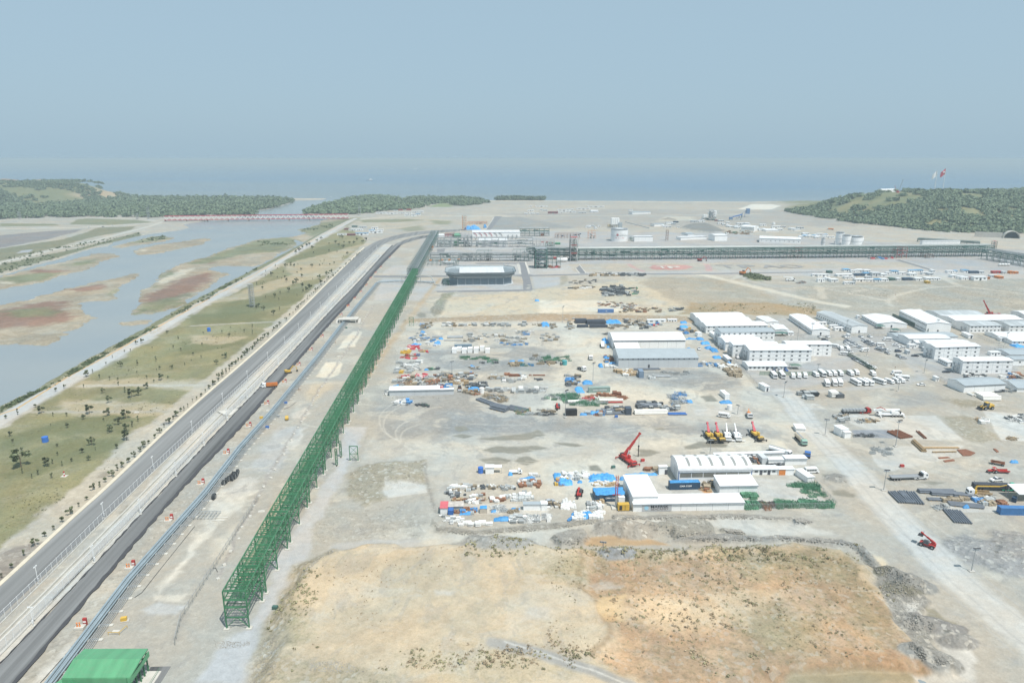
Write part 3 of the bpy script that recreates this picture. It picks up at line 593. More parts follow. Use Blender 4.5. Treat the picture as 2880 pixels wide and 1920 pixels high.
# water
def water_mat():
 m = bpy.data.materials.new('water'); m.use_nodes = True; t = m.node_tree; b = t.nodes['Principled BSDF']; L = t.links.new
 ge = nnode(t,'ShaderNodeNewGeometry'); sx = nnode(t,'ShaderNodeSeparateXYZ'); L(ge.outputs['Position'],sx.inputs[0])
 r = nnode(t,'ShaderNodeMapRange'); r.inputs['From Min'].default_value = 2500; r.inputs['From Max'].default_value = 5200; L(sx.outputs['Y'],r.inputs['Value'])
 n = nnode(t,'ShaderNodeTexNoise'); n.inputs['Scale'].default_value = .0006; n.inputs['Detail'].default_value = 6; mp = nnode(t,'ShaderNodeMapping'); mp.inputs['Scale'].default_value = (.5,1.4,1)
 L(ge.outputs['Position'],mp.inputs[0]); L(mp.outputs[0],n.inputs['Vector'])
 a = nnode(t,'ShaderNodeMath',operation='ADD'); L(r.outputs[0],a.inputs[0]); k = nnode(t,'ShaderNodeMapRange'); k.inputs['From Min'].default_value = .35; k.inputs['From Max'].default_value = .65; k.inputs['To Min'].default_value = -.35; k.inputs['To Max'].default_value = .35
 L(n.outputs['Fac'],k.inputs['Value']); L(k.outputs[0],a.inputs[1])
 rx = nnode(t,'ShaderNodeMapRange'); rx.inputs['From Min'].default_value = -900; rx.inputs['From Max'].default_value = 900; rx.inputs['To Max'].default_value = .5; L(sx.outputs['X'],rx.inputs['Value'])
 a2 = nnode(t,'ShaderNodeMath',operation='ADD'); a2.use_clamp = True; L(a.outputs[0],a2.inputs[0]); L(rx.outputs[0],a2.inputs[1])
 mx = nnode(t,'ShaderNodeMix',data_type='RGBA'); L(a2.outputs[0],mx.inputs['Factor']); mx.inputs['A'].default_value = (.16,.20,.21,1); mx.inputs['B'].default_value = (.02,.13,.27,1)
 # river itself stays silty
 ry = nnode(t,'ShaderNodeMapRange'); ry.inputs['From Min'].default_value = 2100; ry.inputs['From Max'].default_value = 2500; L(sx.outputs['Y'],ry.inputs['Value'])
 n3 = nnode(t,'ShaderNodeTexNoise'); n3.inputs['Scale'].default_value = .012; n3.inputs['Detail'].default_value = 5; L(ge.outputs['Position'],n3.inputs['Vector'])
 rv = nnode(t,'ShaderNodeMix',data_type='RGBA'); L(n3.outputs['Fac'],rv.inputs['Factor']); rv.inputs['A'].default_value = (.20,.245,.28,1); rv.inputs['B'].default_value = (.31,.32,.30,1)
 m2 = nnode(t,'ShaderNodeMix',data_type='RGBA'); L(ry.outputs[0],m2.inputs['Factor']); L(rv.outputs['Result'],m2.inputs['A']); L(mx.outputs['Result'],m2.inputs['B'])
 L(m2.outputs['Result'],b.inputs['Base Color']); b.inputs['Roughness'].default_value = .22; b.inputs['Specular IOR Level'].default_value = .4
 n2 = nnode(t,'ShaderNodeTexNoise'); n2.inputs['Scale'].default_value = .5; n2.inputs['Detail'].default_value = 5; L(ge.outputs['Position'],n2.inputs['Vector'])
 bp = nnode(t,'ShaderNodeBump'); bp.inputs['Strength'].default_value = .35; bp.inputs['Distance'].default_value = .4; L(n2.outputs['Fac'],bp.inputs['Height']); L(bp.outputs[0],b.inputs['Normal'])
 return m
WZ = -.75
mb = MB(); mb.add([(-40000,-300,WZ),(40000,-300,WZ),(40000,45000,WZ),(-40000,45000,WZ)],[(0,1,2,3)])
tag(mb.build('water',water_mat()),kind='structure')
# haze
hm = bpy.data.materials.new('haze'); hm.use_nodes = True; t = hm.node_tree; t.nodes.clear()
ho = nnode(t,'ShaderNodeOutputMaterial'); pv = nnode(t,'ShaderNodeVolumePrincipled'); pv.inputs['Color'].default_value = (.70,.84,.905,1); pv.inputs['Density'].default_value = HAZE
pv.inputs['Anisotropy'].default_value = .0
t.links.new(pv.outputs[0],ho.inputs['Volume'])
tag(MB().box(-45000,45000,-500,46000,-8,133).build('haze',hm),kind='stuff')
# ================================================================== shared paints
HEAD = radians(2.85)                                   # the plant's own grid is turned a little to the left
M_ASPH = M('asphalt_worn',(.20,.202,.20),.85,var=.38,scale=.22,stretch=(1,.02,1),rotz=HEAD)
M_ASPH2 = M('asphalt_new',(.15,.152,.152),.8,var=.6,scale=.22,stretch=(1,.02,1),rotz=HEAD)
M_CONC = M('concrete',(.47,.455,.42),.85,var=.12,scale=.3)
M_CONCP = M('concrete_pale',(.55,.53,.48),.8,var=.12,scale=.3)
M_GREEN = M('green_steel',(.058,.195,.098),.6,var=.3,scale=.2,rnd=.08)
M_GREENR = M('green_roof',(.105,.32,.165),.45,var=.13,scale=.5,stretch=(1,.12,.3),dirt=.12)
M_GALV = M('galvanised',(.38,.40,.41),.45,.3,var=.15,scale=.3)
M_PIPE = M('pipe_blue_grey',(.36,.43,.47),.35,.3,var=.12,scale=.2)
M_PIPEG = M('pipe_grey',(.36,.38,.37),.4,.2,var=.2,scale=.1,rnd=.2)
M_LTEAL = M('pale_teal_pipe',(.22,.32,.29),.5,var=.2,rnd=.15)
M_DKSTEEL = M('dark_green_steel',(.07,.15,.13),.55,var=.25,scale=.2,rnd=.15)
M_WHITE = M('white_panel',(.86,.87,.87),.5,var=.05,scale=.15,stretch=(1,1,.3),rnd=.03,dirt=.15)
M_WHITER = M('white_sheet_roof',(.74,.75,.76),.45,var=.10,scale=.35,stretch=(1,.1,.1),rnd=.05,dirt=.22)
M_LGREY = M('light_grey_panel',(.56,.59,.61),.5,var=.06,scale=.15,stretch=(1,1,.3),rnd=.03,dirt=.1)
M_GREYR = M('grey_sheet_roof',(.36,.41,.44),.5,var=.06,scale=.2,dirt=.08)
M_STRIPR = M('patched_grey_roof',(.45,.49,.51),.5,var=.3,scale=.25,stretch=(1,.08,1),dirt=.3)
M_GLASS = M('window_glass',(.09,.105,.12),.15,var=.3,scale=2,rnd=.3,spec=.6)
M_FRAME = M('window_frame',(.55,.56,.56),.5)
M_DOOR = M('door_dark',(.10,.11,.13),.5,rnd=.2)
M_RED = M('red_paint',(.42,.045,.04),.5,var=.12,rnd=.1)
M_PINK = M('faded_red_paint',(.55,.13,.15),.5,var=.12,rnd=.1)
M_ORANGE = M('orange_paint',(.62,.22,.06),.5,var=.15,rnd=.1)
M_YELLOW = M('yellow_paint',(.62,.40,.07),.5,var=.12,rnd=.08)
M_RUST = M('rusty_steel',(.22,.095,.055),.8,var=.3,scale=1.5,rnd=.2)
M_BLACK = M('black_plastic',(.035,.036,.04),.5,var=.2,rnd=.3)
M_TYRE = M('tyre_rubber',(.03,.03,.032),.85,var=.2)
M_BLUE = M('blue_paint',(.05,.15,.42),.5,var=.15,rnd=.1)
M_NAVY = M('navy_container',(.035,.075,.13),.5,var=.15,scale=1.)
M_TARP = M('blue_tarpaulin',(.07,.30,.62),.55,var=.3,scale=1.1,rnd=.18,bump=.6)
M_TEAL = M('grey_green_container',(.27,.36,.33),.55,var=.12,scale=1.)
M_WPAINT = M('white_paint',(.82,.83,.83),.35,var=.04,rnd=.04)
M_SILVER = M('silver_paint',(.45,.47,.49),.3,.3,var=.05,rnd=.2)
M_DCAR = M('dark_car_paint',(.05,.06,.09),.3,var=.1,rnd=.5)
M_WOOD = M('timber',(.40,.29,.17),.8,var=.25,scale=1.5,rnd=.2)
M_BARK = M('bark',(.14,.11,.08),.9)
M_LEAF = M('leaves',(.13,.15,.08),.7,var=.45,scale=1.4,rnd=.3)
M_LEAFB = M('blue_green_leaves',(.12,.16,.09),.7,var=.3,scale=.22,rnd=.3)
M_MESHW = M('fence_mesh',(.50,.51,.54),.6,var=.05,alpha=.30)
M_MESHD = M('dark_mesh',(.05,.10,.08),.6,var=.1,alpha=.75)
M_INK = M('dark_lettering',(.03,.03,.04),.5); M_INKW = M('white_lettering',(.82,.82,.82),.5); M_INKR = M('red_lettering',(.5,.06,.06),.5); M_INKG = M('grey_lettering',(.30,.30,.30),.8)
M_TEX = M('text_faded',(.20,.17,.16),.6)
ORDW = 'first second third fourth fifth sixth seventh eighth ninth tenth eleventh twelfth thirteenth fourteenth fifteenth sixteenth seventeenth eighteenth nineteenth twentieth'.split()
def ORD(i): return ORDW[i] if i < 20 else ('twenty-'+ORDW[i-20]if i<29 else 'late')
def text(name,s,size,m,parent,loc,rot=(pi/2,0,0),sx=1.,bold=.0):
 c = bpy.data.curves.new(name,'FONT'); c.body = s; c.size = size; c.extrude = .01; c.offset = bold; c.align_x = 'CENTER'; c.align_y = 'CENTER'
 o = bpy.data.objects.new(name,c); me = bpy.data.meshes.new_from_object(o); bpy.data.objects.remove(o); me.materials.clear(); me.materials.append(m)
 o = bpy.data.objects.new(name,me); COL.objects.link(o); o.parent = parent; o.location = loc; o.rotation_euler = rot; o.scale = (sx,1,1); return o
# ------------------------------------------------------------------ roads
def resample(pts,step):
 out = [Vector(pts[0])]; acc = 0
 for a,b in zip(pts[:-1],pts[1:]):
  a = Vector(a); b = Vector(b); n = max(1,int((b-a).length/step))
  for i in range(1,n+1): out.append(a.lerp(b,i/n))
 return out
def smoothc(pts,n=2):
 pts = [Vector(p)for p in pts]
 for _ in range(n):
  q = [pts[0]]
  for a,b in zip(pts[:-1],pts[1:]): q += [a.lerp(b,.25),a.lerp(b,.75)]
  pts = q + [pts[-1]]
 return pts
def strip(name,Lp,Rp,z,m,jag=(0,0),kind='structure',seed=1):
 Lg = smoothc([G('d',*p)for p in Lp]); Rg = smoothc([G('d',*p)for p in Rp]); n = len(Lg); rr = random.Random(seed)
 A = []; B = []
 for i in range(n-1):
  k = max(1,int((Lg[i+1]-Lg[i]).length/2.5))
  for j in range(k):
   t = j/k; a = Lg[i].lerp(Lg[i+1],t); b = Rg[i].lerp(Rg[i+1],t); d = (b-a).normalized()
   A.append(a+d*rr.uniform(0,1)*jag[0]); B.append(b-d*rr.uniform(0,1)*jag[1])
 mb = MB(); N = len(A)
 for a,b in zip(A,B): mb.v += [(a.x,a.y,-.3),(a.x,a.y,z),(b.x,b.y,z),(b.x,b.y,-.3)]
 for i in range(N-1):
  for k in range(3): mb.f.append((4*i+k,4*i+k+1,4*i+5+k,4*i+4+k))
 return tag(mb.build(name,m),kind=kind)
R1L = [(-150,1478),(0,1349),(180,1180),(242,1127),(425,950),(588,810),(670,735),(763,640),(838,568),(868,553),(900,543),(940,534),(1000,529),(1060,527)]
R1R = [(-150,1556),(0,1417),(180,1245),(309,1127),(490,946),(640,802),(708,735),(798,640),(868,568),(890,556),(920,547),(950,541),(1000,534.5),(1060,531.5)]
R2L = [(-150,1660),(0,1529),(374,1127),(490,1002),(602,885),(740,735),(771,702),(808,665),(847,623),(885,580),(902,563),(935,549),(975,540),(1063,535)]
R2R = [(-41,1660),(70,1529),(412,1127),(535,1002),(636,885),(764,735),(797,702),(828,665),(861,623),(903,580),(920,563),(950,552),(987,544),(1063,538.5)]
strip('road',R1L,R1R,.22,M_ASPH)
strip('road',R2L,R2R,.30,M_ASPH2,(.7,1.0),seed=3)
strip('kerb',[(x-6*(y/900)**1.5,y)for x,y in R1L[:9]],[(x+.5,y)for x,y in R1L[:9]],.42,M('cream_kerb',(.60,.54,.43),.8,var=.1))
strip('kerb',[(x+(-150>x)*0-14*(y/1100),y-1)for x,y in R2L[:9]],[(x-11*(y/1100),y-1)for x,y in R2L[:9]],.4,M_CONC)
strip('road_edge',[(x-2-5*(y/1100),y)for x,y in R2R[:11]],[(x+1+3*(y/1100),y)for x,y in R2R[:11]],.34,M('asphalt_lip',(.06,.06,.065),.85),(.5,.8),seed=9)
strip('road_edge',[(x-1-1.5*(y/1100),y)for x,y in R2L[:11]],[(x+1+2*(y/1100),y)for x,y in R2L[:11]],.33,M('asphalt_lip',(.06,.06,.065),.85),(.6,.6),seed=11)
def slab(name,f,pts,z,m,z0=-.3,kind='structure'):
 P = [G(f,x,y)for x,y in pts]; A = sum(a.x*b.y-b.x*a.y for a,b in zip(P,P[1:]+P[:1]))
 if A < 0: P = P[::-1]
 return tag(MB().prism([(p.x,p.y)for p in P],z0,z).build(name,m),kind=kind)
M_ROADG = M('plant_road',(.20,.205,.215),.85,var=.08,scale=.1)
slab('road','f1',[(1275,868),(1350,868),(1380,960),(1400,1035),(1470,1045),(2352,1025),(2352,1040),(1500,1062),(1420,1065),(1460,1240),(1380,1262),(1330,1250),(1330,1130),(1310,1065),(1190,1055),(1190,1042),(1300,1040),(1300,950)],.06,M_ROADG)
slab('road','f1',[(130,1265),(1350,1245),(1470,1235),(1440,1262),(1000,1275),(150,1282)],.05,M_ROADG)
slab('road','f1',[(670,880),(900,878),(1290,875),(1290,890),(900,893),(700,892)],.05,M_ROADG)
slab('road','f1',[(2060,950),(2120,905),(2200,1020),(2120,1022)],.06,M_ROADG)
slab('road','f2',[(60,1030),(1900,1018),(3300,1000),(3300,1010),(1900,1033),(60,1042)],.05,M_ROADG)
slab('road','f3',[(1230,900),(1265,898),(1570,985),(1530,990)],.06,M_ROADG)
slab('road','b',[(1080,1160),(1760,1158),(1770,1173),(1080,1176)],.06,M_ROADG); slab('road','b',[(2190,615),(2260,615),(2150,745),(2110,745)],.05,M_ROADG)
slab('road','f1',[(140,690),(260,680),(230,760),(150,750)],.05,M_ROADG)
for f,a,b in (('f1',(1245,890),(1285,1030)),('f1',(1355,870),(1410,1030)),('f1',(2050,955),(2105,1025)),('f1',(2105,905),(2195,1020)),('f3',(1262,895),(1560,985)),('b',(2110,740),(2190,620)),('f1',(1265,890),(1300,1035)),('f1',(1365,865),(1420,1020))):
 p,q = G(f,*a),G(f,*b); p.z = q.z = .1; tag(MB().beam(p,q,1.1,.35).build('kerb',M_CONCP),kind='structure')
slab('driveway','g2',[(1230,1435),(1395,1432),(1310,1568),(1165,1568)],.08,M_ASPH2)
# ------------------------------------------------------------------ fences between the roads
def fence(pts,h,label,mesh_m,post_m,step=3.,wall=0.,cat='fence',f='d',name='security_fence',smooth=1):
 P = smoothc([G(f,*p)for p in pts],smooth); root = thing(name,label,cat,P[0])
 o = P[0]; a = MB(); b = MB(); c = MB()
 for p,q in zip(P[:-1],P[1:]):
  p = p - o; q = q - o; a.add([(p.x,p.y,wall),(q.x,q.y,wall),(q.x,q.y,h),(p.x,p.y,h)],[(0,1,2,3)])
  n = max(1,round((q-p).length/step))
  for i in range(n): r = p.lerp(q,i/n); b.beam((r.x,r.y,0),(r.x,r.y,h+.25),.08)
  b.beam((p.x,p.y,h),(q.x,q.y,h),.08)
  if wall: c.beam((p.x,p.y,wall/2),(q.x,q.y,wall/2),.35,wall)
 a.build('mesh_panel',mesh_m,root); tag(b.build('post',post_m,root),kind='stuff')
 if wall: c.build('base_wall',M_CONCP,root)
 return root
FU = [(-150,1575),(0,1436),(304,1130),(497,947),(648,802),(714,736),(803,641),(868,573)]
FL = [(-150,1640),(0,1505),(363,1130),(480,1003),(590,888),(730,738),(800,665),(838,624),(872,590)]
FM = [(-150,1605),(0,1468),(333,1130),(490,970),(620,840),(721,738),(801,653),(862,590)]
fence(FU,3.4,'tall white mesh fence along the edge of the wide grey road',M_MESHW,M_WPAINT,wall=.4)
fence(FL,3.4,'tall white mesh fence along the edge of the dark new road',M_MESHW,M_WPAINT,wall=.4)
root = thing('barrier_wall','low white concrete wall running between the two mesh fences','wall',G('d',*FM[0])); mb = MB(); P = smoothc([G('d',*p)-G('d',*FM[0])for p in FM],1)
for p,q in zip(P[:-1],P[1:]): mb.beam((p.x,p.y,.4),(q.x,q.y,.4),.35,.8)
mb.build('wall_panel',M_CONCP,root)
def along(pts,step,f='d',off=0.,start=0.):
 P = [G(f,*p)for p in pts]; out = []; need = start
 for a,b in zip(P[:-1],P[1:]):
  L = (b-a).length; d = (b-a)/L; n = Vector((d.y,-d.x,0))
  while need < L: out.append((a+d*need+n*off,atan2(d.y,d.x))); need += step
  need -= L
 return out
pole = thing('camera_pole','slender white pole with small cameras beside the mesh fence','pole',(0,0,0),0,'camera poles along the mesh fences')
MB().tube((0,0,0),(0,0,6.5),.09,6).build('mast',M_WPAINT,pole); MB().beam((-.5,0,6.3),(.5,0,6.3),.08).box(-.75,-.35,-.12,.12,6.15,6.45).box(.35,.75,-.12,.12,6.15,6.45).build('camera_head',M_WPAINT,pole)
MB().box(-.2,.2,-.35,-.1,1.2,2.1).build('junction_box',M_WPAINT,pole); MB().box(-.45,.45,-.45,.45,0,.35).build('base',M_CONCP,pole)
first = True; pl_ = along(FL[1:],32,off=1.6,start=12)
for i,(p,a) in enumerate(pl_):
 if first: pole.location = p; pole['label'] = 'nearest slender white camera pole beside the dark road fence'; first = False
 else: dup(pole,p,a,ORD(i)+' white camera pole along the fence of the dark road, counted from the camera')
first = False
for i,(p,a) in enumerate(along(FU[1:],41,off=-.8,start=20)):
 if first: pole.location = p; first = False
 else: dup(pole,p,a,ORD(i)+' white camera pole along the fence of the wide road, counted from the camera')
# concrete gantry crossing between roads
r = thing('pipe_culvert','pale concrete box crossing from the fence to the dark road','culvert',G('g1',2050,880)); g0 = G('g1',2050,880)
P = [G('g1',*p)-g0 for p in((2000,850),(2190,828),(2130,885),(2070,885))]; MB().prism([(p.x,p.y)for p in P][::-1],0,.9).build('concrete_slab',M_CONCP,r)
P = [G('g1',*p)-g0 for p in((2110,830),(2190,790),(2210,800),(2150,835))]; MB().prism([(p.x,p.y)for p in P][::-1],0,.7).build('wing_wall',M_CONC,r)
# ------------------------------------------------------------------ pipeline on sleepers
PIP = [(75,1630),(124,1570),(300,1335),(475,1135),(555,1030),(625,951),(730,822),(788,746),(822,704),(868,650)]
PG = [G('d',*p)for p in PIP]; root = thing('pipeline','bundle of blue-grey pipes on low white sleepers beside the dark road','pipeline',PG[0]); o = PG[0]
offs = [(-1.6,.32,.75),(-.9,.22,.7),(-.2,.32,.75),(.55,.22,.7),(1.3,.13,.62),(1.8,.10,.6),(2.3,.10,.6),(2.8,.08,.6),(3.4,.08,.6)]
for k,(ox,r_,z) in enumerate(offs):
 mb = MB(); Q = []
 for i,p in enumerate(PG):
  d = ((PG[min(i+1,len(PG)-1)]-PG[max(i-1,0)])).normalized(); Q.append(p+Vector((d.y,-d.x,0))*ox-o+Vector((0,0,z+r_)))
 mb.path(Q,r_,8).build('pipe',M_PIPE if k<4 else M_GALV,root)
mb = MB(); mt = MB()
for p,a in along(PIP,6.2):
 q = p - o; mb.rbox(q.x+.9*sin(a),q.y-.9*cos(a),0,.35,1.0,7.2,a); mt.rbox(q.x+.5*sin(a),q.y-.5*cos(a),.35,.6,.3,5.2,a)
tag(mb.build('sleeper',M_CONCP,root),kind='stuff'); tag(mt.build('cross_bar',M_GALV,root),kind='stuff')
PB = [G('d',*p)for p in[(868,649),(905,647),(935,647),(1000,650)]]; root2 = thing('pipeline','short pipe run turning right across the gravel to the green rack','pipeline',PB[0])
for k in range(4): MB().path([p-PB[0]+Vector((0,k*1.1-1.5,1))for p in PB],.3,8).build('pipe',M_PIPE,root2)
mb = MB()
for p,a in along([(868,649),(905,647),(935,647),(1000,650)],6): q = p - PB[0]; mb.rbox(q.x,q.y,0,.6,.6,6,a)
tag(mb.build('sleeper',M_CONCP,root2),kind='stuff')
# crossing bridge over the pipeline
c = G('k1',1490,180); r = thing('crossing_bridge','flat concrete crossing bridge over the pipeline with side ramps','bridge',c,HEAD)
MB().box(-8,8,-3,3,2.6,3.1).build('deck',M_CONCP,r)
for sx in (-1,1): MB().box(sx*6.5-.4,sx*6.5+.4,-3,3,0,2.6).build('abutment',M_CONC,r); MB().profx([(-3,0),(3,0),(3,2.4)],sx*9-1,sx*9+1).build('ramp',M_CONC,r)
MB().box(-6,7,6,10,1.6,2.2).build('rear_deck',M_CONCP,r)
# ------------------------------------------------------------------ green empty rack
P0 = G('d',573,1442); GR = thing('pipe_rack','very long empty bright green steel pipe rack receding across the site','pipe rack',P0,HEAD)
Wd = 6.3; T1,T2,T3 = 12.3,9.4,7.0
def bent(mb,b=.32,top=T1):
 for x in (0,-Wd): mb.beam((x,0,.3),(x,0,top),b,b)
 for z in (T1,T2,T3,3.8): mb.beam((-Wd,0,z),(0,0,z),.26,.3)
 mb.beam((-Wd,0,.6),(-Wd/2,0,3.7),.16); mb.beam((0,0,.6),(-Wd/2,0,3.7),.16); mb.beam((-Wd,0,3.9),(-Wd/2,0,6.9),.14); mb.beam((0,0,3.9),(-Wd/2,0,6.9),.14)
 return mb
def truss(mb,L,x):
 for z,s in ((T1,.3),(T2,.28),(T3,.24)): mb.beam((x,0,z),(x,L,z),s)
 n = 4 if L > 8 else 2
 for i in range(n):
  y0,y1 = L*i/n,L*(i+1)/n
  if i % 2: y0,y1 = y1,y0
  mb.beam((x,y0,T2),(x,y1,T1),.14); mb.beam((x,L*(i+1)/n,T2),(x,L*(i+1)/n,T1),.12)
 if L < 8:
  mb.beam((x,0,.6),(x,L,T3),.16); mb.beam((x,L,.6),(x,0,T3),.16); mb.beam((x,0,3.8),(x,L,3.8),.16)
 else: mb.beam((x,0,T3-3),(x,3,T3),.16); mb.beam((x,L,T3-3),(x,L-3,T3),.16)
 return mb
def deck(mb,L,rr):
 n = int(L/1.25)
 for z in (T1,T2,T3):
  for i in range(n):
   y = L*(i+.5)/n; mb.beam((-Wd,y,z-.05),(0,y,z-.05),.13,.16)
  for x in (-Wd*.33,-Wd*.66): mb.beam((x,0,z-.08),(x,L,z-.08),.12,.14)
 for i in range(n):
  if rr.random() < .5: y = L*i/n; z = rr.choice((T1,T2)); mb.beam((-Wd,y,z),(0,y+1.5*rr.choice((-1,1)),z),.1)
 return mb
rr = random.Random(3)
SPN = [12.3,4.1,12.3]
mBent = bent(MB()).mesh('steel_bent',M_GREEN); mFoot = MB().rbox(0,0,0,.35,1.6,1.5).rbox(-Wd,0,0,.35,1.6,1.5).mesh('footing',M_CONCP)
mT = {L:(truss(MB(),L,0).mesh('side_truss',M_GREEN),truss(MB(),L,-Wd).mesh('side_truss',M_GREEN))for L in(12.3,4.1)}
mD = {12.3:[deck(MB(),12.3,rr).mesh('deck_grid',M_GREEN)for _ in range(3)],4.1:[deck(MB(),4.1,rr).mesh('deck_grid',M_GREEN)]}
def part(name,me,par,loc=(0,0,0),rz=0):
 o = bpy.data.objects.new(name,me); COL.objects.link(o); o.parent = par; o.location = loc; o.rotation_euler = (0,0,rz); return o
y = 0.; k = 0
while y < 585:
 L = SPN[k%3]; part('steel_bent',mBent,GR,(0,y,0)); part('footing',mFoot,GR,(0,y,0))
 if k % 2 == 0 and y > 20: pass
 for me in mT[L]: part('side_truss',me,GR,(0,y,0))
 part('deck_grid',mD[L][k%len(mD[L])],GR,(0,y,0)); y += L; k += 1
part('steel_bent',mBent,GR,(0,y,0)); YG = y
# outrigger braces on the right side
rt = Matrix.Rotation(HEAD,3,'Z')
# loaded part of the same line
GL = thing('pipe_rack','grey-green pipe rack loaded with long pipes behind the empty green one','pipe rack',P0+rt@Vector((0,YG+1,0)),HEAD)
LL = 420.; mb = MB()
for i in range(int(LL/12)+1):
 yy = i*12.; b = MB()
 for x in (0,-Wd,-Wd-6): b.beam((x,yy,0),(x,yy,T1),.35)
 for z in (T1,T2,T3): b.beam((-Wd-6,yy,z),(0,yy,z),.35)
 b.build('steel_bent',M_DKSTEEL,GL)
rr = random.Random(8)
for k in range(12):
 x = -.5 - k*1.0; z = T1 + .5 if k % 2 else T2 + .5; MB().tube((x,0,z),(x,LL,z),rr.uniform(.2,.45),8).build('pipe',M_PIPEG if k%3 else M_GALV,GL)
for x in (0,-Wd,-Wd-6): b = MB(); b.beam((x,0,T1),(x,LL,T1),.3).beam((x,0,T2),(x,LL,T2),.3).build('side_beam',M_DKSTEEL,GL)
# freestanding frames and leftovers beside the rack
def steel_frame(f,x1,x2,yb,yt,label,m=M_GREEN):
 a,b = G(f,x1,yb),G(f,x2,yb); h = ZT(a,f,yt); w = (b-a).length; r = thing('portal_frame',label,'steel frame',a,atan2(b.y-a.y,b.x-a.x))
 for x in (0,w): MB().beam((x,0,.3),(x,0,h),.28).build('column',m,r); MB().rbox(x,0,0,.3,1.3,1.1).build('footing',M_CONCP,r)
 MB().beam((0,0,h),(w,0,h),.28).beam((0,0,h/2),(w,0,h/2),.2).build('beam',m,r)
 MB().beam((0,0,.4),(w,0,h/2),.12).beam((w,0,.4),(0,0,h/2),.12).beam((0,0,h/2),(w,0,h),.12).beam((w,0,h/2),(0,0,h),.12).build('cross_brace',m,r)
steel_frame('k2',1508,1598,378,212,'lone green frame standing on gravel beside the near half of the rack')
steel_frame('y1',280,328,302,206,'lone green frame standing near the far end of the gravel lane')
steel_frame('k2',1352,1372,430,245,'narrow green frame close under the green rack side'); steel_frame('k2',1398,1418,335,160,'second narrow green frame under the rack edge')
# ------------------------------------------------------------------ main plant rack
def big_rack(f,a,b,depth,tiers,label,bay=10.,seed=1,np_=8,m=M_DKSTEEL,red=.06):
 A,B = G(f,*a),G(f,*b); L = (B-A).length; rot = atan2(B.y-A.y,B.x-A.x); r = thing('pipe_rack',label,'pipe rack',A,rot); rr = random.Random(seed)
 nb = int(L/bay); top = tiers[-1]
 bm = MB()
 for y in (0,depth*.5,depth): bm.beam((0,y,0),(0,y,top),.45)
 for z in tiers: bm.beam((0,0,z),(0,depth,z),.4)
 me = bm.mesh('steel_bent',m); me2 = bm.mesh('steel_bent',M_RED)
 brm = MB().beam((0,-.1,0),(bay/2,-.1,tiers[0]),.25).beam((bay,-.1,0),(bay/2,-.1,tiers[0]),.25).mesh('brace',M_GALV)
 for i in range(nb+1):
  if i < 99: part('steel_bent',me,r,(L*i/nb,0,0))
  if i % 7 == 3: part('brace',brm,r,(L*i/nb,0,0))
 for j,z in enumerate(tiers):
  b_ = MB()
  for y in (0,depth*.5,depth): b_.beam((0,y,z),(L,y,z),.4,.5)
  b_.build('longitudinal_beam',M_GALV if j==0 else m,r)
  n = np_ if j < len(tiers)-1 else int(np_*1.6)
  for q in range(n):
   y = depth*(q+.5)/n; rad = rr.uniform(.12,.5); s0,s1 = (0,L) if rr.random() < .6 else sorted((rr.uniform(0,L),rr.uniform(0,L)))
   if s1 - s0 < 20: continue
   MB().tube((s0,y,z+.3+rad),(s1,y,z+.3+rad),rad,6).build('pipe',rr.choice((M_PIPEG,M_DKSTEEL,M_GALV,M_DKSTEEL)if j<len(tiers)-1 else(M_PIPEG,M_PIPEG,M_GALV,M_LTEAL)),r)
 c = MB(); d = MB()
 for q in range(int(L/9)):
  x = rr.uniform(0,L); z = rr.choice(tiers[:-1]); w = rr.uniform(2,9); y = rr.uniform(0,depth)
  (c if rr.random()<.7 else d).box(x,x+w,y,y+rr.uniform(.5,2.5),z+.3,z+rr.uniform(1,3))
  x = rr.uniform(0,L); z = rr.choice(tiers[1:]); c.beam((x,rr.uniform(0,depth),z),(x+rr.uniform(-3,3),rr.uniform(0,depth),z-3.3),.3)
 tag(c.build('valve_skid',M_DKSTEEL,r),kind='stuff')
 if d.v: tag(d.build('equipment_box',M_PIPEG,r),kind='stuff')
 h = MB()
 for y in (-.3,depth+.3):
  h.beam((0,y,top+1.1),(L,y,top+1.1),.12)
  for q in range(int(L/5)): h.beam((q*5.,y,top),(q*5.,y,top+1.1),.1)
 h.build('handrail',M_GALV,r); return r,L
MR,ML = big_rack('p2',(1000,1040),(10290,955),19,(4.6,8.2,11.8,15),'main multi-level dark green pipe rack spanning the plant behind the emblem pad',10,1,8)
big_rack('p2',(0,1000),(960,1035),17,(4.6,8.2,11.8,15),'multi-level pipe rack section beside the tall stair towers',8,2,8)
big_rack('p1',(80,900),(2260,900),10,(4.2,7.5,10),'long lower pipe rack behind the flared grey louvre enclosure',12,3,5,M_GALV)
big_rack('p1',(230,590),(2340,590),12,(4.5,9,14),'grey pipe rack in front of the long white plant hall',10,4,1,M_GALV)
big_rack('p1',(2060,345),(2700,345),10,(4,8,13),'open steel rack at the right end of the white plant hall',8,5,4)
A2 = G('f3',2100,905)
big_rack('f3',(1975,892),(2500,985),16,(5,9,13),'pipe rack branch running off toward the right edge of the frame',10,6,6)
big_rack('f3',(1420,742),(1960,775),10,(3,5),'low dark green pipe rack behind the long white shed near the hill',8,7,5)
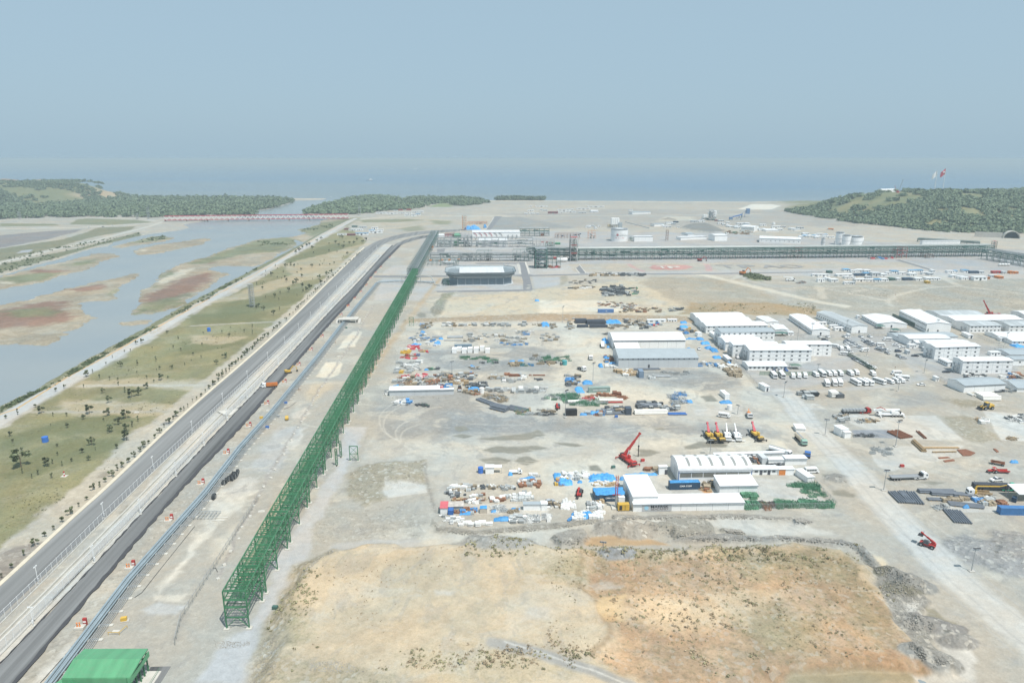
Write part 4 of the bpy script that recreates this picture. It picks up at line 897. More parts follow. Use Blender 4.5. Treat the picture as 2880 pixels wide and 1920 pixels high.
# towers
def tower(f,x,yb,yt,w,label,m=M_DKSTEEL,mr=None,n=5,cat='tower',name='stair_tower'):
 p = G(f,x,yb); h = ZT(p,f,yt); r = thing(name,label,cat,p,HEAD); b = MB()
 for sx in (-1,1):
  for sy in (-1,1): b.beam((sx*w/2,sy*w/2,0),(sx*w/2,sy*w/2,h),max(.18,w*.07))
 b.build('column',m,r); b = MB(); c = MB()
 for i in range(1,n+1):
  z = h*i/n; z0 = h*(i-1)/n; c.box(-w/2,w/2,-w/2,w/2,z-.12,z)
  for s in (-1,1): b.beam((-w/2*s,s*w/2,z0),(w/2*s,s*w/2,z),max(.12,w*.045)); b.beam((s*w/2,-w/2*s,z0),(s*w/2,w/2*s,z),max(.12,w*.045))
 b.build('brace',m,r); c.build('platform',mr or m,r)
 return r,h
tower('p2',225,1200,860,5,'white-railed dark green stair tower in front of the plant rack junction',n=8)
tower('p2',320,1195,765,14,'broad dark green open steel tower at the rack junction',mr=M_GALV,n=5)
for i,x in enumerate((990,1090)): tower('p2',x,1040,570,4.5,('left','right')[i]+' one of the paired tall green stair towers with red tops',M_GREEN if i else M_DKSTEEL,M_GALV,9)
for x in (1040,): tower('p2',x,1050,520,9,'tall open scaffold tower with a red crown between green stair towers',M_GALV,M_RED,3)
tower('f3',2085,800,735,5,'tall steel tower at the right-hand corner of the main rack',M_DKSTEEL,M_RED,5)
tower('f1',520,425,228,7,'tall orange and steel tower above the blue tarpaulin',M_ORANGE,M_DKSTEEL,6)
tower('f2',1153,570,425,3.5,'slim brown steel tower over a green skid behind the main rack',M_RUST,M_RUST,4)
tower('a',2320,1447,1238,3.6,'grey lattice mast standing in the grass park',M_GALV,M_GALV,9,'mast','lattice_mast')
rr = random.Random(21)
def process_unit(f,x1,x2,yb,yt,label,m=M_DKSTEEL,m2=M_RED,dens=1.,dp=12):
 a,b = G(f,x1,yb),G(f,x2,yb); w = (b-a).length; h = max(ZT(a,f,yt),3); r = thing('process_unit',label,'process unit',a,atan2(b.y-a.y,b.x-a.x)); s = MB()
 nx = max(2,int(w/5))
 for i in range(nx+1):
  for y in (0,dp): s.beam((w*i/nx,y,0),(w*i/nx,y,h*rr.uniform(.6,1)),.3)
 for z in (h*.33,h*.66,h*.95): s.beam((0,0,z),(w,0,z),.3); s.beam((0,dp,z),(w,dp,z),.3)
 for i in range(nx+1): s.beam((w*i/nx,0,h*.66),(w*i/nx,dp,h*.66),.25)
 s.build('frame',m,r); v = MB(); q = MB(); e = MB()
 for i in range(int(w/3.2*dens)):
  x = rr.uniform(0,w); y = rr.uniform(0,dp); z = rr.uniform(.3,h*.8); k = rr.random()
  if k < .3: v.tube((x,y,0),(x,y,rr.uniform(.4,1)*h*.7),rr.uniform(.4,1.2),8)
  elif k < .7: L = rr.uniform(3,10); q.tube((x,y,z),(min(w,x+L),y,z),rr.uniform(.15,.4),6)
  else: e.box(x,x+rr.uniform(1,4),y,y+2,z,z+rr.uniform(.5,2))
  q.beam((x,0,z),(x,dp,z),.3)
 if v.v: v.build('vessel',M_PIPEG,r)
 if q.v: q.build('piping',M_GALV,r)
 if e.v: e.build('platform',m2,r)
 return r
for a in (('p1',1900,2330,900,640,'tall dark pipe structure left of the rack junction',M_DKSTEEL,M_GALV,2.),('p1',700,1080,895,730,'grey valve skid group on the lower pipe rack',M_DKSTEEL,M_GALV,1.2),('p2',430,620,740,640,'green framed skid behind the broad steel tower',M_GREEN,M_GALV,1.5),('p1',240,600,590,430,'grey equipment group at the left end of the hall rack',M_DKSTEEL,M_GALV,1.4),('p2',400,760,1190,900,'red scaffolded process unit beside the white horizontal vessel',M_DKSTEEL,M_RED,1.6),('p1',20,690,1000,830,'pipe and vessel unit with orange scaffolds left of the louvre enclosure',M_DKSTEEL,M_ORANGE,1.),
('p1',1100,1440,890,660,'scaffolded unit with salmon boards on the lower pipe rack',M_DKSTEEL,M_RUST,1.6),('p1',760,1000,590,215,'dense grey steel process structure left of the white hall',M_GALV,M_GALV,3.),
('p1',0,120,660,550,'orange scaffold cluster on the loaded pipe rack',M_ORANGE,M_ORANGE,1.5),('p1',400,600,380,280,'small red equipment unit left of the green cladding',M_RED,M_GALV,1.),
('p2',640,1180,550,440,'brown framed pit structure behind the stair towers',M_RUST,M_NAVY,.8),('p2',150,630,740,570,'grey steel unit between racks above the crossing road',M_GALV,M_RED,1.2),
('p2',1370,1530,560,380,'small silo and orange skid group right of the brown frame',M_ORANGE,M_WPAINT,1.6),('f3',340,420,880,790,'red scaffolding wrapped round one bay of the main rack',M_RED,M_RED,1.5),
('f3',1240,1325,885,785,'second red scaffolding further right along the main rack',M_RED,M_RED,1.5),('f3',1490,1560,885,845,'rust coloured skid under the right half of the main rack',M_RUST,M_RUST,1.2),
('p2',2290,2352,620,530,'small dark unit at the foot of the large white tank',M_DKSTEEL,M_DKSTEEL,1.),('f1',560,830,345,310,'orange steel frame above the blue tarpaulin roof',M_ORANGE,M_GALV,1.)):
 process_unit(*a)
# white plant hall with curved ducts
def tank(f,x1,x2,yb,yt,label,m=M_WHITE,stair=True,roof=.06):
 c = G(f,(x1+x2)/2,yb); r_ = (G(f,x2,yb)-G(f,x1,yb)).length/2; h = ZT(c,f,yt); c = c + Vector((0,r_,0)); r = thing('storage_tank',label,'tank',c)
 MB().lathe([(r_,0),(r_,h)],56).build('shell',m,r); MB().lathe([(r_+.1,h),(r_*.5,h+r_*roof*1.3),(.1,h+r_*roof*2)],40).build('roof',M_WHITER,r)
 mb = MB()
 for z in (h*.98,h*.5): mb.lathe([(r_+.25,z-.15),(r_+.25,z+.15)],40)
 mb.build('ring',M_GALV,r)
 if stair:
  s = MB(); n = 14
  for i in range(n):
   a0,a1 = -1.2 + i*.09,-1.2 + (i+1)*.09; s.beam(((r_+.6)*cos(a0),(r_+.6)*sin(a0),h*i/n),((r_+.6)*cos(a1),(r_+.6)*sin(a1),h*(i+1)/n),.9,.3)
  s.build('stair',M_GALV,r)
 h2 = MB().lathe([(r_+.05,h+1.0),(r_+.05,h+1.1)],40).build('handrail',M_GALV,r)
 return r,r_,h
t,r_,h = tank('p2',1887,2265,625,365,'large white storage tank with round red logo and red number',stair=False)
ring = MB(); n = 20
for i in range(n):
 a0,a1 = 2*pi*i/n,2*pi*(i+1)/n; R = r_+.12
 def cyl(u,z): an = -pi/2 + u/R; return (R*cos(an),R*sin(an),z)
 for q0,q1 in ((1.9,1.25),(.85,0.)):
  A = [(-5+q0*cos(a0),h*.56+q0*sin(a0)),(-5+q0*cos(a1),h*.56+q0*sin(a1)),(-5+q1*cos(a1),h*.56+q1*sin(a1)),(-5+q1*cos(a0),h*.56+q1*sin(a0))]
  ring.add([cyl(*p)for p in A],[(0,1,2,3)])
ring.build('logo',M_INKR,t)
def curve_text(s,size,m,R,u0,z,par,name='lettering'):
 for i,ch in enumerate(s):
  if ch == ' ': continue
  an = -pi/2 + (u0+(i-len(s)/2)*size*.78)/R; text(name,ch,size,m,par,(R*cos(an),R*sin(an),z),(pi/2,0,an+pi/2),1,.02)
curve_text('TURKIYE',1.7,M_INKG,r_+.12,5,h*.6,t); curve_text('PETROLLERI',1.7,M_INKG,r_+.12,5.5,h*.49,t); curve_text('TK-R-1301',2.3,M_INKR,r_+.12,0,h*.3,t)
tank('f3',722,790,768,665,'tall white tank standing left rear of the three-tank group')
tank('f3',848,967,780,703,'broad white tank with a slanting stair, right of the group'); tank('f3',780,850,780,690,'middle white tank of the three, slightly taller')
tank('f3',590,622,782,712,'slim light grey tank beside a blue tarpaulin',M_LGREY,False)
tank('f3',700,712,775,740,'tiny grey silo left of the white tanks',M_LGREY,False)
# long horizontal vessel
def vessel(f,x1,x2,yb,yt,label,m=M_WHITE):
 a,b = G(f,x1,yb),G(f,x2,yb); w = (b-a).length; h = ZT(a,f,yt); R = h*.4; r = thing('pressure_vessel',label,'vessel',a,atan2(b.y-a.y,b.x-a.x))
 mb = MB(); P = [(.1,-R*.7),(R*.7,-R*.3),(R,0)]; n = 14; X = [(0,.15*R),(R*.15,.6*R),(R*.5,R),(w-R*.5,R),(w-R*.15,.6*R),(w,.15*R)]
 for x,q in X:
  for i in range(n): mb.v.append((x,q*cos(2*pi*i/n)+R,h-R+q*sin(2*pi*i/n)))
 for k in range(5):
  for i in range(n): mb.f.append((k*n+i,k*n+(i+1)%n,(k+1)*n+(i+1)%n,(k+1)*n+i))
 mb.f += [tuple(range(n)),tuple(range(5*n,6*n))]; mb.build('shell',m,r,True)
 for x in (w*.2,w*.8): MB().box(x-.4,x+.4,R*.3,R*1.7,0,h-1.6*R).build('saddle',M_CONC,r)
 MB().box(w*.4,w*.6,R*.6,R*1.4,h-.05,h+1).build('manway',M_GALV,r)
vessel('p2',670,915,1075,985,'white horizontal vessel in front of the main rack'); vessel('p1',340,620,975,890,'long grey horizontal vessel inside the left process unit',M_LGREY)
for k,x in enumerate((2150,2175,2200,2225)): vessel('f3',x-18,x+4,953,930,'small white drum lying in the row under the right rack branch')
for o in list(COL.objects):
 if o.get('label') == 'small white drum lying in the row under the right rack branch': o['group'] = 'white drums in a row'
# flared louvre enclosure
c0,c1 = G('p1',500,1440),G('p1',1880,1425); w = (c1-c0).length; rot = atan2(c1.y-c0.y,c1.x-c0.x); r = thing('louvre_enclosure','large flared grey louvred enclosure with a white slatted roof','enclosure',c0,rot)
H1 = ZT(c0,'p1',1280); H2 = ZT(c0+Vector((0,-2,0)),'p1',1165); dp = DEP('p1',1020,H2) - c0.y
def octo(o,dp=dp,w=w,c=9): return [(c-o*.6,-o),(w-c+o*.6,-o),(w+o,c-o*.6),(w+o,dp-c+o*.6),(w-c+o*.6,dp+o),(c-o*.6,dp+o),(-o,dp-c+o*.6),(-o,c-o*.6)]
def ringwall(mb,o0,z0,o1,z1,th=.15):
 a,b = octo(o0),octo(o1); n = 8
 for i in range(n):
  j = (i+1) % n; mb.add([(*a[i],z0),(*a[j],z0),(*b[j],z1),(*b[i],z1)],[(0,1,2,3)]);
  a2,b2 = octo(o0-th),octo(o1-th); mb.add([(*a2[i],z0),(*a2[j],z0),(*b2[j],z1),(*b2[i],z1)],[(3,2,1,0)])
 return mb
M_LOUV = M('grey_louvre',(.36,.42,.45),.5,.2,var=.06)
mb = MB()
for i in range(5): z0 = .2 + i*(H1-.4)/5; ringwall(mb,0,z0,-.5,z0+(H1-.4)/5*.78)
mb.build('lower_louvre',M('dark_louvre',(.25,.31,.35),.5,.2,var=.08),r); mb = MB()
for i in range(4): t0,t1 = i/4,(i+.82)/4; ringwall(mb,t0*4.2,H1+t0*(H2-H1),t1*4.2+.5,H1+t1*(H2-H1))
mb.build('flared_wall',M_LOUV,r); mb = MB()
for a,b in zip(octo(.1),octo(.1)[1:]+octo(.1)[:1]):
 n = max(1,int(hypot(b[0]-a[0],b[1]-a[1])/8))
 for i in range(n): x = a[0] + (b[0]-a[0])*i/n; yy = a[1] + (b[1]-a[1])*i/n; mb.beam((x,yy,0),(x,yy,H1),.4)
mb.build('post',M_LGREY,r); mb = MB()
for k in range(4): ringwall(mb,4.6,H2,4.9,H2+.6)
mb.build('rim',M_LOUV,r); mb = MB(); nx = 5
for k in range(5):
 y0 = 3 + k*(dp-6)/5; mb.box(w*.16,w*.885,y0,y0+(dp-6)/5*.86,H2-.6+.02*k,H2-.3+.02*k)
mb.build('roof_slat',M_WHITER,r); mb = MB()
for s in (0,1):
 for k in range(6):
  y0 = 4 + k*(dp-8)/6; xa,xb = ((-2,w*.155),(w*.89,w+2))[s]; mb.box(xa+k*.1,xb,y0,y0+1.2,H2-1.4,H2-.9)
mb.build('side_slat',M_LOUV,r); MB().prism(octo(3.5),H2-3.2,H2-3.0).build('inner_floor',M('inner_grey',(.2,.23,.25),.6),r); MB().prism(octo(2),.02,.5).build('plinth',M_LGREY,r)
for x in (w*.9,w*.97): MB().box(x,x+.5,dp,dp+.6,H2,H2+4).build('vent_stub',M_LOUV,r)
# bent pipe left of it
a = G('p1',290,1440); r = thing('bent_pipe','grey pipe with an s-bend lying left of the louvre enclosure','pipe',a); MB().path([Vector(v)for v in((0,0,.5),(-5,2,1),(-8,8,5),(-11,12,8),(-15,13,8.5),(-45,13,8.5))],.5,8).build('pipe_run',M_PIPEG,r)
for x in (-22,-32,-42): MB().beam((x,13,0),(x,13,8.2),.5).build('support',M_GALV,r)
process_unit('p1',370,480,1440,1290,'leaning dark pipe frame touching the louvre enclosure on its left',M_DKSTEEL,M_DKSTEEL,2.,6)
# emblem letters on the gravel
def flat_text(s,f,x1,x2,y1,y2,m,label):
 a,b,c = G(f,x1,y2),G(f,x2,y2),G(f,x1,y1); w,d = (b-a).length,c.y - a.y; cv = bpy.data.curves.new('t','FONT'); cv.body = s; cv.size = 10; cv.offset = .25
 o = bpy.data.objects.new('t',cv); me = bpy.data.meshes.new_from_object(o); bpy.data.objects.remove(o); X = [v.co.x for v in me.vertices]; Y = [v.co.y for v in me.vertices]; mw,mh = max(X)-min(X),max(Y)-min(Y)
 for v in me.vertices: v.co.x = (v.co.x-min(X))/mw*w; v.co.y = (v.co.y-min(Y))/mh*d
 me.materials.clear(); me.materials.append(m); o = bpy.data.objects.new('ground_letter',me); COL.objects.link(o); o.location = (a.x,a.y,.32); tag(o,label,'ground letter')
flat_text('T','f2',1040,1180,925,955,M_CONCP,'white gravel letter T on the red starburst'); flat_text('P','f2',1190,1365,925,955,M_CONCP,'white gravel letter P on the red starburst')
M_GLET = M('grey_gravel',(.27,.27,.27),.9)
for s,x1,x2 in (('T',440,760),('P',830,1150),('A',1220,1600),('O',1600,2010)): flat_text(s,'p3',x1,x2,1015,1068,M_GLET,'huge grey gravel letter %s right of the starburst'%s)
# ------------------------------------------------------------------ truss bridge over the river
A,B = G('s',462,623,0),G('s',980,617,0); L = (B-A).length; zb,zt = 3.0,11.0; NS = 9; r = thing('truss_bridge','long white truss bridge with red chords across the river','bridge',A,atan2(B.y-A.y,B.x-A.x))
M_BW = M('bridge_white',(.75,.73,.70),.5); M_BR = M('bridge_red',(.45,.07,.10),.5)
for y in (0,9):
 MB().beam((0,y,zb),(L,y,zb),.9,1.6).build('lower_chord',M_BR,r); MB().beam((0,y,zt),(L,y,zt),.9,1.5).build('upper_chord',M_BR,r)
for s in range(NS):
 mb = MB(); x0 = L*s/NS; n = 8
 for y in (0,9):
  for i in range(n):
   xa,xb = x0 + L/NS*i/n,x0 + L/NS*(i+1)/n; mb.beam((xa,y,zb if i%2 else zt),(xb,y,zt if i%2 else zb),.95)
 for i in range(5): mb.beam((x0+L/NS*i/5,0,zt),(x0+L/NS*i/5,9,zt),.4)
 mb.build('web_truss',M_BW,r)
for s in range(NS+1): MB().rbox(L*s/NS,4.5,-4,zb-.7,2.2,9).rbox(L*s/NS,4.5,zb-1.9,zb-.6,4.2,11).build('pier',M_CONCP,r)
MB().box(0,L,.5,8.5,zb-.1,zb+.4).build('deck',M_CONC,r)
# bigger floodlight masts
fm = thing('floodlight_mast','tall slim floodlight mast','light mast'); MB().tube((0,0,0),(0,0,15),.16,8,.09).build('mast',M_GALV,fm); MB().box(-1.1,1.1,-.5,.5,14,14.15).beam((-1.1,.5,15),(1.1,.5,15),.08).beam((-1.1,-.5,15),(1.1,-.5,15),.08).build('platform',M_GALV,fm)
for x in (-.9,-.3,.3,.9): MB().box(x-.22,x+.22,-.7,-.4,15,15.5).build('lamp',M_BLACK,fm)
MB().box(-.9,.9,-.7,.7,0,.5).build('base',M_CONC,fm)
first = True
for f,x,yb,yt,lb in (('k4',1868,540,320,'beside the haul road at the right edge'),('r1',803,935,700,'on the verge opposite the empty flatbed'),('r1',935,450,155,'between the concrete pad and the rebar cage'),('r1',157,330,145,'left of the small white shed'),
('c1',820,1530,1400,'beside the white minibus yard'),('c1',1430,1300,1090,'at the bend beside the minibus rows'),('y2',428,1055,775,'between trucks and blue tarpaulins'),('y1',750,830,685,'in the middle of the storage yard'),
('y1',2000,1310,1000,'beside the dark box at the yard front'),('w2',1015,440,265,'behind the arched workshop'),('y1',1970,255,80,'on the bank above the storage yard'),('c1',1800,480,320,'at the gable of the long white barrack'),
('c1',1612,560,370,'inside the fenced camp court'),('c2',1195,440,270,'before the biggest white barrack'),('c2',268,760,560,'among the parked cars'),('c2',685,1220,1060,'beside the coaches'),('c2',1030,980,800,'at the camp gate road'),
('c1',1880,960,860,'on the apron by the green canopy'),('y1',757,345,265,'at the far end of the storage yard'),('w1',2020,1240,1100,'near the generator'),('c1',2255,440,280,'at the grey barrack'),('c2',2110,600,440,'near the right camp fence')):
 p = G(f,x,yb); s = ZT(p,f,yt)/15.5; lab = 'slim floodlight mast ' + lb
 if first: fm.location = p; fm.scale = (1,1,s); fm['label'] = lab; fm['group'] = 'floodlight masts'; first = False
 else: dup(fm,p,rr.uniform(-1,1),lab,'floodlight masts',(1,1,s))
# overhead pylons
for f,x,yb,yt,lb in (('a',1368,640,535,'beside the left end of the truss bridge'),('b',953,605,515,'at the right end of the truss bridge'),('a',182,640,570,'before the far left woods'),('a',1263,640,590,'in the trees left of the bridge')):
 tower(f,x,yb,yt,4,'thin grey lattice pylon '+lb,M_GALV,M_GALV,5,'pylon','power_pylon')
# hydrant cabinets
hc = thing('hydrant_cabinet','red hydrant cabinet with cones on a pale plinth','hydrant'); MB().box(-1.3,1.3,-.9,.9,0,.7).build('plinth',M_CONCP,hc); MB().box(.3,1.3,1.1,1.7,0,2.3).build('cabinet',M_RED,hc)
MB().box(.4,1.2,1.05,1.1,1.0,1.5).build('sign_plate',M_WPAINT,hc)
for x in (-.7,0): MB().lathe([(.28,.7),(.16,1.2),(.12,1.7),(.3,1.75),(.1,2.)],8,(x,0)).build('hydrant',M_ORANGE,hc)
pts = [('g2',1375,250),('g2',1058,635),('g2',655,1120),('g1',2280,985),('g1',2075,1235),('g1',1840,1515),('k1',583,1095),('k1',778,855),('k1',935,665),('k1',1070,500),('k1',1193,352),('k1',1405,112),('k1',1482,12),('b',845,1450),('b',905,1378),
('b',962,1318),('b',1012,1258),('b',1050,1192),('b',1098,1142),('b',1145,1090),('b',1228,1000)]
for i,q in enumerate(pts):
 if i == 0: hc.location = G(*q); hc.rotation_euler = (0,0,.1); hc['group'] = 'hydrants along the dark road'; hc['label'] = 'red hydrant cabinet with small orange hydrants on a pale plinth beside the dark road'
 else: dup(hc,G(*q),.1,ORD(i)+' red hydrant cabinet of the row beside the dark road, counted from the camera')
# ================================================================== BUILDINGS
M_GUT = M('gutter_grey',(.33,.36,.39),.5)
mWin = {}
def win_mesh(w,h):
 k = (round(w,1),round(h,1))
 if k not in mWin: mWin[k] = (MB().box(0,k[0],-.05,.03,0,k[1]).mesh('window',M_FRAME),MB().box(.08,k[0]/2-.04,-.07,-.02,.08,k[1]-.08).box(k[0]/2+.04,k[0]-.08,-.07,-.02,.08,k[1]-.08).mesh('pane',M_GLASS))
 return mWin[k]
mDoor = MB().box(0,1.2,-.06,.03,0,2.2).mesh('door',M_DOOR)
def add_windows(r,x0,x1,zs,n,w=1.4,h=1.2,skip=(),dpx=False,rr=random):
 fr,pa = win_mesh(w,h)
 for j,z in enumerate(zs):
  for i in range(n):
   if (i,j) in skip: continue
   x = x0 + (x1-x0)*(i+.5)/n - w/2
   o = part('window',fr,r,(x,0,z)if not dpx else(0,x+w,z),0 if not dpx else-pi/2); part('pane',pa,o)
def shed(f,x1,y1,x2,y2,ye,yr,label,wm=M_WHITE,rm=M_WHITER,slope=.22,kind='gable',rows=0,n=0,doors=(),name='building',cat='building',band=False,q=None,ww=1.4,wh=1.1,seams=True,eave=.3,stair=False):
 a,b = G(f,x1,y1),G(f,x2,y2); w = (b-a).length; rot = atan2(b.y-a.y,b.x-a.x); he = max(ZT(a,f,ye),1.8)
 v = (960-S(f,0,yr)[1])/FPX; T = (SP-v*CP)/(CP+v*SP)
 s = slope if kind != 'flat' else 0.
 if q is None: q = max((CAMH-he-T*a.y)/(T+s),1.5)
 dp = 2*q if kind in ('gable','arch') else q
 r = thing(name,label,cat,a,rot); hr = he + s*q
 if kind == 'gable':
  MB().profx([(0,0),(dp,0),(dp,he),(q,hr),(0,he)],0,w).build('wall',wm,r)
  t = .18; rf = MB().profx([(-eave,he-s*eave+.02),(q,hr+.02),(q,hr+t),(-eave,he-s*eave+t)],-.25,w+.25).profx([(q,hr+.02),(dp+eave,he-s*eave+.02),(dp+eave,he-s*eave+t),(q,hr+t)],-.25,w+.25); rf.build('roof',rm,r)
 elif kind == 'arch':
  n_ = 12; P = [(dp*.5-dp*.5*cos(pi*i/n_),he+s*q*1.0*sin(pi*i/n_))for i in range(n_+1)]; k = 1.0
  MB().profx([(0,0),(dp,0)]+P[::-1][0:],0,w).build('wall',wm,r); R = MB()
  for p0,p1 in zip(P[:-1],P[1:]): R.profx([(p0[0],p0[1]+.03),(p1[0],p1[1]+.03),(p1[0],p1[1]+.2),(p0[0],p0[1]+.2)],-.3,w+.3)
  R.build('roof',rm,r)
  for i in range(6):
   L = MB(); x = w*(.13+i*.157)
   for p0,p1 in zip(P[2:6],P[3:7]): L.profx([(p0[0],p0[1]+.21),(p1[0],p1[1]+.21),(p1[0],p1[1]+.27),(p0[0],p0[1]+.27)],x,x+1.1)
   L.build('skylight',M('skylight',(.28,.29,.28),.4),r)
   L = MB()
   for p0,p1 in zip(P[7:9],P[8:10]): L.profx([(p0[0],p0[1]+.21),(p1[0],p1[1]+.21),(p1[0],p1[1]+.27),(p0[0],p0[1]+.27)],x,x+1.1)
   L.build('skylight',M('skylight',(.28,.29,.28),.4),r)
 else:
  MB().profx([(0,0),(dp,0),(dp,he+s*dp),(0,he)],0,w).build('wall',wm,r)
  MB().profx([(-eave,he+.02),(dp+eave,he+s*dp+.02),(dp+eave,he+s*dp+.2),(-eave,he+.2)],-.2,w+.2).build('roof',rm,r)
 if w > 8: MB().box(-.3,w+.3,-eave-.16,-eave,he-.22,he+.06).box(-.34,-.26,-eave,dp*.5,he-.1,he).build('gutter',M_GUT,r)
 if w > 14 and seams:
  sm = MB(); k = int(w/6.)
  for i in range(1,k): sm.box(w*i/k-.05,w*i/k+.05,-.04,0,0,he)
  if rows > 1:
   for j in range(1,rows): sm.box(0,w,-.05,0,he*j/rows-.06,he*j/rows+.06)
  sm.build('panel_seam',M('seam_grey',(.42,.45,.47),.6),r)
 if rows and n:
  st = he/rows; add_windows(r,0,w,[st*j+st*.42 for j in range(rows)],n,ww,min(wh,st*.4))
 if band:
  MB().box(w*.01,w*.99,-.06,0,he*.84,he*.93).build('window_band',M_GLASS,r)
 for d in doors: o = part('door',mDoor,r,(w*d,0,0));
 if stair:
  sb = MB()
  for j in range(max(rows-1,1)): z = he/max(rows,2)*(j+1); sb.box(-2.6,-.05,dp*.25,dp*.25+1.5,z-.12,z); sb.beam((-2.5,dp*.25+.7,0 if j==0 else he/rows*j),(-.3,dp*.25+5,z),.9,.2)
  for x in (-2.5,-.1):
   for y in (dp*.25,dp*.25+1.5): sb.beam((x,y,0),(x,y,he*.8),.12)
  sb.build('outside_stair',M_GALV,r)
 return r,w,dp,he
def gfront(f,L,R,B,ye,label,wm=M_WHITE,rm=M_WHITER,slope=.14,rows=1,n=0,door=True,name='barrack',cat='building'):
 """building whose gable faces us: L,R foot of the gable, B foot of the far left corner"""
 l,r_,b = G(f,*L),G(f,*R),G(f,*B); d = (b-l); dp = d.length; d.normalize(); x = Vector((d.y,-d.x,0)); w = abs((r_-l).dot(x)); rot = atan2(x.y,x.x); he = max(ZT(l,f,ye),2.5)
 r = thing(name,label,cat,l,rot); hr = he + slope*w/2
 MB().prof([(0,0),(w,0),(w,he),(w/2,hr),(0,he)],0,dp).build('wall',wm,r); e = .3; t = .18
 MB().prof([(-e,he-slope*e+.02),(w/2,hr+.02),(w/2,hr+t),(-e,he-slope*e+t)],-.3,dp+.3).prof([(w/2,hr+.02),(w+e,he-slope*e+.02),(w+e,he-slope*e+t),(w/2,hr+t)],-.3,dp+.3).build('roof',rm,r)
 if n: add_windows(r,0,dp,[he/rows*j+he/rows*.4 for j in range(rows)],n,1.3,1.0,dpx=True)
 for o in [c for c in COL.objects if c.parent==r and c.name.startswith('window')]: o.location.x = -.0;
 if door: part('door',mDoor,r,(w*.45,0,0))
 sm = MB(); k = int(dp/6)
 for i in range(1,k): sm.box(-.04,0,dp*i/k-.05,dp*i/k+.05,0,he)
 if k > 1: sm.build('panel_seam',M('seam_grey',(.42,.45,.47),.6),r)
 return r
# storage-yard sheds
r,w,dp,he = shed('y2',705,592,1700,585,478,370,'large white warehouse with a slit window band behind the grey-roofed one',slope=.22,band=True,name='warehouse',cat='warehouse')
MB().profx([(-9,2.6),(0,4.6),(0,4.8),(-9,2.8)],.3,w*.34).build('canopy',M_WHITER,r); MB().box(-.06,0,dp*.35,dp*.65,0,5).build('gate',M_LGREY,r)
r,w,dp,he = shed('y2',780,857,1875,850,722,600,'big warehouse with blue-grey roof and a row of tiny square windows',wm=M_LGREY,rm=M_GREYR,slope=.24,name='warehouse',cat='warehouse')
add_windows(r,w*.02,w*.98,[he*.84],15,1.0,.9); MB().box(-.06,0,dp*.35,dp*.65,0,5).build('gate',M_GREYR,r); part('door',mDoor,r,(w*.37,0,0))
r,w,dp,he = shed('y1',60,1072,612,1060,1012,967,'long low white shed in front of the scrap heaps',wm=M_LGREY,slope=.2,kind='mono',name='shed',cat='shed')
shed('y1',612,1060,770,1054,1003,990,'open-topped white panel compound at the right end of the low shed',wm=M_LGREY,kind='flat',name='shed',cat='shed')
# camp, left half
CAMP = [('c1',270,335,915,325,243,196,'rearmost white camp block on the left, nearest the orange scrub',1,0),('c1',335,395,1000,385,302,254,'second white camp block from the back with a narrow window row',1,11),
('c1',400,455,1210,445,362,315,'third camp block from the back with light grey roof',2,12),('c1',590,610,1300,600,445,398,'three storey grey-roofed camp block with dark windows',3,10),
('c1',655,688,1150,682,578,520,'short light grey camp block wedged behind the front blocks',2,4),('c1',752,772,1350,765,612,578,'white block half hidden behind the large front block',3,6),
('c1',1460,757,2056,757,603,566,'three storey white block right of the large front block',3,5),('c1',970,838,1787,835,683,617,'largest front three storey block with white roof and paired windows',3,8),
('c2',1240,305,1830,298,225,168,'camp block with a patchy striped grey roof near the red crane',2,12),('c2',2350,300,2700,300,215,168,'camp block cut by the right edge, furthest back',2,5),
('c2',1435,380,2330,365,290,232,'very long two storey block with light roof below the red crane',2,18),('c2',2145,442,2560,442,358,305,'two storey block at the right edge beside the rust-stained roof',2,6),
('c2',1625,452,2037,445,360,310,'two storey block with rust stains on its grey roof',2,8),('c2',2010,540,2560,540,500,448,'single storey white-roofed hut row near the right edge',1,0),
('c2',2190,607,2560,607,562,512,'single storey hut with blue cover beside it at the right edge',1,6),('c2',680,560,1470,545,512,465,'low grey-roofed building behind the gate huts',1,4),
('c2',820,620,1370,612,530,482,'white-roofed block behind the parking lot, second row',2,0),('c2',925,645,1480,640,583,540,'low white block between two taller ones by the gate',1,0),
('c2',1080,685,1650,680,597,557,'white block just behind the tall block by the gate',2,0),('c2',1160,800,1750,783,645,602,'three storey block by the gate with drainpipes',3,5),
('c2',1520,996,2180,988,827,785,'bright three storey block nearest the camp entrance on the right',3,5),('c2',2160,772,2560,768,742,682,'low grey-roofed building at the right edge of the camp',1,0),
('c2',2200,885,2560,880,802,772,'low grey hut behind the bright three storey block',1,2)]
for (f,x1,y1,x2,y2,ye,yr,lb,rows,n) in CAMP:
 rm = M_GREYR if 'grey-roofed' in lb or 'grey hut' in lb else (M_STRIPR if 'striped' in lb or 'rust' in lb else M_WHITER)
 shed(f,x1,y1,x2,y2,ye,yr,lb,rm=rm,slope=.14,rows=rows if n else 0,n=n,name='camp_block',cat='building',stair=rows>1 and n>0)
r,w,dp,he = shed('c1',957,946,1475,945,893,838,'single storey hut with many windows before the largest front block',slope=.16,rows=1,n=9,doors=(.46,),name='camp_block')
r,w,dp,he = shed('c2',1550,1243,2095,1216,1150,1076,'grey-roofed storage shed with a dark slit window band at lower right',wm=M_WHITE,rm=M_GREYR,slope=.2,band=True,name='warehouse',cat='warehouse')
shed('c2',2255,1232,2700,1232,1180,1090,'second grey-roofed storage shed cut by the right edge',wm=M_WHITE,rm=M_GREYR,slope=.2,name='warehouse',cat='warehouse')
gfront('c1',(1800,480),(2022,474),(1497,272),412,'long white barrack left of the grey barrack',n=20)
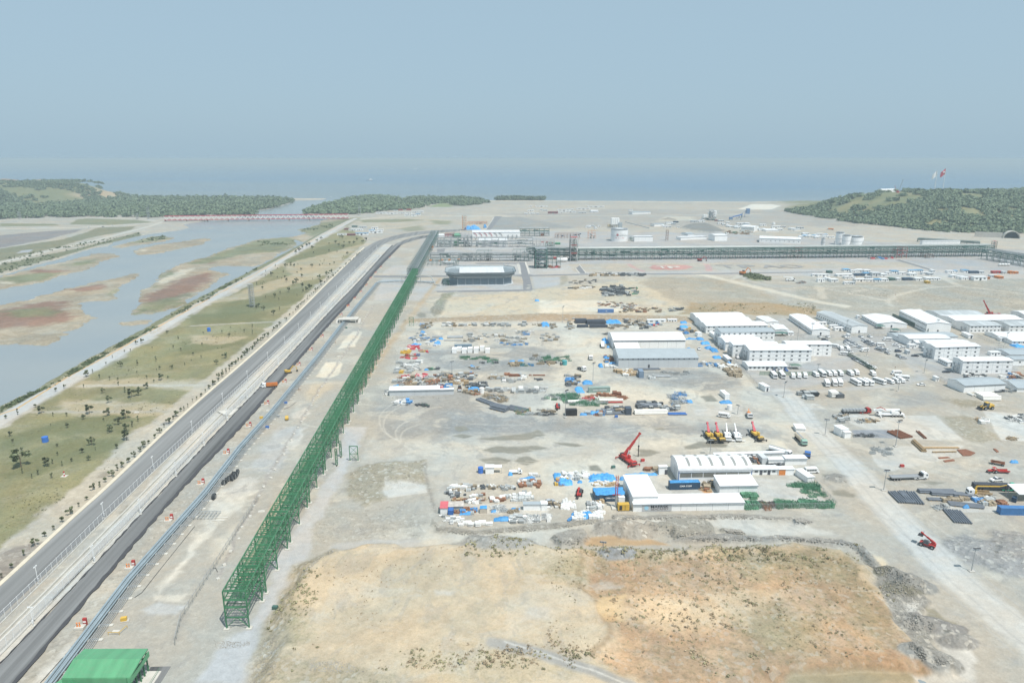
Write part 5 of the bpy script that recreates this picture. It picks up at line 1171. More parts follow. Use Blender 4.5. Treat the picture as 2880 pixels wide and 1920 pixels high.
gfront('c2',(65,456),(275,452),(-400,258),365,'long barrack with pale grey roof left of the low wide white one',rm=M_STRIPR,n=16)
gfront('c2',(410,380),(762,368),(200,265),328,'low wide white-roofed barrack with a small canopy',n=10)
gfront('c2',(1052,445),(1322,428),(690,262),328,'biggest two storey white barrack with windows along its side',rows=2,n=22)
gfront('c1',(1205,362),(1352,352),(1060,285),312,'white gabled hall between camp blocks',n=0); gfront('c1',(1322,468),(1480,458),(1245,398),410,'small gabled house with a dark green porch',n=0)
gfront('c2',(1340,895),(1402,885),(1210,832),843,'low gabled hut between the two bright three storey blocks',n=5)
gfront('c1',(510,525),(560,520),(445,480),480,'tiny gabled annex beside the three storey grey-roofed block',n=0)
gfront('c1',(690,850),(738,845),(620,790),800,'small grey cabin at the end of the blue tarpaulin row',wm=M_LGREY,n=0)
gfront('c2',(1615,525),(1662,520),(1520,480),490,'small white hut below the rust-stained block',n=0)
# workshop compound
r,w,dp,he = shed('w2',688,718,1440,706,600,470,'white workshop with an arched roof and brown skylight strips',slope=.42,kind='arch',name='workshop',cat='workshop',seams=False)
fr = MB();
for i in range(6): fr.box(w*(.02+i*.16),w*(.02+(i+.94)*.16),-.07,0,he*.42,he*.80)
fr.build('window_band',M('dusty_glass',(.22,.215,.19),.35),r); MB().box(-.07,0,dp*.2,dp*.55,0,he*.8).build('gate',M_LGREY,r); MB().box(-.1,.15,-.12,.02,0,he).box(w-.15,w+.1,-.12,.02,0,he).build('corner_trim',M_BLUE,r)
shed('w2',1112,847,1500,840,757,647,'white flat-sided annex with big white roof in front of the arched workshop',slope=.12,kind='mono',name='workshop',cat='workshop')
r,w,dp,he = shed('w2',222,1022,1365,1002,945,852,'long white container-walled shed facing the haul lane, lettered panel at left',slope=.06,kind='mono',name='shed',cat='shed',wm=M_WHITE)
MB().box(w*.08,w*.345,-.15,0,.15,he*.93).build('container_wall',M('faded_grey_container',(.48,.49,.50),.55,var=.1,scale=1),r)
text('lettering','MAERSK',1.5,M_INK,r,(w*.235,-.17,he*.63),sx=1.25,bold=.03); text('lettering','SEALAND',1.15,M_TEX,r,(w*.235,-.17,he*.3),sx=1.35,bold=.02)
se = MB().lathe([(.9,-.02),(.9,.02)],7).build('star_emblem',M('pale_blue',(.35,.6,.75),.5),r); se.location = (w*.118,-.19,he*.5); se.rotation_euler = (pi/2,0,0)
g = gfront('w2',(218,1000),(455,955),(118,770),870,'white-roofed side wing at the left of the workshop compound',n=0,slope=.03,door=False,name='shed')
shed('w2',1445,642,1718,640,585,548,'low office hut with porch right of the arched workshop',slope=.05,kind='mono',rows=1,n=3,doors=(.3,.6),name='office_hut')
r,w,dp,he = shed('w2',1722,644,1882,642,585,556,'low garage with an orange roller door',slope=.03,kind='mono',name='garage',cat='garage'); MB().box(w*.02,w*.44,-.06,0,0,he*.92).build('roller_door',M_ORANGE,r)
gfront('w2',(2022,727),(2092,722),(1895,640),672,'white lean-to at the right end of the workshop compound',n=0,slope=.02,door=False,name='shed')
shed('w2',490,640,572,637,562,552,'small white cabin left of the arched workshop',slope=.02,kind='mono',name='cabin',cat='cabin',doors=(.7,)); shed('w2',1620,542,1785,540,487,462,'white cabin with spare tyres leaning on its front',kind='mono',slope=.02,name='cabin',cat='cabin')
shed('w2',1790,542,2012,540,475,440,'white panel shed behind the workshop, right of the tyres',kind='mono',slope=.02,name='shed',cat='shed'); shed('w2',1060,470,1790,450,450,425,'long flat canopy roof behind the arched workshop',kind='mono',slope=.02,name='canopy',cat='canopy')
# cabins lower left compound
r,w,dp,he = shed('w1',727,363,820,362,292,262,'white cabin with a flat overhanging roof beside a blue water tank',kind='mono',slope=.0,name='cabin',cat='cabin'); MB().box(w,w*1.95,.2,dp,he-.1,he+.05).build('canopy',M_WHITER,r); MB().beam((w*1.9,.4,0),(w*1.9,.4,he),.1).beam((w*1.9,dp-.3,0),(w*1.9,dp-.3,he),.1).build('post',M_GALV,r)
shed('w1',1145,763,1340,762,698,672,'white cabin with three dark-framed panels',kind='mono',slope=.03,rm=M_GREYR,name='cabin',cat='cabin'); shed('w1',1342,766,1408,764,695,662,'plain white cabin touching the three-panel cabin',kind='mono',slope=.02,name='cabin',cat='cabin')
shed('w1',230,806,308,805,738,670,'white cabin with faded red roof at the compound corner',kind='mono',slope=.1,rm=M_PINK,name='cabin',cat='cabin'); shed('w1',312,770,482,765,732,672,'open store under a rusty corrugated roof next to the red-roofed cabin',kind='mono',slope=.08,rm=M('corrugated',(.5,.46,.42),.6,var=.3,scale=.6),wm=M_GREYR,name='shed',cat='shed')
r,w,dp,he = shed('c1',1185,1228,1240,1222,1165,1112,'white gatehouse with a wide flat roof at the road junction',kind='mono',slope=.04,name='gatehouse',cat='gatehouse',doors=(.3,))
gfront('r1',(330,345),(438,355),(250,300),265,'small white shed with a bright flat roof near the dark mat',n=0,slope=.03,door=False,name='shed'); shed('r1',372,362,438,358,300,265,'tiny white lean-to in front of the small white shed',kind='mono',slope=.03,name='shed',cat='shed')
shed('w2',1905,200,2000,205,165,115,'white roadside kiosk with a flat roof by the tanker',kind='mono',slope=.04,name='kiosk',cat='kiosk')
# green-roofed pump house, bottom left
r = thing('pump_house','pump house with a big bright green roof at the lower left corner','building',G('g2',520,1568)); zt = 7.
P = {k:G('g2',*v,z)for k,v,z in(('rl',(690,1287),7.2),('rr',(1208,1285),7.2),('ml',(600,1370),8.2),('mr',(1150,1368),8.2),('fl',(505,1525),6.6),('fr',(1060,1522),6.6))}; o = r.location
mb = MB(); v = [P[k]-o for k in('fl','fr','mr','ml','rr','rl')]; up = Vector((0,0,.4)); mb.add([p for p in v]+[p-up for p in v],[(0,1,2,3),(3,2,4,5),(6,9,8,7),(9,11,10,8),(0,3,9,6),(3,5,11,9),(1,7,8,2),(2,8,10,4),(5,4,10,11),(0,6,7,1)]); mb.build('roof',M_GREENR,r)
e = MB(); a,b,c,d = [P[k]-o for k in('fl','fr','rr','rl')]; ins = .5
def wallq(mb,p,q,z0,z1): d_ = (q-p).normalized(); mb.beam(Vector((p.x,p.y,(z0+z1)/2)),Vector((q.x,q.y,(z0+z1)/2)),.25,z1-z0)
for p,q in ((a,b),(b,c),(d,a)): wallq(e,p,q,4.9,6.4)
e.build('fascia',M_GREENR,r); e = MB(); wallq(e,a+Vector((.6,0,0)),b-Vector((.6,0,0)),0,4.9); wallq(e,a+Vector((.6,0,0)),d+Vector((.6,0,0)),0,4.9); e.build('wall',M_GREENR,r); e = MB()
for t in (0,.2,.4,.6,.8,1): p = b.lerp(c,t) - Vector((.8,0,0)); e.beam((p.x,p.y,0),(p.x,p.y,6.5),.3)
e.build('column',M_GREEN,r); e = MB()
for t in (.1,.3,.5,.7,.9): p = b.lerp(c,t) - Vector((3,0,0)); e.rbox(p.x,p.y,.3,2.2,1.6,1.2); e.tube((p.x+1,p.y,1),(p.x+2.2,p.y,1),.3,8)
e.build('pump',M_GALV,r); e = MB(); q = MB().prism([(p.x+(2.6 if i else 0)*1.,p.y)for i,p in enumerate((a,b,c,d))],0,.3).build('floor_slab',M_CONCP,r)
e = MB(); p = b + Vector((2.1,0,0)); q = c + Vector((2.1,0,0)); e.beam((p.x,p.y,1.3),(q.x,q.y,1.3),.06).beam((p.x,p.y,.8),(q.x,q.y,.8),.06); e.build('handrail',M_GREEN,r)
r2 = thing('pump_house','lower green roof just entering the frame at the bottom edge','building',G('g2',440,1568,0)); lo = r2.location
P2 = [G('g2',*p,5.2)-lo for p in((500,1536),(652,1536),(600,1640),(430,1640),(440,1575))]; MB().add([tuple(p)for p in P2]+[tuple(p-up)for p in P2],[(4,3,2,1,0),(5,6,7,8,9),(0,1,6,5),(1,2,7,6),(2,3,8,7),(3,4,9,8),(4,0,5,9)]).build('roof',M_GREENR,r2)
MB().prism([(p.x*.9,p.y*.95)for p in P2][::-1],0,4.8).build('wall',M_GREEN,r2)
# plant buildings
r,w,dp,he = shed('p1',1005,400,2060,395,262,215,'long tall white plant hall with curved ducts on its front',slope=.0,kind='flat',name='plant_hall',seams=False)
DU = M('duct_grey',(.33,.29,.28),.6)
for i in range(6):
 x = w*(.03+i*.105); mb = MB(); R = min(w*.075,he*.8)
 for k in range(7):
  a0,a1 = pi/2*k/7,pi/2*(k+1)/7; mb.beam((x+R*(1-cos(a0))*0+R*sin(a0)*.9,-.5,he*.9-R*(1-cos(a0))),(x+R*sin(a1)*.9,-.5,he*.9-R*(1-cos(a1))),.6)
 mb.build('duct',DU if i>3 else M_PINK,r)
for x in (.75,.84,.93): MB().lathe([(1.3,0),(1.3,he*.45),(.5,he*.6),(.4,he*.65)],10,(w*x,-1.8)).build('exhaust_stack',M_GALV,r)
shed('p1',1122,575,1790,572,472,382,'white flat-roofed plant building behind the grey pipe rack',slope=.0,kind='flat',name='plant_hall',rows=1,n=5,seams=False)
shed('p1',615,395,755,392,330,282,'small process building with bright green cladding',wm=M_GREEN,rm=M_GREENR,slope=0,kind='flat',name='clad_building'); shed('p1',600,560,700,560,450,430,'green clad box inside the grey pipe rack',wm=M_GREEN,rm=M_GREENR,slope=0,kind='flat',name='clad_building')
shed('p2',640,690,752,690,655,640,'small green cabin between the plant racks',wm=M_GREEN,rm=M_GREENR,slope=0,kind='flat',name='clad_building')
for a in (('f3',1463,777,1792,775,735,731,'long low white shed in front of the wooded hill','gable'),('f2',705,586,960,584,515,505,'white rounded-corner plant box right of the logo tank','flat'),('f2',1445,505,1530,503,480,458,'grey building behind the main rack with a white door','gable'),
('f2',1345,565,1700,550,528,515,'thin white long building behind the main rack','flat'),('p3',1145,600,1905,628,520,478,'long white hall with small dark openings behind the main rack','gable'),('f2',678,210,930,203,182,172,'lone grey-roofed shed on the far plain','gable'),
('f2',110,182,210,182,163,150,'white hut among the far white sheds','gable'),('p1',250,365,400,360,330,300,'pale blue-roofed kiosk far left behind the loaded rack','gable'),('f2',1145,345,1240,342,318,316,'small white cabin row behind the far workshops','flat'),
('f2',980,380,1110,375,345,335,'green-grey shed among far workshops','gable'),('f2',2175,440,2352,450,378,356,'two storey white office with window row on the far site','gable'),('p3',1270,405,1500,402,378,345,'long white tent hall with scalloped roof','gable'),
('p3',1145,390,1270,392,370,338,'white tent bay left of the scalloped hall','gable'),('p3',890,275,980,275,245,235,'white cabin on the far plain edge','flat'),('f3',2100,1010,2160,1012,980,960,'orange-doored hut','flat'),
('f2',630,160,690,160,145,143,'tiny white pair of huts on the far plain','flat'),('p2',320,500,400,500,430,415,'small maroon plant cabin behind the rack junction','flat'),('p3',1790,385,1905,383,362,355,'last white far hut toward the hill','flat'),
('p3',1740,375,1820,372,340,330,'white shed left of the last far hut','flat'),('f2',1340,360,1210,372,350,340,'row of white vans roofs among far workshops','flat')):
 if a[1] > a[3]: continue
 if 'orange-doored' in a[7]: continue
 shed(a[0],*a[1:7],a[7],slope=.1,kind=a[8],name='plant_building',rm=M_GREYR if 'grey' in a[7]else M_WHITER,wm=M_RUST if 'maroon' in a[7]else M_WHITE,rows=1 if 'openings' in a[7]or 'window' in a[7]else 0,n=9)
r,w,dp,he = shed('f2',1812,578,1985,575,502,480,'white plant hall with a gabled front and two small vents',slope=.1,kind='gable',name='plant_hall',seams=False)
r,w,dp,he = shed('f3',1100,355,1210,352,318,300,'white domed hall on the seaward shoulder of the hill',slope=.3,kind='arch',name='domed_hall'); r.location.y += 380; r.location.x *= 1.32; r.location.z = hill(r.location.x,r.location.y) + 14
# move the dome onto the hill
p = G('f3',1105,355,36.); s_ = 1.0; r.location = (p.x,p.y,float(hill(p.x,p.y))-1); r.scale = (.8,.3,.55)
wall = thing('quay_wall','long pale wall on top of the hill right of the dome','wall',G('f3',1210,330,41.)); MB().box(0,105,0,3,-12,3).build('wall_panel',M_CONCP,wall)
# tunnel portal
p = G('f3',1925,700); r = thing('tunnel_portal','pale concrete tunnel mouth set in the foot of the hill','tunnel',p,-.35); h = 12
MB().box(0,40,2,5,-1,h*.7).build('wing_wall',M_CONC,r); mb = MB(); n = 10
for i in range(n): a0,a1 = pi*i/n,pi*(i+1)/n; mb.beam((52-12*cos(a0),0,12*sin(a0)),(52-12*cos(a1),0,12*sin(a1)),10,1.2)
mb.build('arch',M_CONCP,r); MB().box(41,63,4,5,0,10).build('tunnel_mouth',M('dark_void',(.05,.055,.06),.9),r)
# silos and batching plants
def silo_group(f,xs,yb,yt,rad,label,m=M_WPAINT,cat='silo'):
 p = G(f,xs[0],yb); h = ZT(p,f,yt); r = thing('silo_group',label,cat,p)
 for x in xs: q = G(f,x,yb) - p; MB().lathe([(rad*.3,h*.2),(rad,h*.35),(rad,h*.96),(rad*.4,h)],12,(q.x,q.y)).build('silo',m,r,False)
 for x in xs:
  q = G(f,x,yb) - p; b = MB()
  for sx in (-1,1):
   for sy in (-1,1): b.beam((q.x+sx*rad*.8,q.y+sy*rad*.8,0),(q.x+sx*rad*.8,q.y+sy*rad*.8,h*.36),.3)
  b.build('leg',M_GALV,r)
 return r,h
r,h = silo_group('f2',(398,420,446,476),395,258,3.0,'four white cement silos with a conveyor behind the logo tank'); MB().beam((25,-2,h*.6),(70,-15,1),2.5,1.5).build('conveyor',M_GALV,r); MB().box(12,19,-6,0,0,h*.55).build('mixer_house',M_GREYR,r)
silo_group('f2',(350,370,395),392,345,2.6,'short cream silos left of the white cement silos',M('cream_steel',(.6,.5,.35),.6))
r,h = silo_group('f2',(1663,1690),275,210,3.2,'pair of white silos at the far batching plant'); r,h = silo_group('f2',(1745,1790,1812),285,155,3.0,'tall white batching tower with stepped bins'); MB().box(-4,14,-3,5,h*.55,h*.8).build('bin',M_WPAINT,r)
tower('f2',1770,290,145,9,'open steel frame around the tall batching tower',M_GALV,M_GALV,4); r,h = silo_group('p3',(1405,),300,228,3.0,'single white silo on the far plain near the hill')
a,b = G('f2',2110,272),G('f2',2240,245); r = thing('conveyor','blue inclined conveyor on the far plain','conveyor',a); q = b-a; MB().beam((0,0,2),(q.x,q.y,17),1.6,1.2).build('belt_frame',M_GALV,r); MB().rbox(q.x+4,q.y,7,19,8,6).build('hopper',M('faded_blue',(.13,.22,.38),.6),r)
for t in (.3,.6,.9): MB().beam((q.x*t,q.y*t,0),(q.x*t,q.y*t,2+15*t),.8).build('leg',M_BLUE,r)
a = G('f2',2015,290); r = thing('crusher','blue crusher unit left of the inclined conveyor','crusher',a); MB().rbox(3,0,2,7,7,5).build('hopper',M('faded_blue',(.13,.22,.38),.6),r); MB().beam((7,0,7),(28,4,12),2.).build('belt',M_BLUE,r); MB().beam((26,4,0),(28,4,12),1.).beam((0,0,0),(0,0,3),.8).beam((6,0,0),(6,0,3),.8).build('leg',M_DKSTEEL,r)
# flags on the hill
def flag(x,yb,yt,m,label,moon=False):
 D = 1640.; X = (x-1440)/FPX*(D*CP+70*SP); zb = float(hill(X,D)); P = Vector((X,D,0)); v = (960-yt)/FPX; zt = CAMH - D*(SP-v*CP)/(CP+v*SP); r = thing('flagpole',label,'flag',(X,D,zb)); H = zt - zb
 MB().tube((0,0,-2),(0,0,H),.7,8,.4).build('mast',M_WPAINT,r); mb = MB(); n = 6; W_,Ht = 17.,13.
 for i in range(n+1):
  t = i/n; mb.v += [(-t*W_*.62,sin(t*7)*1.2,H-1-t*W_*.55),(-t*W_*.62+.0,sin(t*7)*1.2,H-1-Ht*(1-.35*t)-t*W_*.75)]
 for i in range(n): mb.f.append((2*i,2*i+1,2*i+3,2*i+2))
 c = mb.build('flag_cloth',m,r)
 if moon: o = MB().lathe([(2.1,-1.9),(2.1,1.9)],12).build('crescent',M_INKW,r); o.location = (-4.2,0,H-9.5); o.rotation_euler = (pi/2,0,0)
S_ = lambda cx,cy: S('f3',cx,cy)
flag(S_(1572,0)[0],S_(0,320)[1],S_(0,118)[1],M_INKW,'white flag hanging from a tall mast on the hill top'); flag(S_(1643,0)[0],S_(0,300)[1],S_(0,100)[1],M('flag_red',(.62,.04,.07),.6),'red flag with a white crescent on a tall mast on the hill top',True)
def mastp(cx,yt,label,lat=False):
 x = S_(cx,0)[0]; D = 1700.; X = (x-1440)/FPX*(D*CP+70*SP); zb = float(hill(X,D)); v = (960-S_(0,yt)[1])/FPX; zt = CAMH - D*(SP-v*CP)/(CP+v*SP); r = thing('tower_crane',label,'crane',(X,D,zb)); H = zt-zb
 MB().beam((0,0,-10),(9,0,H),1.1).build('lattice_boom',M_GALV,r); MB().box(-2,3,-2,2,-2,5).build('cab',M_RED,r); MB().beam((-3,0,2),(-9,0,H*.55),.6).build('back_mast',M_RED,r)
mastp(1255,200,'lattice crane boom rising behind the hill crest')
# ================================================================== VEHICLES (local +x is forward)
def wheel(mb,x,y,r,w=.28): mb.tube((x,y-w/2,r),(x,y+w/2,r),r,12)
mWheel = {}
def wheels(root,xs,yw,r,w=.3):
 k = (r,w)
 if k not in mWheel: a = MB(); a.tube((0,-w/2,0),(0,w/2,0),r,14); b = MB().tube((0,-w/2-.02,0),(0,w/2+.02,0),r*.5,10); mWheel[k] = (a.mesh('wheel',M_TYRE),b.mesh('rim',M_GALV))
 for x in xs:
  for s in (-1,1): o = part('wheel',mWheel[k][0],root,(x,s*yw,r)); part('rim',mWheel[k][1],o)
def car(label,m,L=4.5,kind='car'):
 r = thing('parked_car',label,'car'); h = L/2
 if kind == 'car': P = [(-h,.35),(h,.35),(h,.75),(h-.9,.95),(-h+.3,1.0),(-h,.8)]; C = [(-h+.35,.98),(h-1.15,.95),(h-1.9,1.42),(-h+1.1,1.45)]
 elif kind == 'suv': P = [(-h,.4),(h,.4),(h,.9),(h-1.,1.1),(-h,1.1)]; C = [(-h+.1,1.1),(h-1.2,1.1),(h-1.8,1.7),(-h+.3,1.75)]
 else: P = [(-h,.5),(h,.5),(h,1.0),(h-1.1,1.15),(-h,1.15)]; C = [(-.3,1.15),(h-1.2,1.15),(h-1.9,1.75),(-.1,1.8)]
 MB().prof(P,-.88,.88).build('body',m,r); MB().prof(C,-.78,.78).build('windows',M_GLASS,r)
 z = C[2][1]; MB().box(C[3][0]+.05,C[2][0]-.05,-.74,.74,z-.02,z+.05).build('roof',m,r)
 if kind == 'pickup': MB().box(-h+.1,-.4,-.75,.75,1.155,1.17).build('load_bed',M_BLACK,r)
 MB().box(h-.02,h+.03,.45,.8,.6,.75).build('headlight',M_INKW,r); MB().box(h-.02,h+.03,-.8,-.45,.6,.75).build('headlight',M_INKW,r)
 wheels(r,(-h+.85,h-.85),.8,.34,.24); return r
def bus(label,L=6.3,H=2.7,m=M_WPAINT,nose=.5,name='minibus'):
 r = thing(name,label,name.replace('_',' ')); h = L/2; W2 = 1.05 if L < 7.5 else 1.2
 MB().prof([(-h,.45),(h,.45),(h,1.1),(h-nose*.4,1.3),(h-nose,H-.1),(h-nose-.2,H),(-h+.15,H),(-h,H-.2)],-W2,W2).build('body',m,r)
 z0,z1 = H*.5,H*.78; mb = MB()
 for s in (-1,1):
  n = max(3,int(L/1.4))
  for i in range(n): xa = -h+.3 + (L-nose-.7)*i/n; mb.box(xa,xa+(L-nose-.7)/n-.12,s*W2-.03,s*W2+.03,z0,z1)
 mb.build('side_window',M_GLASS,r); mb = MB(); mb.add([(h-nose*.4+.03,-W2+.15,1.32),(h-nose*.4+.03,W2-.15,1.32),(h-nose+.06,W2-.2,H-.3),(h-nose+.06,-W2+.2,H-.3)],[(0,1,2,3)]).build('windscreen',M_GLASS,r)
 MB().box(-h-.03,-h,-W2+.25,W2-.25,z0+.1,z1).build('rear_window',M_GLASS,r); MB().box(-h*.3,h*.2,-.5,.5,H,H+.18).build('roof_unit',M_WPAINT,r)
 MB().box(h-.02,h+.03,-W2+.1,W2-.1,.5,.75).build('bumper',M_BLACK,r); wheels(r,(-h+1.3,h-1.2),W2-.12,.42,.3); return r
def cab(root,x0,m,H=3.1,W2=1.22,L=2.2,name='cab'):
 MB().prof([(x0,.7),(x0+L,.7),(x0+L,1.7),(x0+L-.15,2.6),(x0+L-.7,H),(x0,H)],-W2,W2).build(name,m,root)
 MB().add([(x0+L+.02,-W2+.15,1.75),(x0+L+.02,W2-.15,1.75),(x0+L-.13,W2-.15,2.55),(x0+L-.13,-W2+.15,2.55)],[(0,1,2,3)]).box(x0+L-1.1,x0+L-.35,-W2-.02,W2+.02,1.8,2.5).build('cab_window',M_GLASS,root)
 MB().box(x0+L-.02,x0+L+.06,-W2,W2,.5,.95).build('bumper',M_BLACK,root)
def place(r,f,rear,front,label=None,group=None):
 a,b = G(f,*rear),G(f,*front); r.location = (a+b)/2; r.rotation_euler = (0,0,atan2(b.y-a.y,b.x-a.x));
 if label: r['label'] = label
 if group: r['group'] = group
 return r
def cpy(proto,f,rear,front,label=None,group=None):
 a,b = G(f,*rear),G(f,*front); c = (a+b)/2
 return dup(proto,c,atan2(b.y-a.y,b.x-a.x),label,group)
# minibuses and coaches
BUSES = [(('c1',(1275,1010),(1320,1062)),1,'first minibus at the left end of the parking row'),(('c1',(1385,1010),(1428,1062)),1,'second minibus in the row, dark windscreen'),(('c1',(1545,1020),(1562,1065)),0,'left of the three slim vans facing forward'),
(('c1',(1625,1018),(1640,1062)),0,'middle of the three slim vans'),(('c1',(1705,1015),(1722,1060)),0,'right of the three slim vans'),(('c1',(1815,1000),(1890,1048)),0,'angled van left of the longer coach'),(('c1',(1900,985),(1975,1045)),1,'longer minibus between angled vans'),
(('c1',(1995,985),(2065,1040)),0,'angled van in front of the first red cover'),(('c1',(2065,980),(2130,1036)),0,'angled van in front of the second red cover'),(('c1',(2145,975),(2215,1040)),0,'angled van beside the red trailer'),(('c1',(2275,985),(2350,1030)),0,'angled van right of the red trailer'),
(('c1',(2015,1172),(1985,1112)),1,'first coach with its back to us'),(('c1',(2115,1168),(2085,1105)),1,'second coach with its back to us'),(('c1',(2185,1162),(2160,1105)),1,'third coach with its back to us'),(('c2',(20,975),(95,1030)),0,'van left of the green net'),
(('c2',(105,965),(165,1030)),0,'van just before the green net'),(('c2',(320,985),(380,1035)),0,'van at the near end of the green net'),(('c2',(165,1152),(75,1105)),1,'leftmost coach of the near row'),(('c2',(250,1146),(170,1108)),1,'second coach of the near row'),
(('c2',(322,1146),(250,1110)),1,'third coach of the near row'),(('c2',(490,1135),(368,1095)),1,'fourth and longest coach of the near row'),(('c2',(525,1100),(612,1128)),0,'van at the right part of the near row'),(('c2',(625,1090),(692,1122)),0,'dark-windowed van near the lane bend'),
(('c2',(700,1085),(748,1112)),0,'last van at the lane bend'),(('c2',(735,1002),(582,1000)),0,'van parked sideways at the lane'),(('c2',(820,1078),(640,1062)),1,'coach parked sideways at the lane bend'),(('c1',(2070,640),(2145,652)),0,'van by the corner of the camp block'),
(('c1',(2170,650),(2215,705)),0,'first van by the guard gate'),(('c1',(2245,650),(2300,700)),0,'second van by the guard gate'),(('c1',(2200,742),(2272,748)),0,'van parked by the lot entrance'),(('c2',(300,692),(180,700)),0,'van at the end of the car rows'),(('c2',(395,625),(525,630)),0,'van among parked cars'),
(('c2',(595,555),(485,552)),0,'lone van by the small hut'),(('w2',(1110,40),(1215,55)),0,'window van behind the cranes'),(('w2',(2030,620),(2100,618)),0,'small van at the workshop corner')]
pv = [bus('van',6.0,2.5,nose=.9,name='minibus'),bus('coach',8.4,3.0,nose=.25,name='minibus')]; used = [False,False]
for (f,a,b),k,lb in BUSES:
 lb = 'white ' + lb
 if not used[k]: place(pv[k],f,a,b,lb,'minibuses and coaches at the camp'); used[k] = True
 else: cpy(pv[k],f,a,b,lb,'minibuses and coaches at the camp')
CM = [M_WPAINT,M_SILVER,M_DCAR,M_BLUE]; pc = [car('c',m)for m in CM] + [car('c',M_WPAINT,5.1,'pickup'),car('c',M_DCAR,4.7,'suv'),car('c',M_SILVER,4.6,'suv')]; cu = [False]*7
rr = random.Random(12); CN = ['white','silver','dark','blue','white pickup','dark off-road','silver off-road']
def putcar(k,f,a,b,lb,grp='cars parked at the camp'):
 lb = '%s car %s' % (CN[k],lb)
 if not cu[k]: place(pc[k],f,a,b,lb,grp); cu[k] = True
 else: cpy(pc[k],f,a,b,lb,grp)
for k,f,a,b,lb in ((2,'c1',(1298,938),(1312,965),'before the single storey hut, first of three'),(0,'c1',(1368,940),(1397,963),'before the single storey hut, between dark and blue ones'),(3,'c1',(1440,938),(1475,963),'before the single storey hut, nearest the green canopy'),(6,'c1',(808,775),(830,800),'beside the outside stair'),
(4,'c1',(1885,500),(1925,525),'by the barrack gable'),(4,'c1',(1990,500),(2030,525),'second by the barrack gable'),(4,'c1',(2210,500),(2255,522),'beside the guard box'),(5,'c1',(1930,552),(2015,556),'behind the right camp block'),(4,'c1',(310,655),(312,685),'alone in the alley of blue covers'),
(4,'c2',(170,500),(215,522),'parked before the grey barrack'),(4,'c2',(285,498),(335,520),'parked before the grey barrack at right'),(0,'c2',(700,612),(610,608),'behind the canopy'),(0,'c2',(790,655),(690,650),'near the white canopy'),(0,'c2',(620,620),(690,626),'second behind the canopy'),
(5,'c2',(640,705),(732,700),'large, before the guard hut'),(2,'c2',(955,762),(862,760),'at the kerb by the tall block'),(2,'c2',(1370,975),(1275,975),'at the entrance of the bright block'),(6,'c2',(660,755),(725,780),'beside the lane'),(1,'c2',(715,790),(795,792),'low, beside the lane'),
(0,'c2',(1035,1148),(945,1145),'alone at the lane junction'),(1,'c2',(515,715),(568,738),'at the head of the lane'),(1,'w1',(1385,690),(1478,665),'beside the three-panel cabin'),(0,'a',(800,722),(835,718),'on the far left dirt road'),(2,'a',(935,714),(958,712),'on the far left dirt road, middle'),
(0,'a',(1020,702),(1045,698),'on the far left dirt road, foremost'),(0,'b',(1575,790),(1620,787),'on the plant bend road'),(0,'b',(35,1155),(70,1140),'on the riverside road'),(4,'k1',(525,893),(565,868),'behind the orange dump truck'),(0,'w2',(1360,470),(1415,462),'behind the flat canopy'),(0,'w2',(1455,465),(1500,460),'behind the flat canopy at right'),
(4,'r1',(2085,830),(2005,835),'behind the green lorry'),(0,'r1',(-10,742),(45,738),'with side windows by the workshop yard')): putcar(k,f,a,b,lb)
for (x0,y0),(x1,y1),n,lb in (((12,556),(185,645),10,'in the long back row of cars'),((0,580),(75,640),5,'in the short left row of cars'),((0,655),(45,718),4,'at the lower left of cars'),((235,556),(385,610),8,'in the middle row of the car park'),
((270,580),(350,625),4,'before the middle row'),((430,650),(545,690),5,'in the front right row of the car park'),((410,665),(500,695),4,'in the last row of the car park'),((110,800),(360,925),11,'behind the dark green net')):
 for i in range(n):
  t = i/max(n-1,1); x = x0 + (x1-x0)*t + rr.uniform(-3,3); y = y0 + (y1-y0)*t + rr.uniform(-2,2); k = rr.choice((0,0,0,1,1,2,4,6)); putcar(k,'c2',(x-24,y+4),(x+26,y-1),'%s from the left, '%ORD(i)+lb)
fence([(20,755),(200,860),(385,985)],2.6,'dark green net fence beside the row of parked cars',M_MESHD,M_GREEN,cat='fence',f='c2',name='net_fence',smooth=0)
fence([(1110,1008),(1500,1012),(1900,1010),(2352,985)],2.2,'pale green net fence behind the minibus row',M('mesh_sage',(.3,.36,.3),.7,alpha=.8),M_GREEN,cat='fence',f='c1',name='net_fence',smooth=0)
fence([(608,240),(1085,450)],3.,'dark green fence along the biggest white barrack',M('mesh_dark2',(.10,.14,.13),.7,alpha=.95),M_GREEN,cat='fence',f='c2',name='net_fence',smooth=0)
MF = M('chainlink',(.35,.35,.34),.6,alpha=.16)
for f,p,lb in (('c2',[(1740,510),(2140,690)],'chain-link fence running down the right part of the camp'),('c2',[(1740,690),(2060,690)],'chain-link fence before the right storage court'),('c1',[(1330,545),(1480,555),(1800,555),(2100,510)],'chain-link fence before the long white barrack'),
('c1',[(1290,400),(1700,520)],'chain-link fence beside the green porch house'),('r1',[(0,860),(40,860),(170,1010),(290,1120)],'fence on the right side of the green steel store'),('c2',[(0,480),(480,510),(900,500),(1450,480)],'chain-link fence across the camp forecourt'),('c1',[(740,800),(950,1020),(1130,1215)],'fence from the front block down to the gatehouse'),
('c2',[(1200,1060),(1300,1110),(1440,1190)],'short fence by the blue-signed booth'),('w2',[(1365,1000),(2260,990)],'wire fence at the front of the green steel store'),('g2',[(1430,1260),(1480,1060),(1850,480),(2120,60)],'sagging wire fence on concrete feet along the gravel')):
 fence(p,2.4,lb,MF,M_GALV,f=f,smooth=0,name='wire_fence')
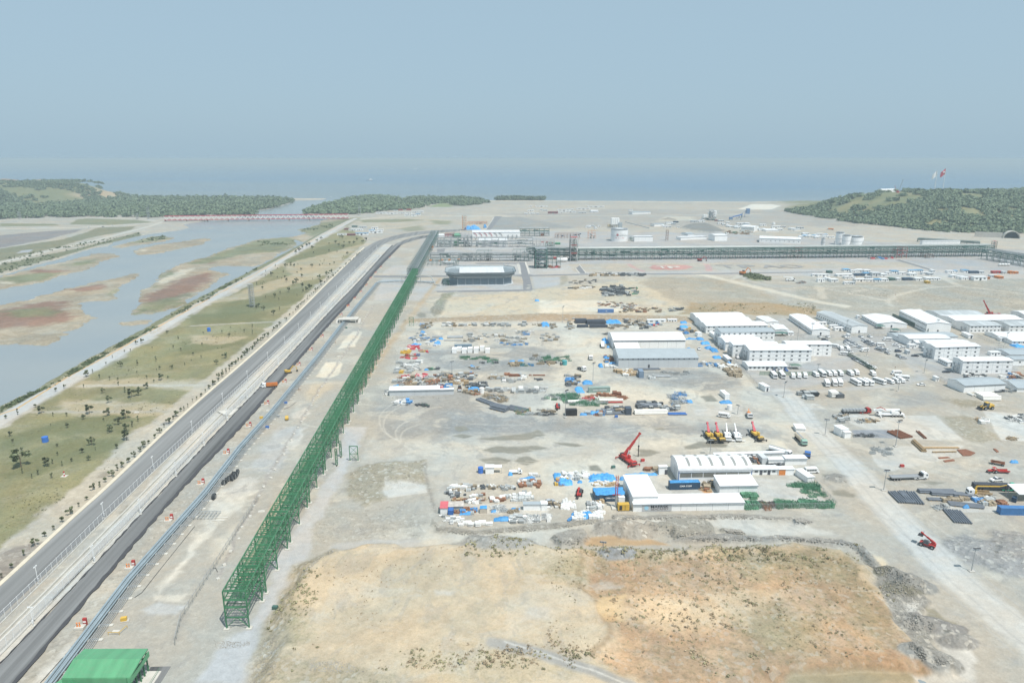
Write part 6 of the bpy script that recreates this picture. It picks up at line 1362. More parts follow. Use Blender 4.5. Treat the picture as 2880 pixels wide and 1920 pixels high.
# ---- trucks
def trailer(root,x0,x1,z=1.15,m=M_SILVER,side=.35,W2=1.24):
 MB().box(x0,x1,-W2,W2,z,z+.15).build('load_bed',m,root); mb = MB()
 if side: mb.box(x0,x1,-W2,-W2+.06,z+.15,z+.15+side).box(x0,x1,W2-.06,W2,z+.15,z+.15+side).box(x0,x0+.06,-W2,W2,z+.15,z+.15+side).build('side_board',m,root)
 MB().box(x0+.3,x1,-.5,.5,.75,z).build('chassis',M_BLACK,root)
def semi(label,mc,f,rear,front,L=16.,cargo=None,side=.35,mt=M_SILVER,name='flatbed_truck',cat='truck'):
 r = thing(name,label,cat); h = L/2; cab(r,h-2.2,mc); trailer(r,-h,h-2.6,1.2,mt,side); MB().box(h-6,h-.3,-1.15,1.15,.55,.95).build('skirt',mc,r); wheels(r,(-h+1.2,-h+2.5,-h+3.8,h-4.6,h-1.3),1.05,.5,.4)
 MB().box(h-2.75,h-2.6,-1.2,1.2,1.2,2.7).build('headboard',M_BLACK,r)
 if cargo: cargo(r,h)
 return place(r,f,rear,front)
semi('white articulated lorry with an empty grey flatbed on the haul road side',M_WPAINT,'r1',(865,818),(1280,803))
def cg_plates(r,h):
 mb = MB()
 for i in range(7): mb.box(-h+.6+i*1.75,-h+2.1+i*1.75,-1.1,1.1,1.4,2.5)
 mb.build('cargo',M_GALV,r)
semi('red lorry loaded with upright grey steel plates',M_RED,'r1',(320,88),(668,84),15.5,cg_plates,0,M_BLACK)
def cg_pipes(r,h):
 mb = MB()
 for j in range(3):
  for i in range(4): mb.tube((-h,-.9+i*.6,1.6+j*.58),(h-3.2,-.9+i*.6,1.6+j*.58),.28,8)
 mb.build('cargo',M('black_pipe',(.06,.07,.09),.4,var=.15),r); mb = MB()
 for x in (-h+1,-h+6,h-5): mb.box(x,x+.12,-1.3,-1.22,1.2,3.4).box(x,x+.12,1.22,1.3,1.2,3.4)
 mb.build('stake',M_BLACK,r)
semi('green lorry loaded with black pipes at the right edge',M('green_cab',(.05,.38,.25),.4),'r1',(1785,925),(2255,938),17,cg_pipes,0,M_BLACK)
def tipper(label,f,rear,front,mc=M_WPAINT,mb_=M_ORANGE,L=8.5):
 r = thing('dump_truck',label,'dump truck'); h = L/2; cab(r,h-2.1,mc,2.9); MB().profx([(-1.2,1.2),(1.2,1.2),(1.3,2.7),(1.2,2.7),(1.1,1.4),(-1.1,1.4),(-1.2,2.7),(-1.3,2.7)],-h,h-2.4).box(h-2.5,h-2.4,-1.3,1.3,1.2,3).build('tipper_body',mb_,r)
 MB().box(-h,h,-.5,.5,.7,1.15).build('chassis',M_BLACK,r); wheels(r,(-h+1,-h+2.4,h-3.3,h-1.2),1.05,.5,.4); return place(r,f,rear,front)
tipper('white dump truck with orange tipping body stopped on the new asphalt','k1',(705,893),(545,905)); tipper('white dump truck with its back to us by the left warehouse gable','y2',(570,600),(560,520),M_WPAINT,M_WPAINT,10.5)
semi('white lorry tractor with black trailer facing us in the storage yard',M_WPAINT,'y2',(392,705),(402,752),8,None,0,M_BLACK); semi('white lorry tractor with bare chassis near the yard middle',M_WPAINT,'y2',(255,882),(285,893),7,None,0,M_BLACK)
def tanker(label,f,rear,front,mc,mt,L=10.):
 r = thing('tanker_truck',label,'tanker truck'); h = L/2; cab(r,h-2.1,mc,2.9); MB().tube((-h,0,2.),(h-2.5,0,2.),1.1,14).build('tank',mt,r); MB().box(-h,h-2.5,-.35,.35,3.05,3.15).build('walkway',M_GALV,r); MB().box(-h,h,-.9,.9,.7,1.05).build('chassis',M_BLACK,r); wheels(r,(-h+1,-h+2.3,h-1.2),1.05,.5,.4); return place(r,f,rear,front)
tanker('water tanker with cream tank and green cab driving toward us','w2',(1915,270),(1985,340),M('pale_green_cab',(.28,.45,.38),.4),M('cream_tank',(.6,.52,.4),.5)); tanker('white tanker parked behind the canopy roof','w2',(1695,415),(1780,440),M_WPAINT,M_WPAINT); tanker('orange tanker with a white cab below the hill woods','f3',(700,640),(628,636),M_WPAINT,M_ORANGE,12)
r = thing('box_lorry','blue lorry cab at the back corner of the workshop','truck'); cab(r,-1.1,M_BLUE,2.8); MB().box(-4.2,-1.3,-1.1,1.1,.7,1.5).build('load_bed',M_BLUE,r); wheels(r,(-3.2,.4),1,.5,.4); place(r,'w2',(2020,440),(2022,485))
r = thing('light_truck','small white flatbed truck beside the white cabin','truck'); MB().prof([(.9,.5),(2.6,.5),(2.6,1.1),(2.2,1.35),(1.8,2.1),(.9,2.15)],-.95,.95).build('cab',M_WPAINT,r); MB().box(1.3,2.1,-.97,.97,1.35,1.9).build('cab_window',M_GLASS,r); MB().box(-2.8,.8,-1,1,.9,1.0).box(-2.8,.8,-1,-.94,1,1.35).box(-2.8,.8,.94,1,1,1.35).build('load_bed',M_WPAINT,r); wheels(r,(-1.9,1.8),.85,.38,.25); place(r,'w1',(992,358),(1137,355))
r = thing('light_truck','small truck with an orange crane on its back above the parked cranes','truck'); cab(r,.8,M_WPAINT,2.5); MB().box(-3,.7,-1,1,.8,1.3).build('load_bed',M_GALV,r); MB().box(-1.5,.4,-.8,.8,1.3,2.6).beam((-1,0,2.6),(-2.8,.5,3.6),.35).build('lift_arm',M_ORANGE,r); wheels(r,(-2,1.8),.95,.42,.3); place(r,'w2',(1405,30),(1430,62))
r = thing('crane_truck','white truck with a folded yellow loader crane before the pipe lorry','truck'); cab(r,2.3,M_WPAINT,3.); MB().box(-4.4,1,-1.2,1.2,1.1,1.3).box(-4.4,1,-1.2,-1.1,1.3,2).box(-4.4,1,1.1,1.2,1.3,2).build('load_bed',M_WOOD,r)
MB().box(1.2,2.,-.8,.8,1.1,2.6).beam((1.6,0,2.6),(1.2,0,4.2),.5).beam((1.2,0,4.1),(-7,.3,4.6),.4).beam((-7,.3,4.6),(-9.5,.3,5.3),.25).build('crane_arm',M_YELLOW,r); MB().box(-4.4,4.4,-.5,.5,.7,1.1).build('chassis',M_BLACK,r); wheels(r,(-3.4,-2,3.4),1.05,.5,.4); place(r,'r1',(1995,1000),(1705,985))
# ---- cranes
def mobile_crane(label,f,rear,front,mbody,mboom,tip,L=9.,ax=2,mdeck=None,pivot=-.15,wb=.9):
 r = thing('mobile_crane',label,'crane'); h = L/2; place(r,f,rear,front); md = mdeck or mbody
 MB().box(-h,h,-1.3,1.3,1.0,1.7).build('chassis',md,r); MB().box(h-1.9,h-.1,-1.25,1.25,1.7,2.5).build('front_cab',mbody,r); MB().box(h-.12,h-.06,-1.1,1.1,1.9,2.4).build('cab_window',M_GLASS,r)
 px = h*pivot*2; MB().box(px-2.2,px+1.6,-1.25,1.25,1.75,2.7).box(px+.2,px+1.9,.5,1.4,1.8,3.1).build('turntable',mbody,r); MB().box(px-3,px-2,-1.2,1.2,1.6,2.9).build('counterweight',M_BLACK,r)
 mb = MB()
 for s in (-1,1):
  for x in (-h+.6,h-.8): mb.box(x-.2,x+.2,s*2.3-.9,s*2.3+.9,.75,1.) if s else None; mb.beam((x,s*3,0),(x,s*3,.9),.35)
 mb.build('outrigger',md,r)
 # boom tip from picture, expressed locally
 base = Vector((px-1,0,2.7)); bpy.context.view_layer.update(); return r,base
def boom_to(r,base,tipw,m,w=.7,n=3,name='boom'):
 c,s = cos(-r.rotation_euler.z),sin(-r.rotation_euler.z); d = tipw - r.location; t = Vector((d.x*c-d.y*s,d.x*s+d.y*c,d.z)); mb = MB()
 for i in range(n): a = base.lerp(t,i/n-(.05 if i else 0)); b = base.lerp(t,(i+1)/n); mb.beam(a,b,w*(1-.22*i),w*1.15*(1-.22*i))
 d_ = (t-base).normalized(); mb.beam(t,t+d_*.8,w*.9); o = mb.build(name,m,r)
 mid = base.lerp(t,.35); MB().tube((base.x+1.8,0,base.z-.6),mid,.16,8).build('lift_cylinder',M_GALV,r); return t
def tip_at(f,x,y,ydist):
 """point above ground distance ydist that appears at the spot"""
 px,py = S(f,x,y); u = (px-1440)/FPX; v = (960-py)/FPX; t = ydist/(CP+v*SP); return Vector((u*t,ydist,CAMH+t*(-SP+v*CP)))
for lb,rear,front,mb_,mm,tip,md in (('first of the parked cranes with a faded red boom, leftmost',(990,250),(1045,312),M_YELLOW,M_PINK,(990,118),M_BLACK),('second parked crane with a faded red boom beside the white pair',(1085,250),(1140,312),M_YELLOW,M_PINK,(1080,120),M_BLACK),
('white crane with slim boom next to the red-boomed pair',(1185,250),(1205,300),M_WPAINT,M_WPAINT,(1186,128),M_WPAINT),('white crane standing alone in the gap of the crane row',(1280,250),(1310,302),M_WPAINT,M_WPAINT,(1272,128),M_WPAINT),('rightmost parked crane with a faded red boom and folded jib',(1460,240),(1535,298),M_YELLOW,M_PINK,(1455,112),M_BLACK)):
 r,b = mobile_crane(lb,'w2',rear,front,mb_,mm,tip,8 if 'white crane' in lb else 9.5,mdeck=md); wheels(r,(-2.6,2.4),1.35,.75,.6); boom_to(r,b,tip_at('w2',tip[0],tip[1]-6,r.location.y+9.5),mm,1.15 if mm==M_PINK else .7)
r,b = mobile_crane('red mobile crane with its lattice-patterned boom raised to the right','w2',(120,478),(215,548),M_RED,M_RED,None,11.5); wheels(r,(-4.8,-3.2,-1.4,2.2,4.),1.2,.55,.45); T = tip_at('w2',287,222,r.location.y+6); t = boom_to(r,b,T,M_RED,1.05,3)
MB().beam(t,(t.x,t.y,t.z-5.5),.07).box(t.x-.25,t.x+.25,t.y-.25,t.y+.25,t.z-6.2,t.z-5.4).beam((t.x,t.y,t.z-6),(t.x,t.y,t.z-11),.3).build('hook_block',M_BLACK,r)
r,b = mobile_crane('white five-axle mobile crane with lowered boom beside the red lorry','r1',(1000,118),(745,116),M_WPAINT,M_WPAINT,None,13.5); wheels(r,(-5.6,-4.,-2.4,-.6,4.4),1.25,.6,.5); MB().beam((-4.5,0,3.6),(9,0,3.2),.95).build('boom',M_WPAINT,r); MB().beam((3,1,3.8),(6,1,5.4),.3).beam((6,1,5.4),(8,1,4.6),.25).build('red_jib',M_RED,r)
r,b = mobile_crane('red crane with a long raised boom behind the camp blocks','c2',(1905,222),(1965,226),M_RED,M_RED,None,11); wheels(r,(-4,-2,3),1.2,.55,.45); boom_to(r,b,tip_at('c2',1822,32,r.location.y+3),M_RED,1.2)
r,b = mobile_crane('white rough-terrain crane with lowered boom by the blue cabins','p3',(1790,1305),(1640,1305),M_WPAINT,M_WPAINT,None,10); wheels(r,(-3,3),1.35,.8,.6); MB().beam((-3,0,3.8),(8,0,4.6),.9).build('boom',M_WPAINT,r)
def telehandler(label,f,rear,front,tip,m=M_RED):
 r = thing('telehandler',label,'telehandler'); place(r,f,rear,front); MB().box(-2.6,2.2,-.9,.9,.7,1.3).build('chassis',m,r); MB().prof([(-.6,1.3),(1.2,1.3),(.9,2.6),(-.4,2.6)],.1,1.05).build('cab',M_GLASS,r); MB().box(-2.6,-1.,-1,.0,1.2,1.8).build('engine_cover',m,r); wheels(r,(-1.8,1.6),1.1,.7,.5)
 if tip: t = boom_to(r,Vector((-2.2,-.4,1.9)),tip_at(f,tip[0],tip[1],r.location.y+1.5),m,.6,3); MB().box(t.x-.2,t.x+1.4,t.y-1,t.y+1,t.z-.8,t.z-.6).beam((t.x,t.y-1,t.z-.8),(t.x,t.y-1,t.z+.5),.12).beam((t.x,t.y+1,t.z-.8),(t.x,t.y+1,t.z+.5),.12).build('fork',M_BLACK,r)
 else: MB().beam((-2.2,-.4,1.9),(3.3,-.4,1.2),.5).build('boom',m,r); MB().box(3.3,4.6,-.9,.2,.5,.65).build('fork',M_BLACK,r)
telehandler('red telehandler with raised boom on the haul road','k4',(1495,325),(1420,300),(1425,195)); telehandler('orange-red telehandler with lowered boom in the work yard','w1',(1770,560),(1755,615),None); telehandler('small red forklift near the dark box at the yard front','y1',(1915,1180),(1915,1225),None)
def excavator(label,f,rear,front,m,s=1.):
 r = thing('excavator',label,'excavator'); place(r,f,rear,front); r.scale = (s,)*3
 for y in (-1.1,1.1): MB().prof([(-1.9,.25),(-1.6,0),(1.6,0),(1.9,.25),(1.9,.6),(1.6,.85),(-1.6,.85),(-1.9,.6)],y-.25,y+.25).build('track',M_BLACK,r)
 MB().box(-2,1.2,-1.2,1.2,1.0,1.9).box(-2.2,-.8,-1.2,1.2,1.2,2.3).build('body',m,r); MB().box(0,1.3,.2,1.1,1.9,2.9).build('cab',M_GLASS,r); MB().beam((1,-.3,1.8),(3.2,-.3,4.4),.4).beam((3.2,-.3,4.4),(5.2,-.3,3.2),.35).build('boom',m,r)
 MB().beam((5.2,-.3,3.3),(5.4,-.3,1.2),.28).build('stick',m,r); MB().prof([(5.1,.3),(6.1,.5),(5.9,1.3),(5.2,1.3)],-.8,.2).build('bucket',M_BLACK,r)
excavator('yellow wheeled excavator at work on the new asphalt','k1',(800,745),(855,735),M_YELLOW); excavator('orange excavator with its arm out beside the emblem pad','p3',(815,1195),(880,1190),M_ORANGE,1.8); excavator('red excavator at the foot of the main rack','p3',(25,945),(85,945),M_RED,1.5)
r = thing('wheel_loader','yellow wheel loader on the bare ground below the camp','loader'); place(r,'c2',(1895,1455),(1800,1462)); r.scale = (1.25,)*3; MB().box(-3,-.6,-1,1,1,2.2).build('engine_cover',M_YELLOW,r); MB().box(-.8,.8,-.8,.8,1.2,3).build('cab',M_GLASS,r); MB().box(-.8,.8,-.85,.85,3,3.15).build('roof',M_YELLOW,r); MB().beam((.8,-.7,1.6),(3,-.7,.6),.3).beam((.8,.7,1.6),(3,.7,.6),.3).build('lift_arm',M_YELLOW,r); MB().prof([(2.9,.2),(4.1,.1),(3.3,.5),(3.1,1.3)],-1.3,1.3).build('bucket',M_BLACK,r); wheels(r,(-2,1.4),1.1,.75,.55)
r = thing('tractor','old red farm tractor facing left at the right side','tractor'); place(r,'r1',(2045,738),(1950,742)); MB().box(-.2,2,-.35,.35,.9,1.5).build('engine_cover',M_RED,r); MB().box(-1.5,-.2,-.7,.7,1.1,1.5).build('body',M_RED,r); MB().box(-1.4,0,-.7,.7,2.4,2.5).beam((-1.3,.6,1.4),(-1.3,.6,2.4),.08).beam((-.1,.6,1.4),(-.1,.6,2.4),.08).beam((-1.3,-.6,1.4),(-1.3,-.6,2.4),.08).build('roof',M_RED,r); wheels(r,(-1.,),.95,.75,.4); wheels(r,(1.6,),.8,.45,.3)
r = thing('farm_trailer','small red trailer behind the tractor','trailer'); place(r,'r1',(2172,742),(2070,740)); MB().box(-2.2,2.2,-1,1,.8,.9).box(-2.2,2.2,-1,-.95,.9,1.4).box(-2.2,2.2,.95,1,.9,1.4).beam((2.2,0,.8),(3.4,0,.7),.12).build('load_bed',M_RED,r); wheels(r,(-1.4,),.9,.4,.25)
r = thing('rusty_cart','rusty flat cart loaded with beams above the tractor','cart'); place(r,'r1',(2120,662),(1995,640)); MB().box(-2.6,2.6,-1.1,1.1,1,1.25).build('load_bed',M_RUST,r); MB().beam((-2.4,.4,1.5),(2.4,-.2,1.6),.4).beam((-2.6,-.5,1.5),(1.8,.6,1.9),.35).build('cargo',M_RUST,r); wheels(r,(-1.9,1.7),1.,.5,.4)
r = thing('road_roller','red-brown site roller on the lane between the sheds','roller'); place(r,'y1',(835,985),(835,1038)); MB().box(-2.4,.2,-1,1,.9,1.9).build('body',M_RUST,r); MB().box(-1,.3,-.8,.8,1.9,3).build('cab',M_GLASS,r); MB().tube((2,-1,.8),(2,1,.8),.8,16).build('drum',M_GALV,r); wheels(r,(-1.6,),.9,.75,.5)
r = thing('generator','yellow generator cabinet next to the long white shed','generator'); a,b = G('w2',68,1015),G('w2',183,1012); r.location = a; r.rotation_euler.z = HEAD; w = (b-a).length; h = ZT(a,'w2',950); MB().box(0,w,0,2,.15,h).build('housing',M_YELLOW,r); MB().box(w*.1,w*.35,-.05,0,.4,h-.4).box(w*.6,w*.63,-.05,0,.3,h-.4).build('grille',M_BLACK,r); MB().box(-.1,w+.1,-.1,2.1,0,.15).build('skid',M_BLACK,r)
r = thing('compressor','small yellow compressor parked beside the pipeline','compressor'); place(r,'k1',(812,1240),(812,1268)); MB().prof([(-1.4,.5),(1.4,.5),(1.4,1.5),(1.1,1.9),(-1.1,1.9),(-1.4,1.5)],-.8,.8).build('housing',M_YELLOW,r); MB().beam((1.4,0,.5),(2.4,0,.4),.12).build('tow_bar',M_BLACK,r); wheels(r,(0,),.8,.35,.2)
a,b = G('w1',2165,735),G('w1',2185,735); r = thing('tower_crane','red lattice jib crane on a grey mast beside the generator','crane',a); H = ZT(a,'w1',380); H1 = ZT(a,'w1',590); MB().tube((0,0,0),(0,0,H1),.5,10).build('mast',M_GALV,r); mb = MB()
for sx in (-1,1):
 for sy in (-1,1): mb.beam((sx*.4,sy*.4,H1),(sx*.4,sy*.4,H),.14)
for i in range(12): z = H1 + (H-H1)*i/12; z2 = H1 + (H-H1)*(i+1)/12; mb.beam((-.4,-.4,z),(.4,-.4,z2),.1).beam((-.4,.4,z),(-.4,-.4,z2),.1).beam((.4,-.4,z),(.4,.4,z2),.1)
mb.build('lattice',M_RED,r); MB().rbox(0,0,0,.5,3.5,3.5).build('base',M_CONCP,r); MB().beam((-1.5,0,H1),(1.5,0,H1),.3).build('cab',M_RED,r)
# ---- boats
def boat(f,x1,x2,yb,label,m1,H=9):
 a,b = G(f,x1,yb),G(f,x2,yb); L = (b-a).length; r = thing('boat',label,'boat',(a.x,a.y,WZ),0); h = L*.06
 mb = MB(); P = [(0,-h),(L*.8,-h),(L,0),(L*.8,h),(0,h)]; mb.prism([(x,y*2)for x,y in P],-1,L*.055).build('hull',m1,r); MB().box(L*.4,L*.85,-h,h,L*.055,L*.14).box(L*.5,L*.78,-h*.8,h*.8,L*.14,L*.22).build('superstructure',M_WPAINT,r); MB().beam((L*.63,0,L*.22),(L*.63,0,L*.36),L*.012).build('mast',M_WPAINT,r)
boat('b',1008,1082,286,'dark-hulled supply ship with white bridge out at sea',M_NAVY); boat('b',1442,1484,184,'small white boat further out at sea',M_WPAINT); boat('b',680,694,437,'tiny white boat at the river mouth spit',M_WPAINT)
# ---- people (a few pixels tall)
def person_mesh():
 P = [(0,0,.95),(0,0,1.25),(0,0,1.45),(0,0,1.55),(0,0,1.72),(-.1,0,.9),(-.12,.03,.5),(-.12,0,.06),(.1,0,.9),(.12,-.05,.5),(.13,0,.06),(-.2,0,1.42),(-.28,.02,1.15),(-.27,.12,.92),(.2,0,1.42),(.28,.02,1.15),(.27,.12,.92),(-.12,.12,.03),(.13,.12,.03)]
 R = [.15,.14,.17,.06,.11,.1,.065,.05,.1,.065,.05,.07,.05,.035,.07,.05,.035,.04,.04]; E = [(0,1),(1,2),(2,3),(3,4),(0,5),(5,6),(6,7),(7,17),(0,8),(8,9),(9,10),(10,18),(2,11),(11,12),(12,13),(2,14),(14,15),(15,16)]
 me = bpy.data.meshes.new('p'); me.from_pydata(P,E,[]); o = bpy.data.objects.new('p',me); COL.objects.link(o); sk = o.modifiers.new('s','SKIN');
 for i,v in enumerate(me.skin_vertices[0].data): v.radius = (R[i],R[i]*.8); v.use_root = i == 0
 o.modifiers.new('u','SUBSURF').levels = 1; dg = bpy.context.evaluated_depsgraph_get(); m2 = bpy.data.meshes.new_from_object(o.evaluated_get(dg)); bpy.data.objects.remove(o); m2.materials.clear(); m2.materials.append(M('work_clothes',(.30,.12,.06),.8,rnd=.5)); return m2
pm = person_mesh(); pm.name = 'person'
for f,x,y,lb in (('k1',1132,668,'standing beside the pipeline sleepers'),('k1',942,930,'standing with another by the pipeline, left one'),('k1',956,932,'standing with another by the pipeline, right one'),('k1',1345,412,'walking near the far part of the pipeline'),('p4',885,370,'walking on the dirt track'),('c2',645,925,'standing on the kerb by the coaches'),('c2',1600,1040,'standing by the bright block')):
 o = bpy.data.objects.new('person',pm); COL.objects.link(o); o.location = G(f,x,y); o.rotation_euler.z = rr.uniform(0,6); tag(o,'person in work clothes '+lb,'person','workers on the site')
# ================================================================== CONTAINERS, CABINS
def container(f,x1,y1,x2,y2,yt,label,m,txt=None,tm=None,dp=2.44,top=None,name='shipping_container',rib=True):
 a,b = G(f,x1,y1),G(f,x2,y2); w = (b-a).length; h = max(ZT(a,f,yt),1.6); r = thing(name,label,'container',a,atan2(b.y-a.y,b.x-a.x))
 MB().box(0,w,0,dp,.12,h).build('body',m,r)
 if rib:
  mb = MB(); n = max(4,int(w/.6))
  for i in range(n): mb.box(w*(i+.3)/n,w*(i+.7)/n,-.05,0,.3,h-.2).box(w*(i+.3)/n,w*(i+.7)/n,dp,dp+.05,.3,h-.2)
  mb.build('rib',m,r)
 MB().box(-.04,w+.04,-.06,.08,h-.12,h+.02).box(-.04,w+.04,dp-.08,dp+.06,h-.12,h+.02).box(-.04,w+.04,-.06,.08,0,.16).box(-.05,.12,-.06,.1,0,h).box(w-.12,w+.05,-.06,.1,0,h).build('frame',m,r)
 MB().box(-.06,0,.2,dp/2-.05,.25,h-.25).box(-.06,0,dp/2+.05,dp-.2,.25,h-.25).build('door',m,r)
 if txt: text('lettering',txt,h*.30,tm or M_INKW,r,(w*.52,-.09,h*.52),sx=1.15,bold=.025)
 if top: t = tarp_mesh(w*.98,dp*1.05,.35,top); part('tarpaulin_cover',t,r,(w/2,dp/2,h+.02))
 return r,w,h
rt6 = random.Random(66)
def tarp_mesh(w,d,h,seed):
 nx,ny = max(6,int(w/.45)),max(5,int(d/.45)); nx = min(nx,40); ny = min(ny,24); X,Y = np.meshgrid(np.linspace(-1,1,nx),np.linspace(-1,1,ny)); s = int(seed*7)+3
 H = fbm(X*w/2+s*9,Y*d/2,2.6,s,3)*.55 + fbm(X*w/2+s,Y*d/2,.9,s+1,2)*.25 + .62
 e = np.clip((1-np.abs(X)**3)*(1-np.abs(Y)**3),0,1)**.5; Z = np.clip(H,.15,1.4)*h*e; XX = X*w/2*(1+.12*fbm(X*3+s,Y*3,1.,s+2,2)); YY = Y*d/2*(1+.15*fbm(X*3,Y*3+s,1.,s+4,2))
 V = np.stack([XX,YY,Z+.03],-1).reshape(-1,3); idx = np.arange(nx*ny).reshape(ny,nx); F = np.stack([idx[:-1,:-1],idx[:-1,1:],idx[1:,1:],idx[1:,:-1]],-1).reshape(-1,4)
 return npmesh('tarpaulin',V,F,M_TARP,False)
container('w2',600,798,912,790,727,'navy blue shipping container with white lettering in the workshop yard',M_NAVY,'CMA CGM',top=3)
container('w1',1935,670,2272,660,596,'navy blue container under a blue tarpaulin roof beside the crane mast',M_NAVY,'CMA CGM',dp=6,top=5)
container('y2',370,1200,665,1190,1130,'grey-green container with white lettering beside blue tarpaulins',M_TEAL,'CHINA SHIPPING'); container('y2',500,98,716,96,52,'blue container with white letters on the bank above the pipe stacks',M('apl_blue',(.10,.2,.42),.5),'APL')
container('y2',1068,993,1128,993,905,'blue-grey container standing end-on before the grey-roofed warehouse',M('steel_blue',(.2,.27,.36),.5),dp=6.); container('y2',50,1515,210,1513,1432,'black box container at the front edge of the storage yard',M_BLACK); container('y2',878,1505,960,1505,1415,'dark slate box among steel bundles',M('slate',(.07,.09,.12),.5),dp=4)
container('r1',2088,1205,2500,1215,1130,'blue container at the right edge with a white roof leaning behind',M('cont_blue',(.06,.18,.40),.5)); r = thing('shelter_roof','pair of white sheets roofing the blue container store at the right edge','shelter',G('r1',2260,1060)); MB().profx([(-1,3.6),(6,4.6),(6,4.8),(-1,3.8)],0,12).build('roof',M_WHITER,r); MB().beam((.3,0,0),(.3,0,3.6),.2).beam((.3,5,0),(.3,5,4.5),.2).beam((10,0,0),(10,0,3.6),.2).build('post',M_GALV,r)
r = container('w1',2195,690,2262,690,622,'white cube cabin on the slab before the navy container',M_WPAINT,dp=2.4,rib=False)
container('y1',880,960,932,960,908,'brown-fronted crate cabin by the roller lane',M_WOOD,rib=False); container('y2',1870,425,1932,420,372,'white container beside the orange cover in the alley',M_WPAINT,dp=4)
container('c1',652,1330,716,1328,1268,'white container beside the round tank at the slab',M_WPAINT,dp=8); container('w2',1553,535,1613,532,470,'grey container end behind the workshop',M_LGREY,dp=5); container('y2',705,1250,765,1250,1190,'rust-brown steel box among rusty beams',M_RUST,dp=3); container('y2',770,1250,822,1250,1205,'second rust-brown box, slightly lower',M_RUST,dp=3)
container('r1',2210,1060,2260,1075,1010,'dark corner of a blue store at the right edge',M_NAVY)
i = 0
for x1,x2,yb,yt,d in ((750,800,598,553,5),(860,910,600,560,6),(922,974,596,545,4),(990,1040,600,550,6),(1118,1167,600,556,4),(1058,1105,575,530,4),(805,855,578,540,4)):
 container('y1',x1,yb,x2,yb,yt,('first','blue-trimmed','third','fourth','rightmost','rear right','rear left')[i]+' white container in the end-on group of the storage yard',M_WHITE,dp=d,rib=False); i += 1
container('y1',778,545,968,540,512,'long slate-blue container behind the white end-on group',M('slate2',(.17,.24,.30),.5))
container('w1',665,795,742,795,745,'small blue-roofed stall in the work yard',M('pale_wood',(.5,.45,.38),.7),rib=False,top=2); container('w1',315,812,372,812,765,'blue box left in the work yard corner',M_BLUE,rib=False)
# cabins of the contractors' camps
mk = {'W':M_WHITE,'G':M_LGREY,'B':M('cabin_blue',(.10,.32,.55),.5,rnd=.2),'D':M_DKSTEEL,'N':M_NAVY,'O':M_ORANGE,'R':M_RED,'Y':M_YELLOW,'M':M('maroon',(.25,.07,.08),.6)}
KN = {'W':'white','G':'light grey','B':'blue-roofed','D':'dark','N':'navy','O':'orange','R':'red','Y':'yellow','M':'maroon'}
cab_m = {}
def cabin(f,x1,x2,yb,yt,k,label,group,dp=3.,slope=.05):
 a,b = G(f,x1,yb),G(f,x2,yb); w = (b-a).length; h = min(max(ZT(a,f,yt)*.62,2.4),4.2); key = k
 if key not in cab_m:
  r = thing('site_cabin',label,'cabin',a,HEAD,group); MB().box(0,1,0,1,0,1).build('wall',M_WHITE if k=='B' else mk[k],r); MB().profx([(-.06,1),(1.06,1.04),(1.06,1.10),(-.06,1.06)],-.02,1.02).build('roof',mk[k]if k!='W' else M_WHITER,r)
  MB().box(.42,.56,-.02,.01,.02,.75).build('door',M_DOOR,r); MB().box(.12,.27,-.02,.01,.45,.75).build('window',M_GLASS,r); MB().box(.72,.87,-.02,.01,.45,.75).build('window',M_GLASS,r); cab_m[key] = r; r.scale = (w,dp,h); return r
 return dup(cab_m[key],a,HEAD,label,group,(w,dp,h))
P4 = [(0,140,155,125,'W'),(115,170,115,85,'D'),(300,375,95,72,'B'),(380,450,105,82,'W'),(455,530,100,85,'W'),(535,605,105,82,'W'),(225,410,155,125,'W'),(415,540,148,115,'N'),(530,610,140,100,'B'),(620,720,150,90,'G'),(720,790,150,115,'W'),(780,835,128,100,'W'),(845,930,115,80,'B'),(930,1010,130,95,'W'),(1040,1130,105,75,'B'),(1055,1135,145,110,'W'),
(1130,1210,105,75,'B'),(1195,1275,130,95,'W'),(1270,1320,140,110,'G'),(1310,1340,105,80,'W'),(100,150,200,155,'W'),(155,235,215,170,'W'),(310,365,180,145,'W'),(370,430,180,150,'W'),(435,560,210,180,'W'),(565,650,210,180,'W'),(650,730,212,180,'B'),(730,810,208,180,'W'),(305,360,243,200,'W'),(365,430,243,200,'G'),(830,880,200,160,'D'),(905,950,200,160,'W'),
(985,1085,198,160,'N'),(1240,1320,195,160,'W'),(1325,1405,195,160,'W'),(1245,1285,235,208,'Y'),(0,85,215,160,'W'),(1480,1565,112,82,'W'),(1567,1600,110,88,'B'),(1665,1730,105,80,'B'),(1735,1840,118,78,'N'),(1530,1590,165,130,'W'),(1595,1680,180,135,'W'),(1640,1730,190,155,'W'),(1735,1780,188,160,'M'),(1780,1935,200,135,'W'),(1940,1965,185,150,'O'),
(1975,2060,165,140,'G'),(2065,2120,178,150,'O'),(2000,2110,118,85,'R'),(2110,2150,122,95,'G'),(2195,2240,122,78,'O'),(2243,2290,122,85,'O'),(1840,1900,118,95,'G'),(1120,1200,200,190,'W'),(550,620,180,150,'G'),(-60,0,150,120,'W'),(70,110,190,160,'W')]
rr = random.Random(4)
P4.sort(); cn = {}
for (x1,x2,yb,yt,k) in P4:
 cn[k] = cn.get(k,-1) + 1; cabin('p4',x1,x2,yb,yt,k,'%s %s site cabin from the left in the camp behind the dirt tracks'%(ORD(cn[k]),KN[k]),'cabins of the contractors\' camp',rr.uniform(3,8))
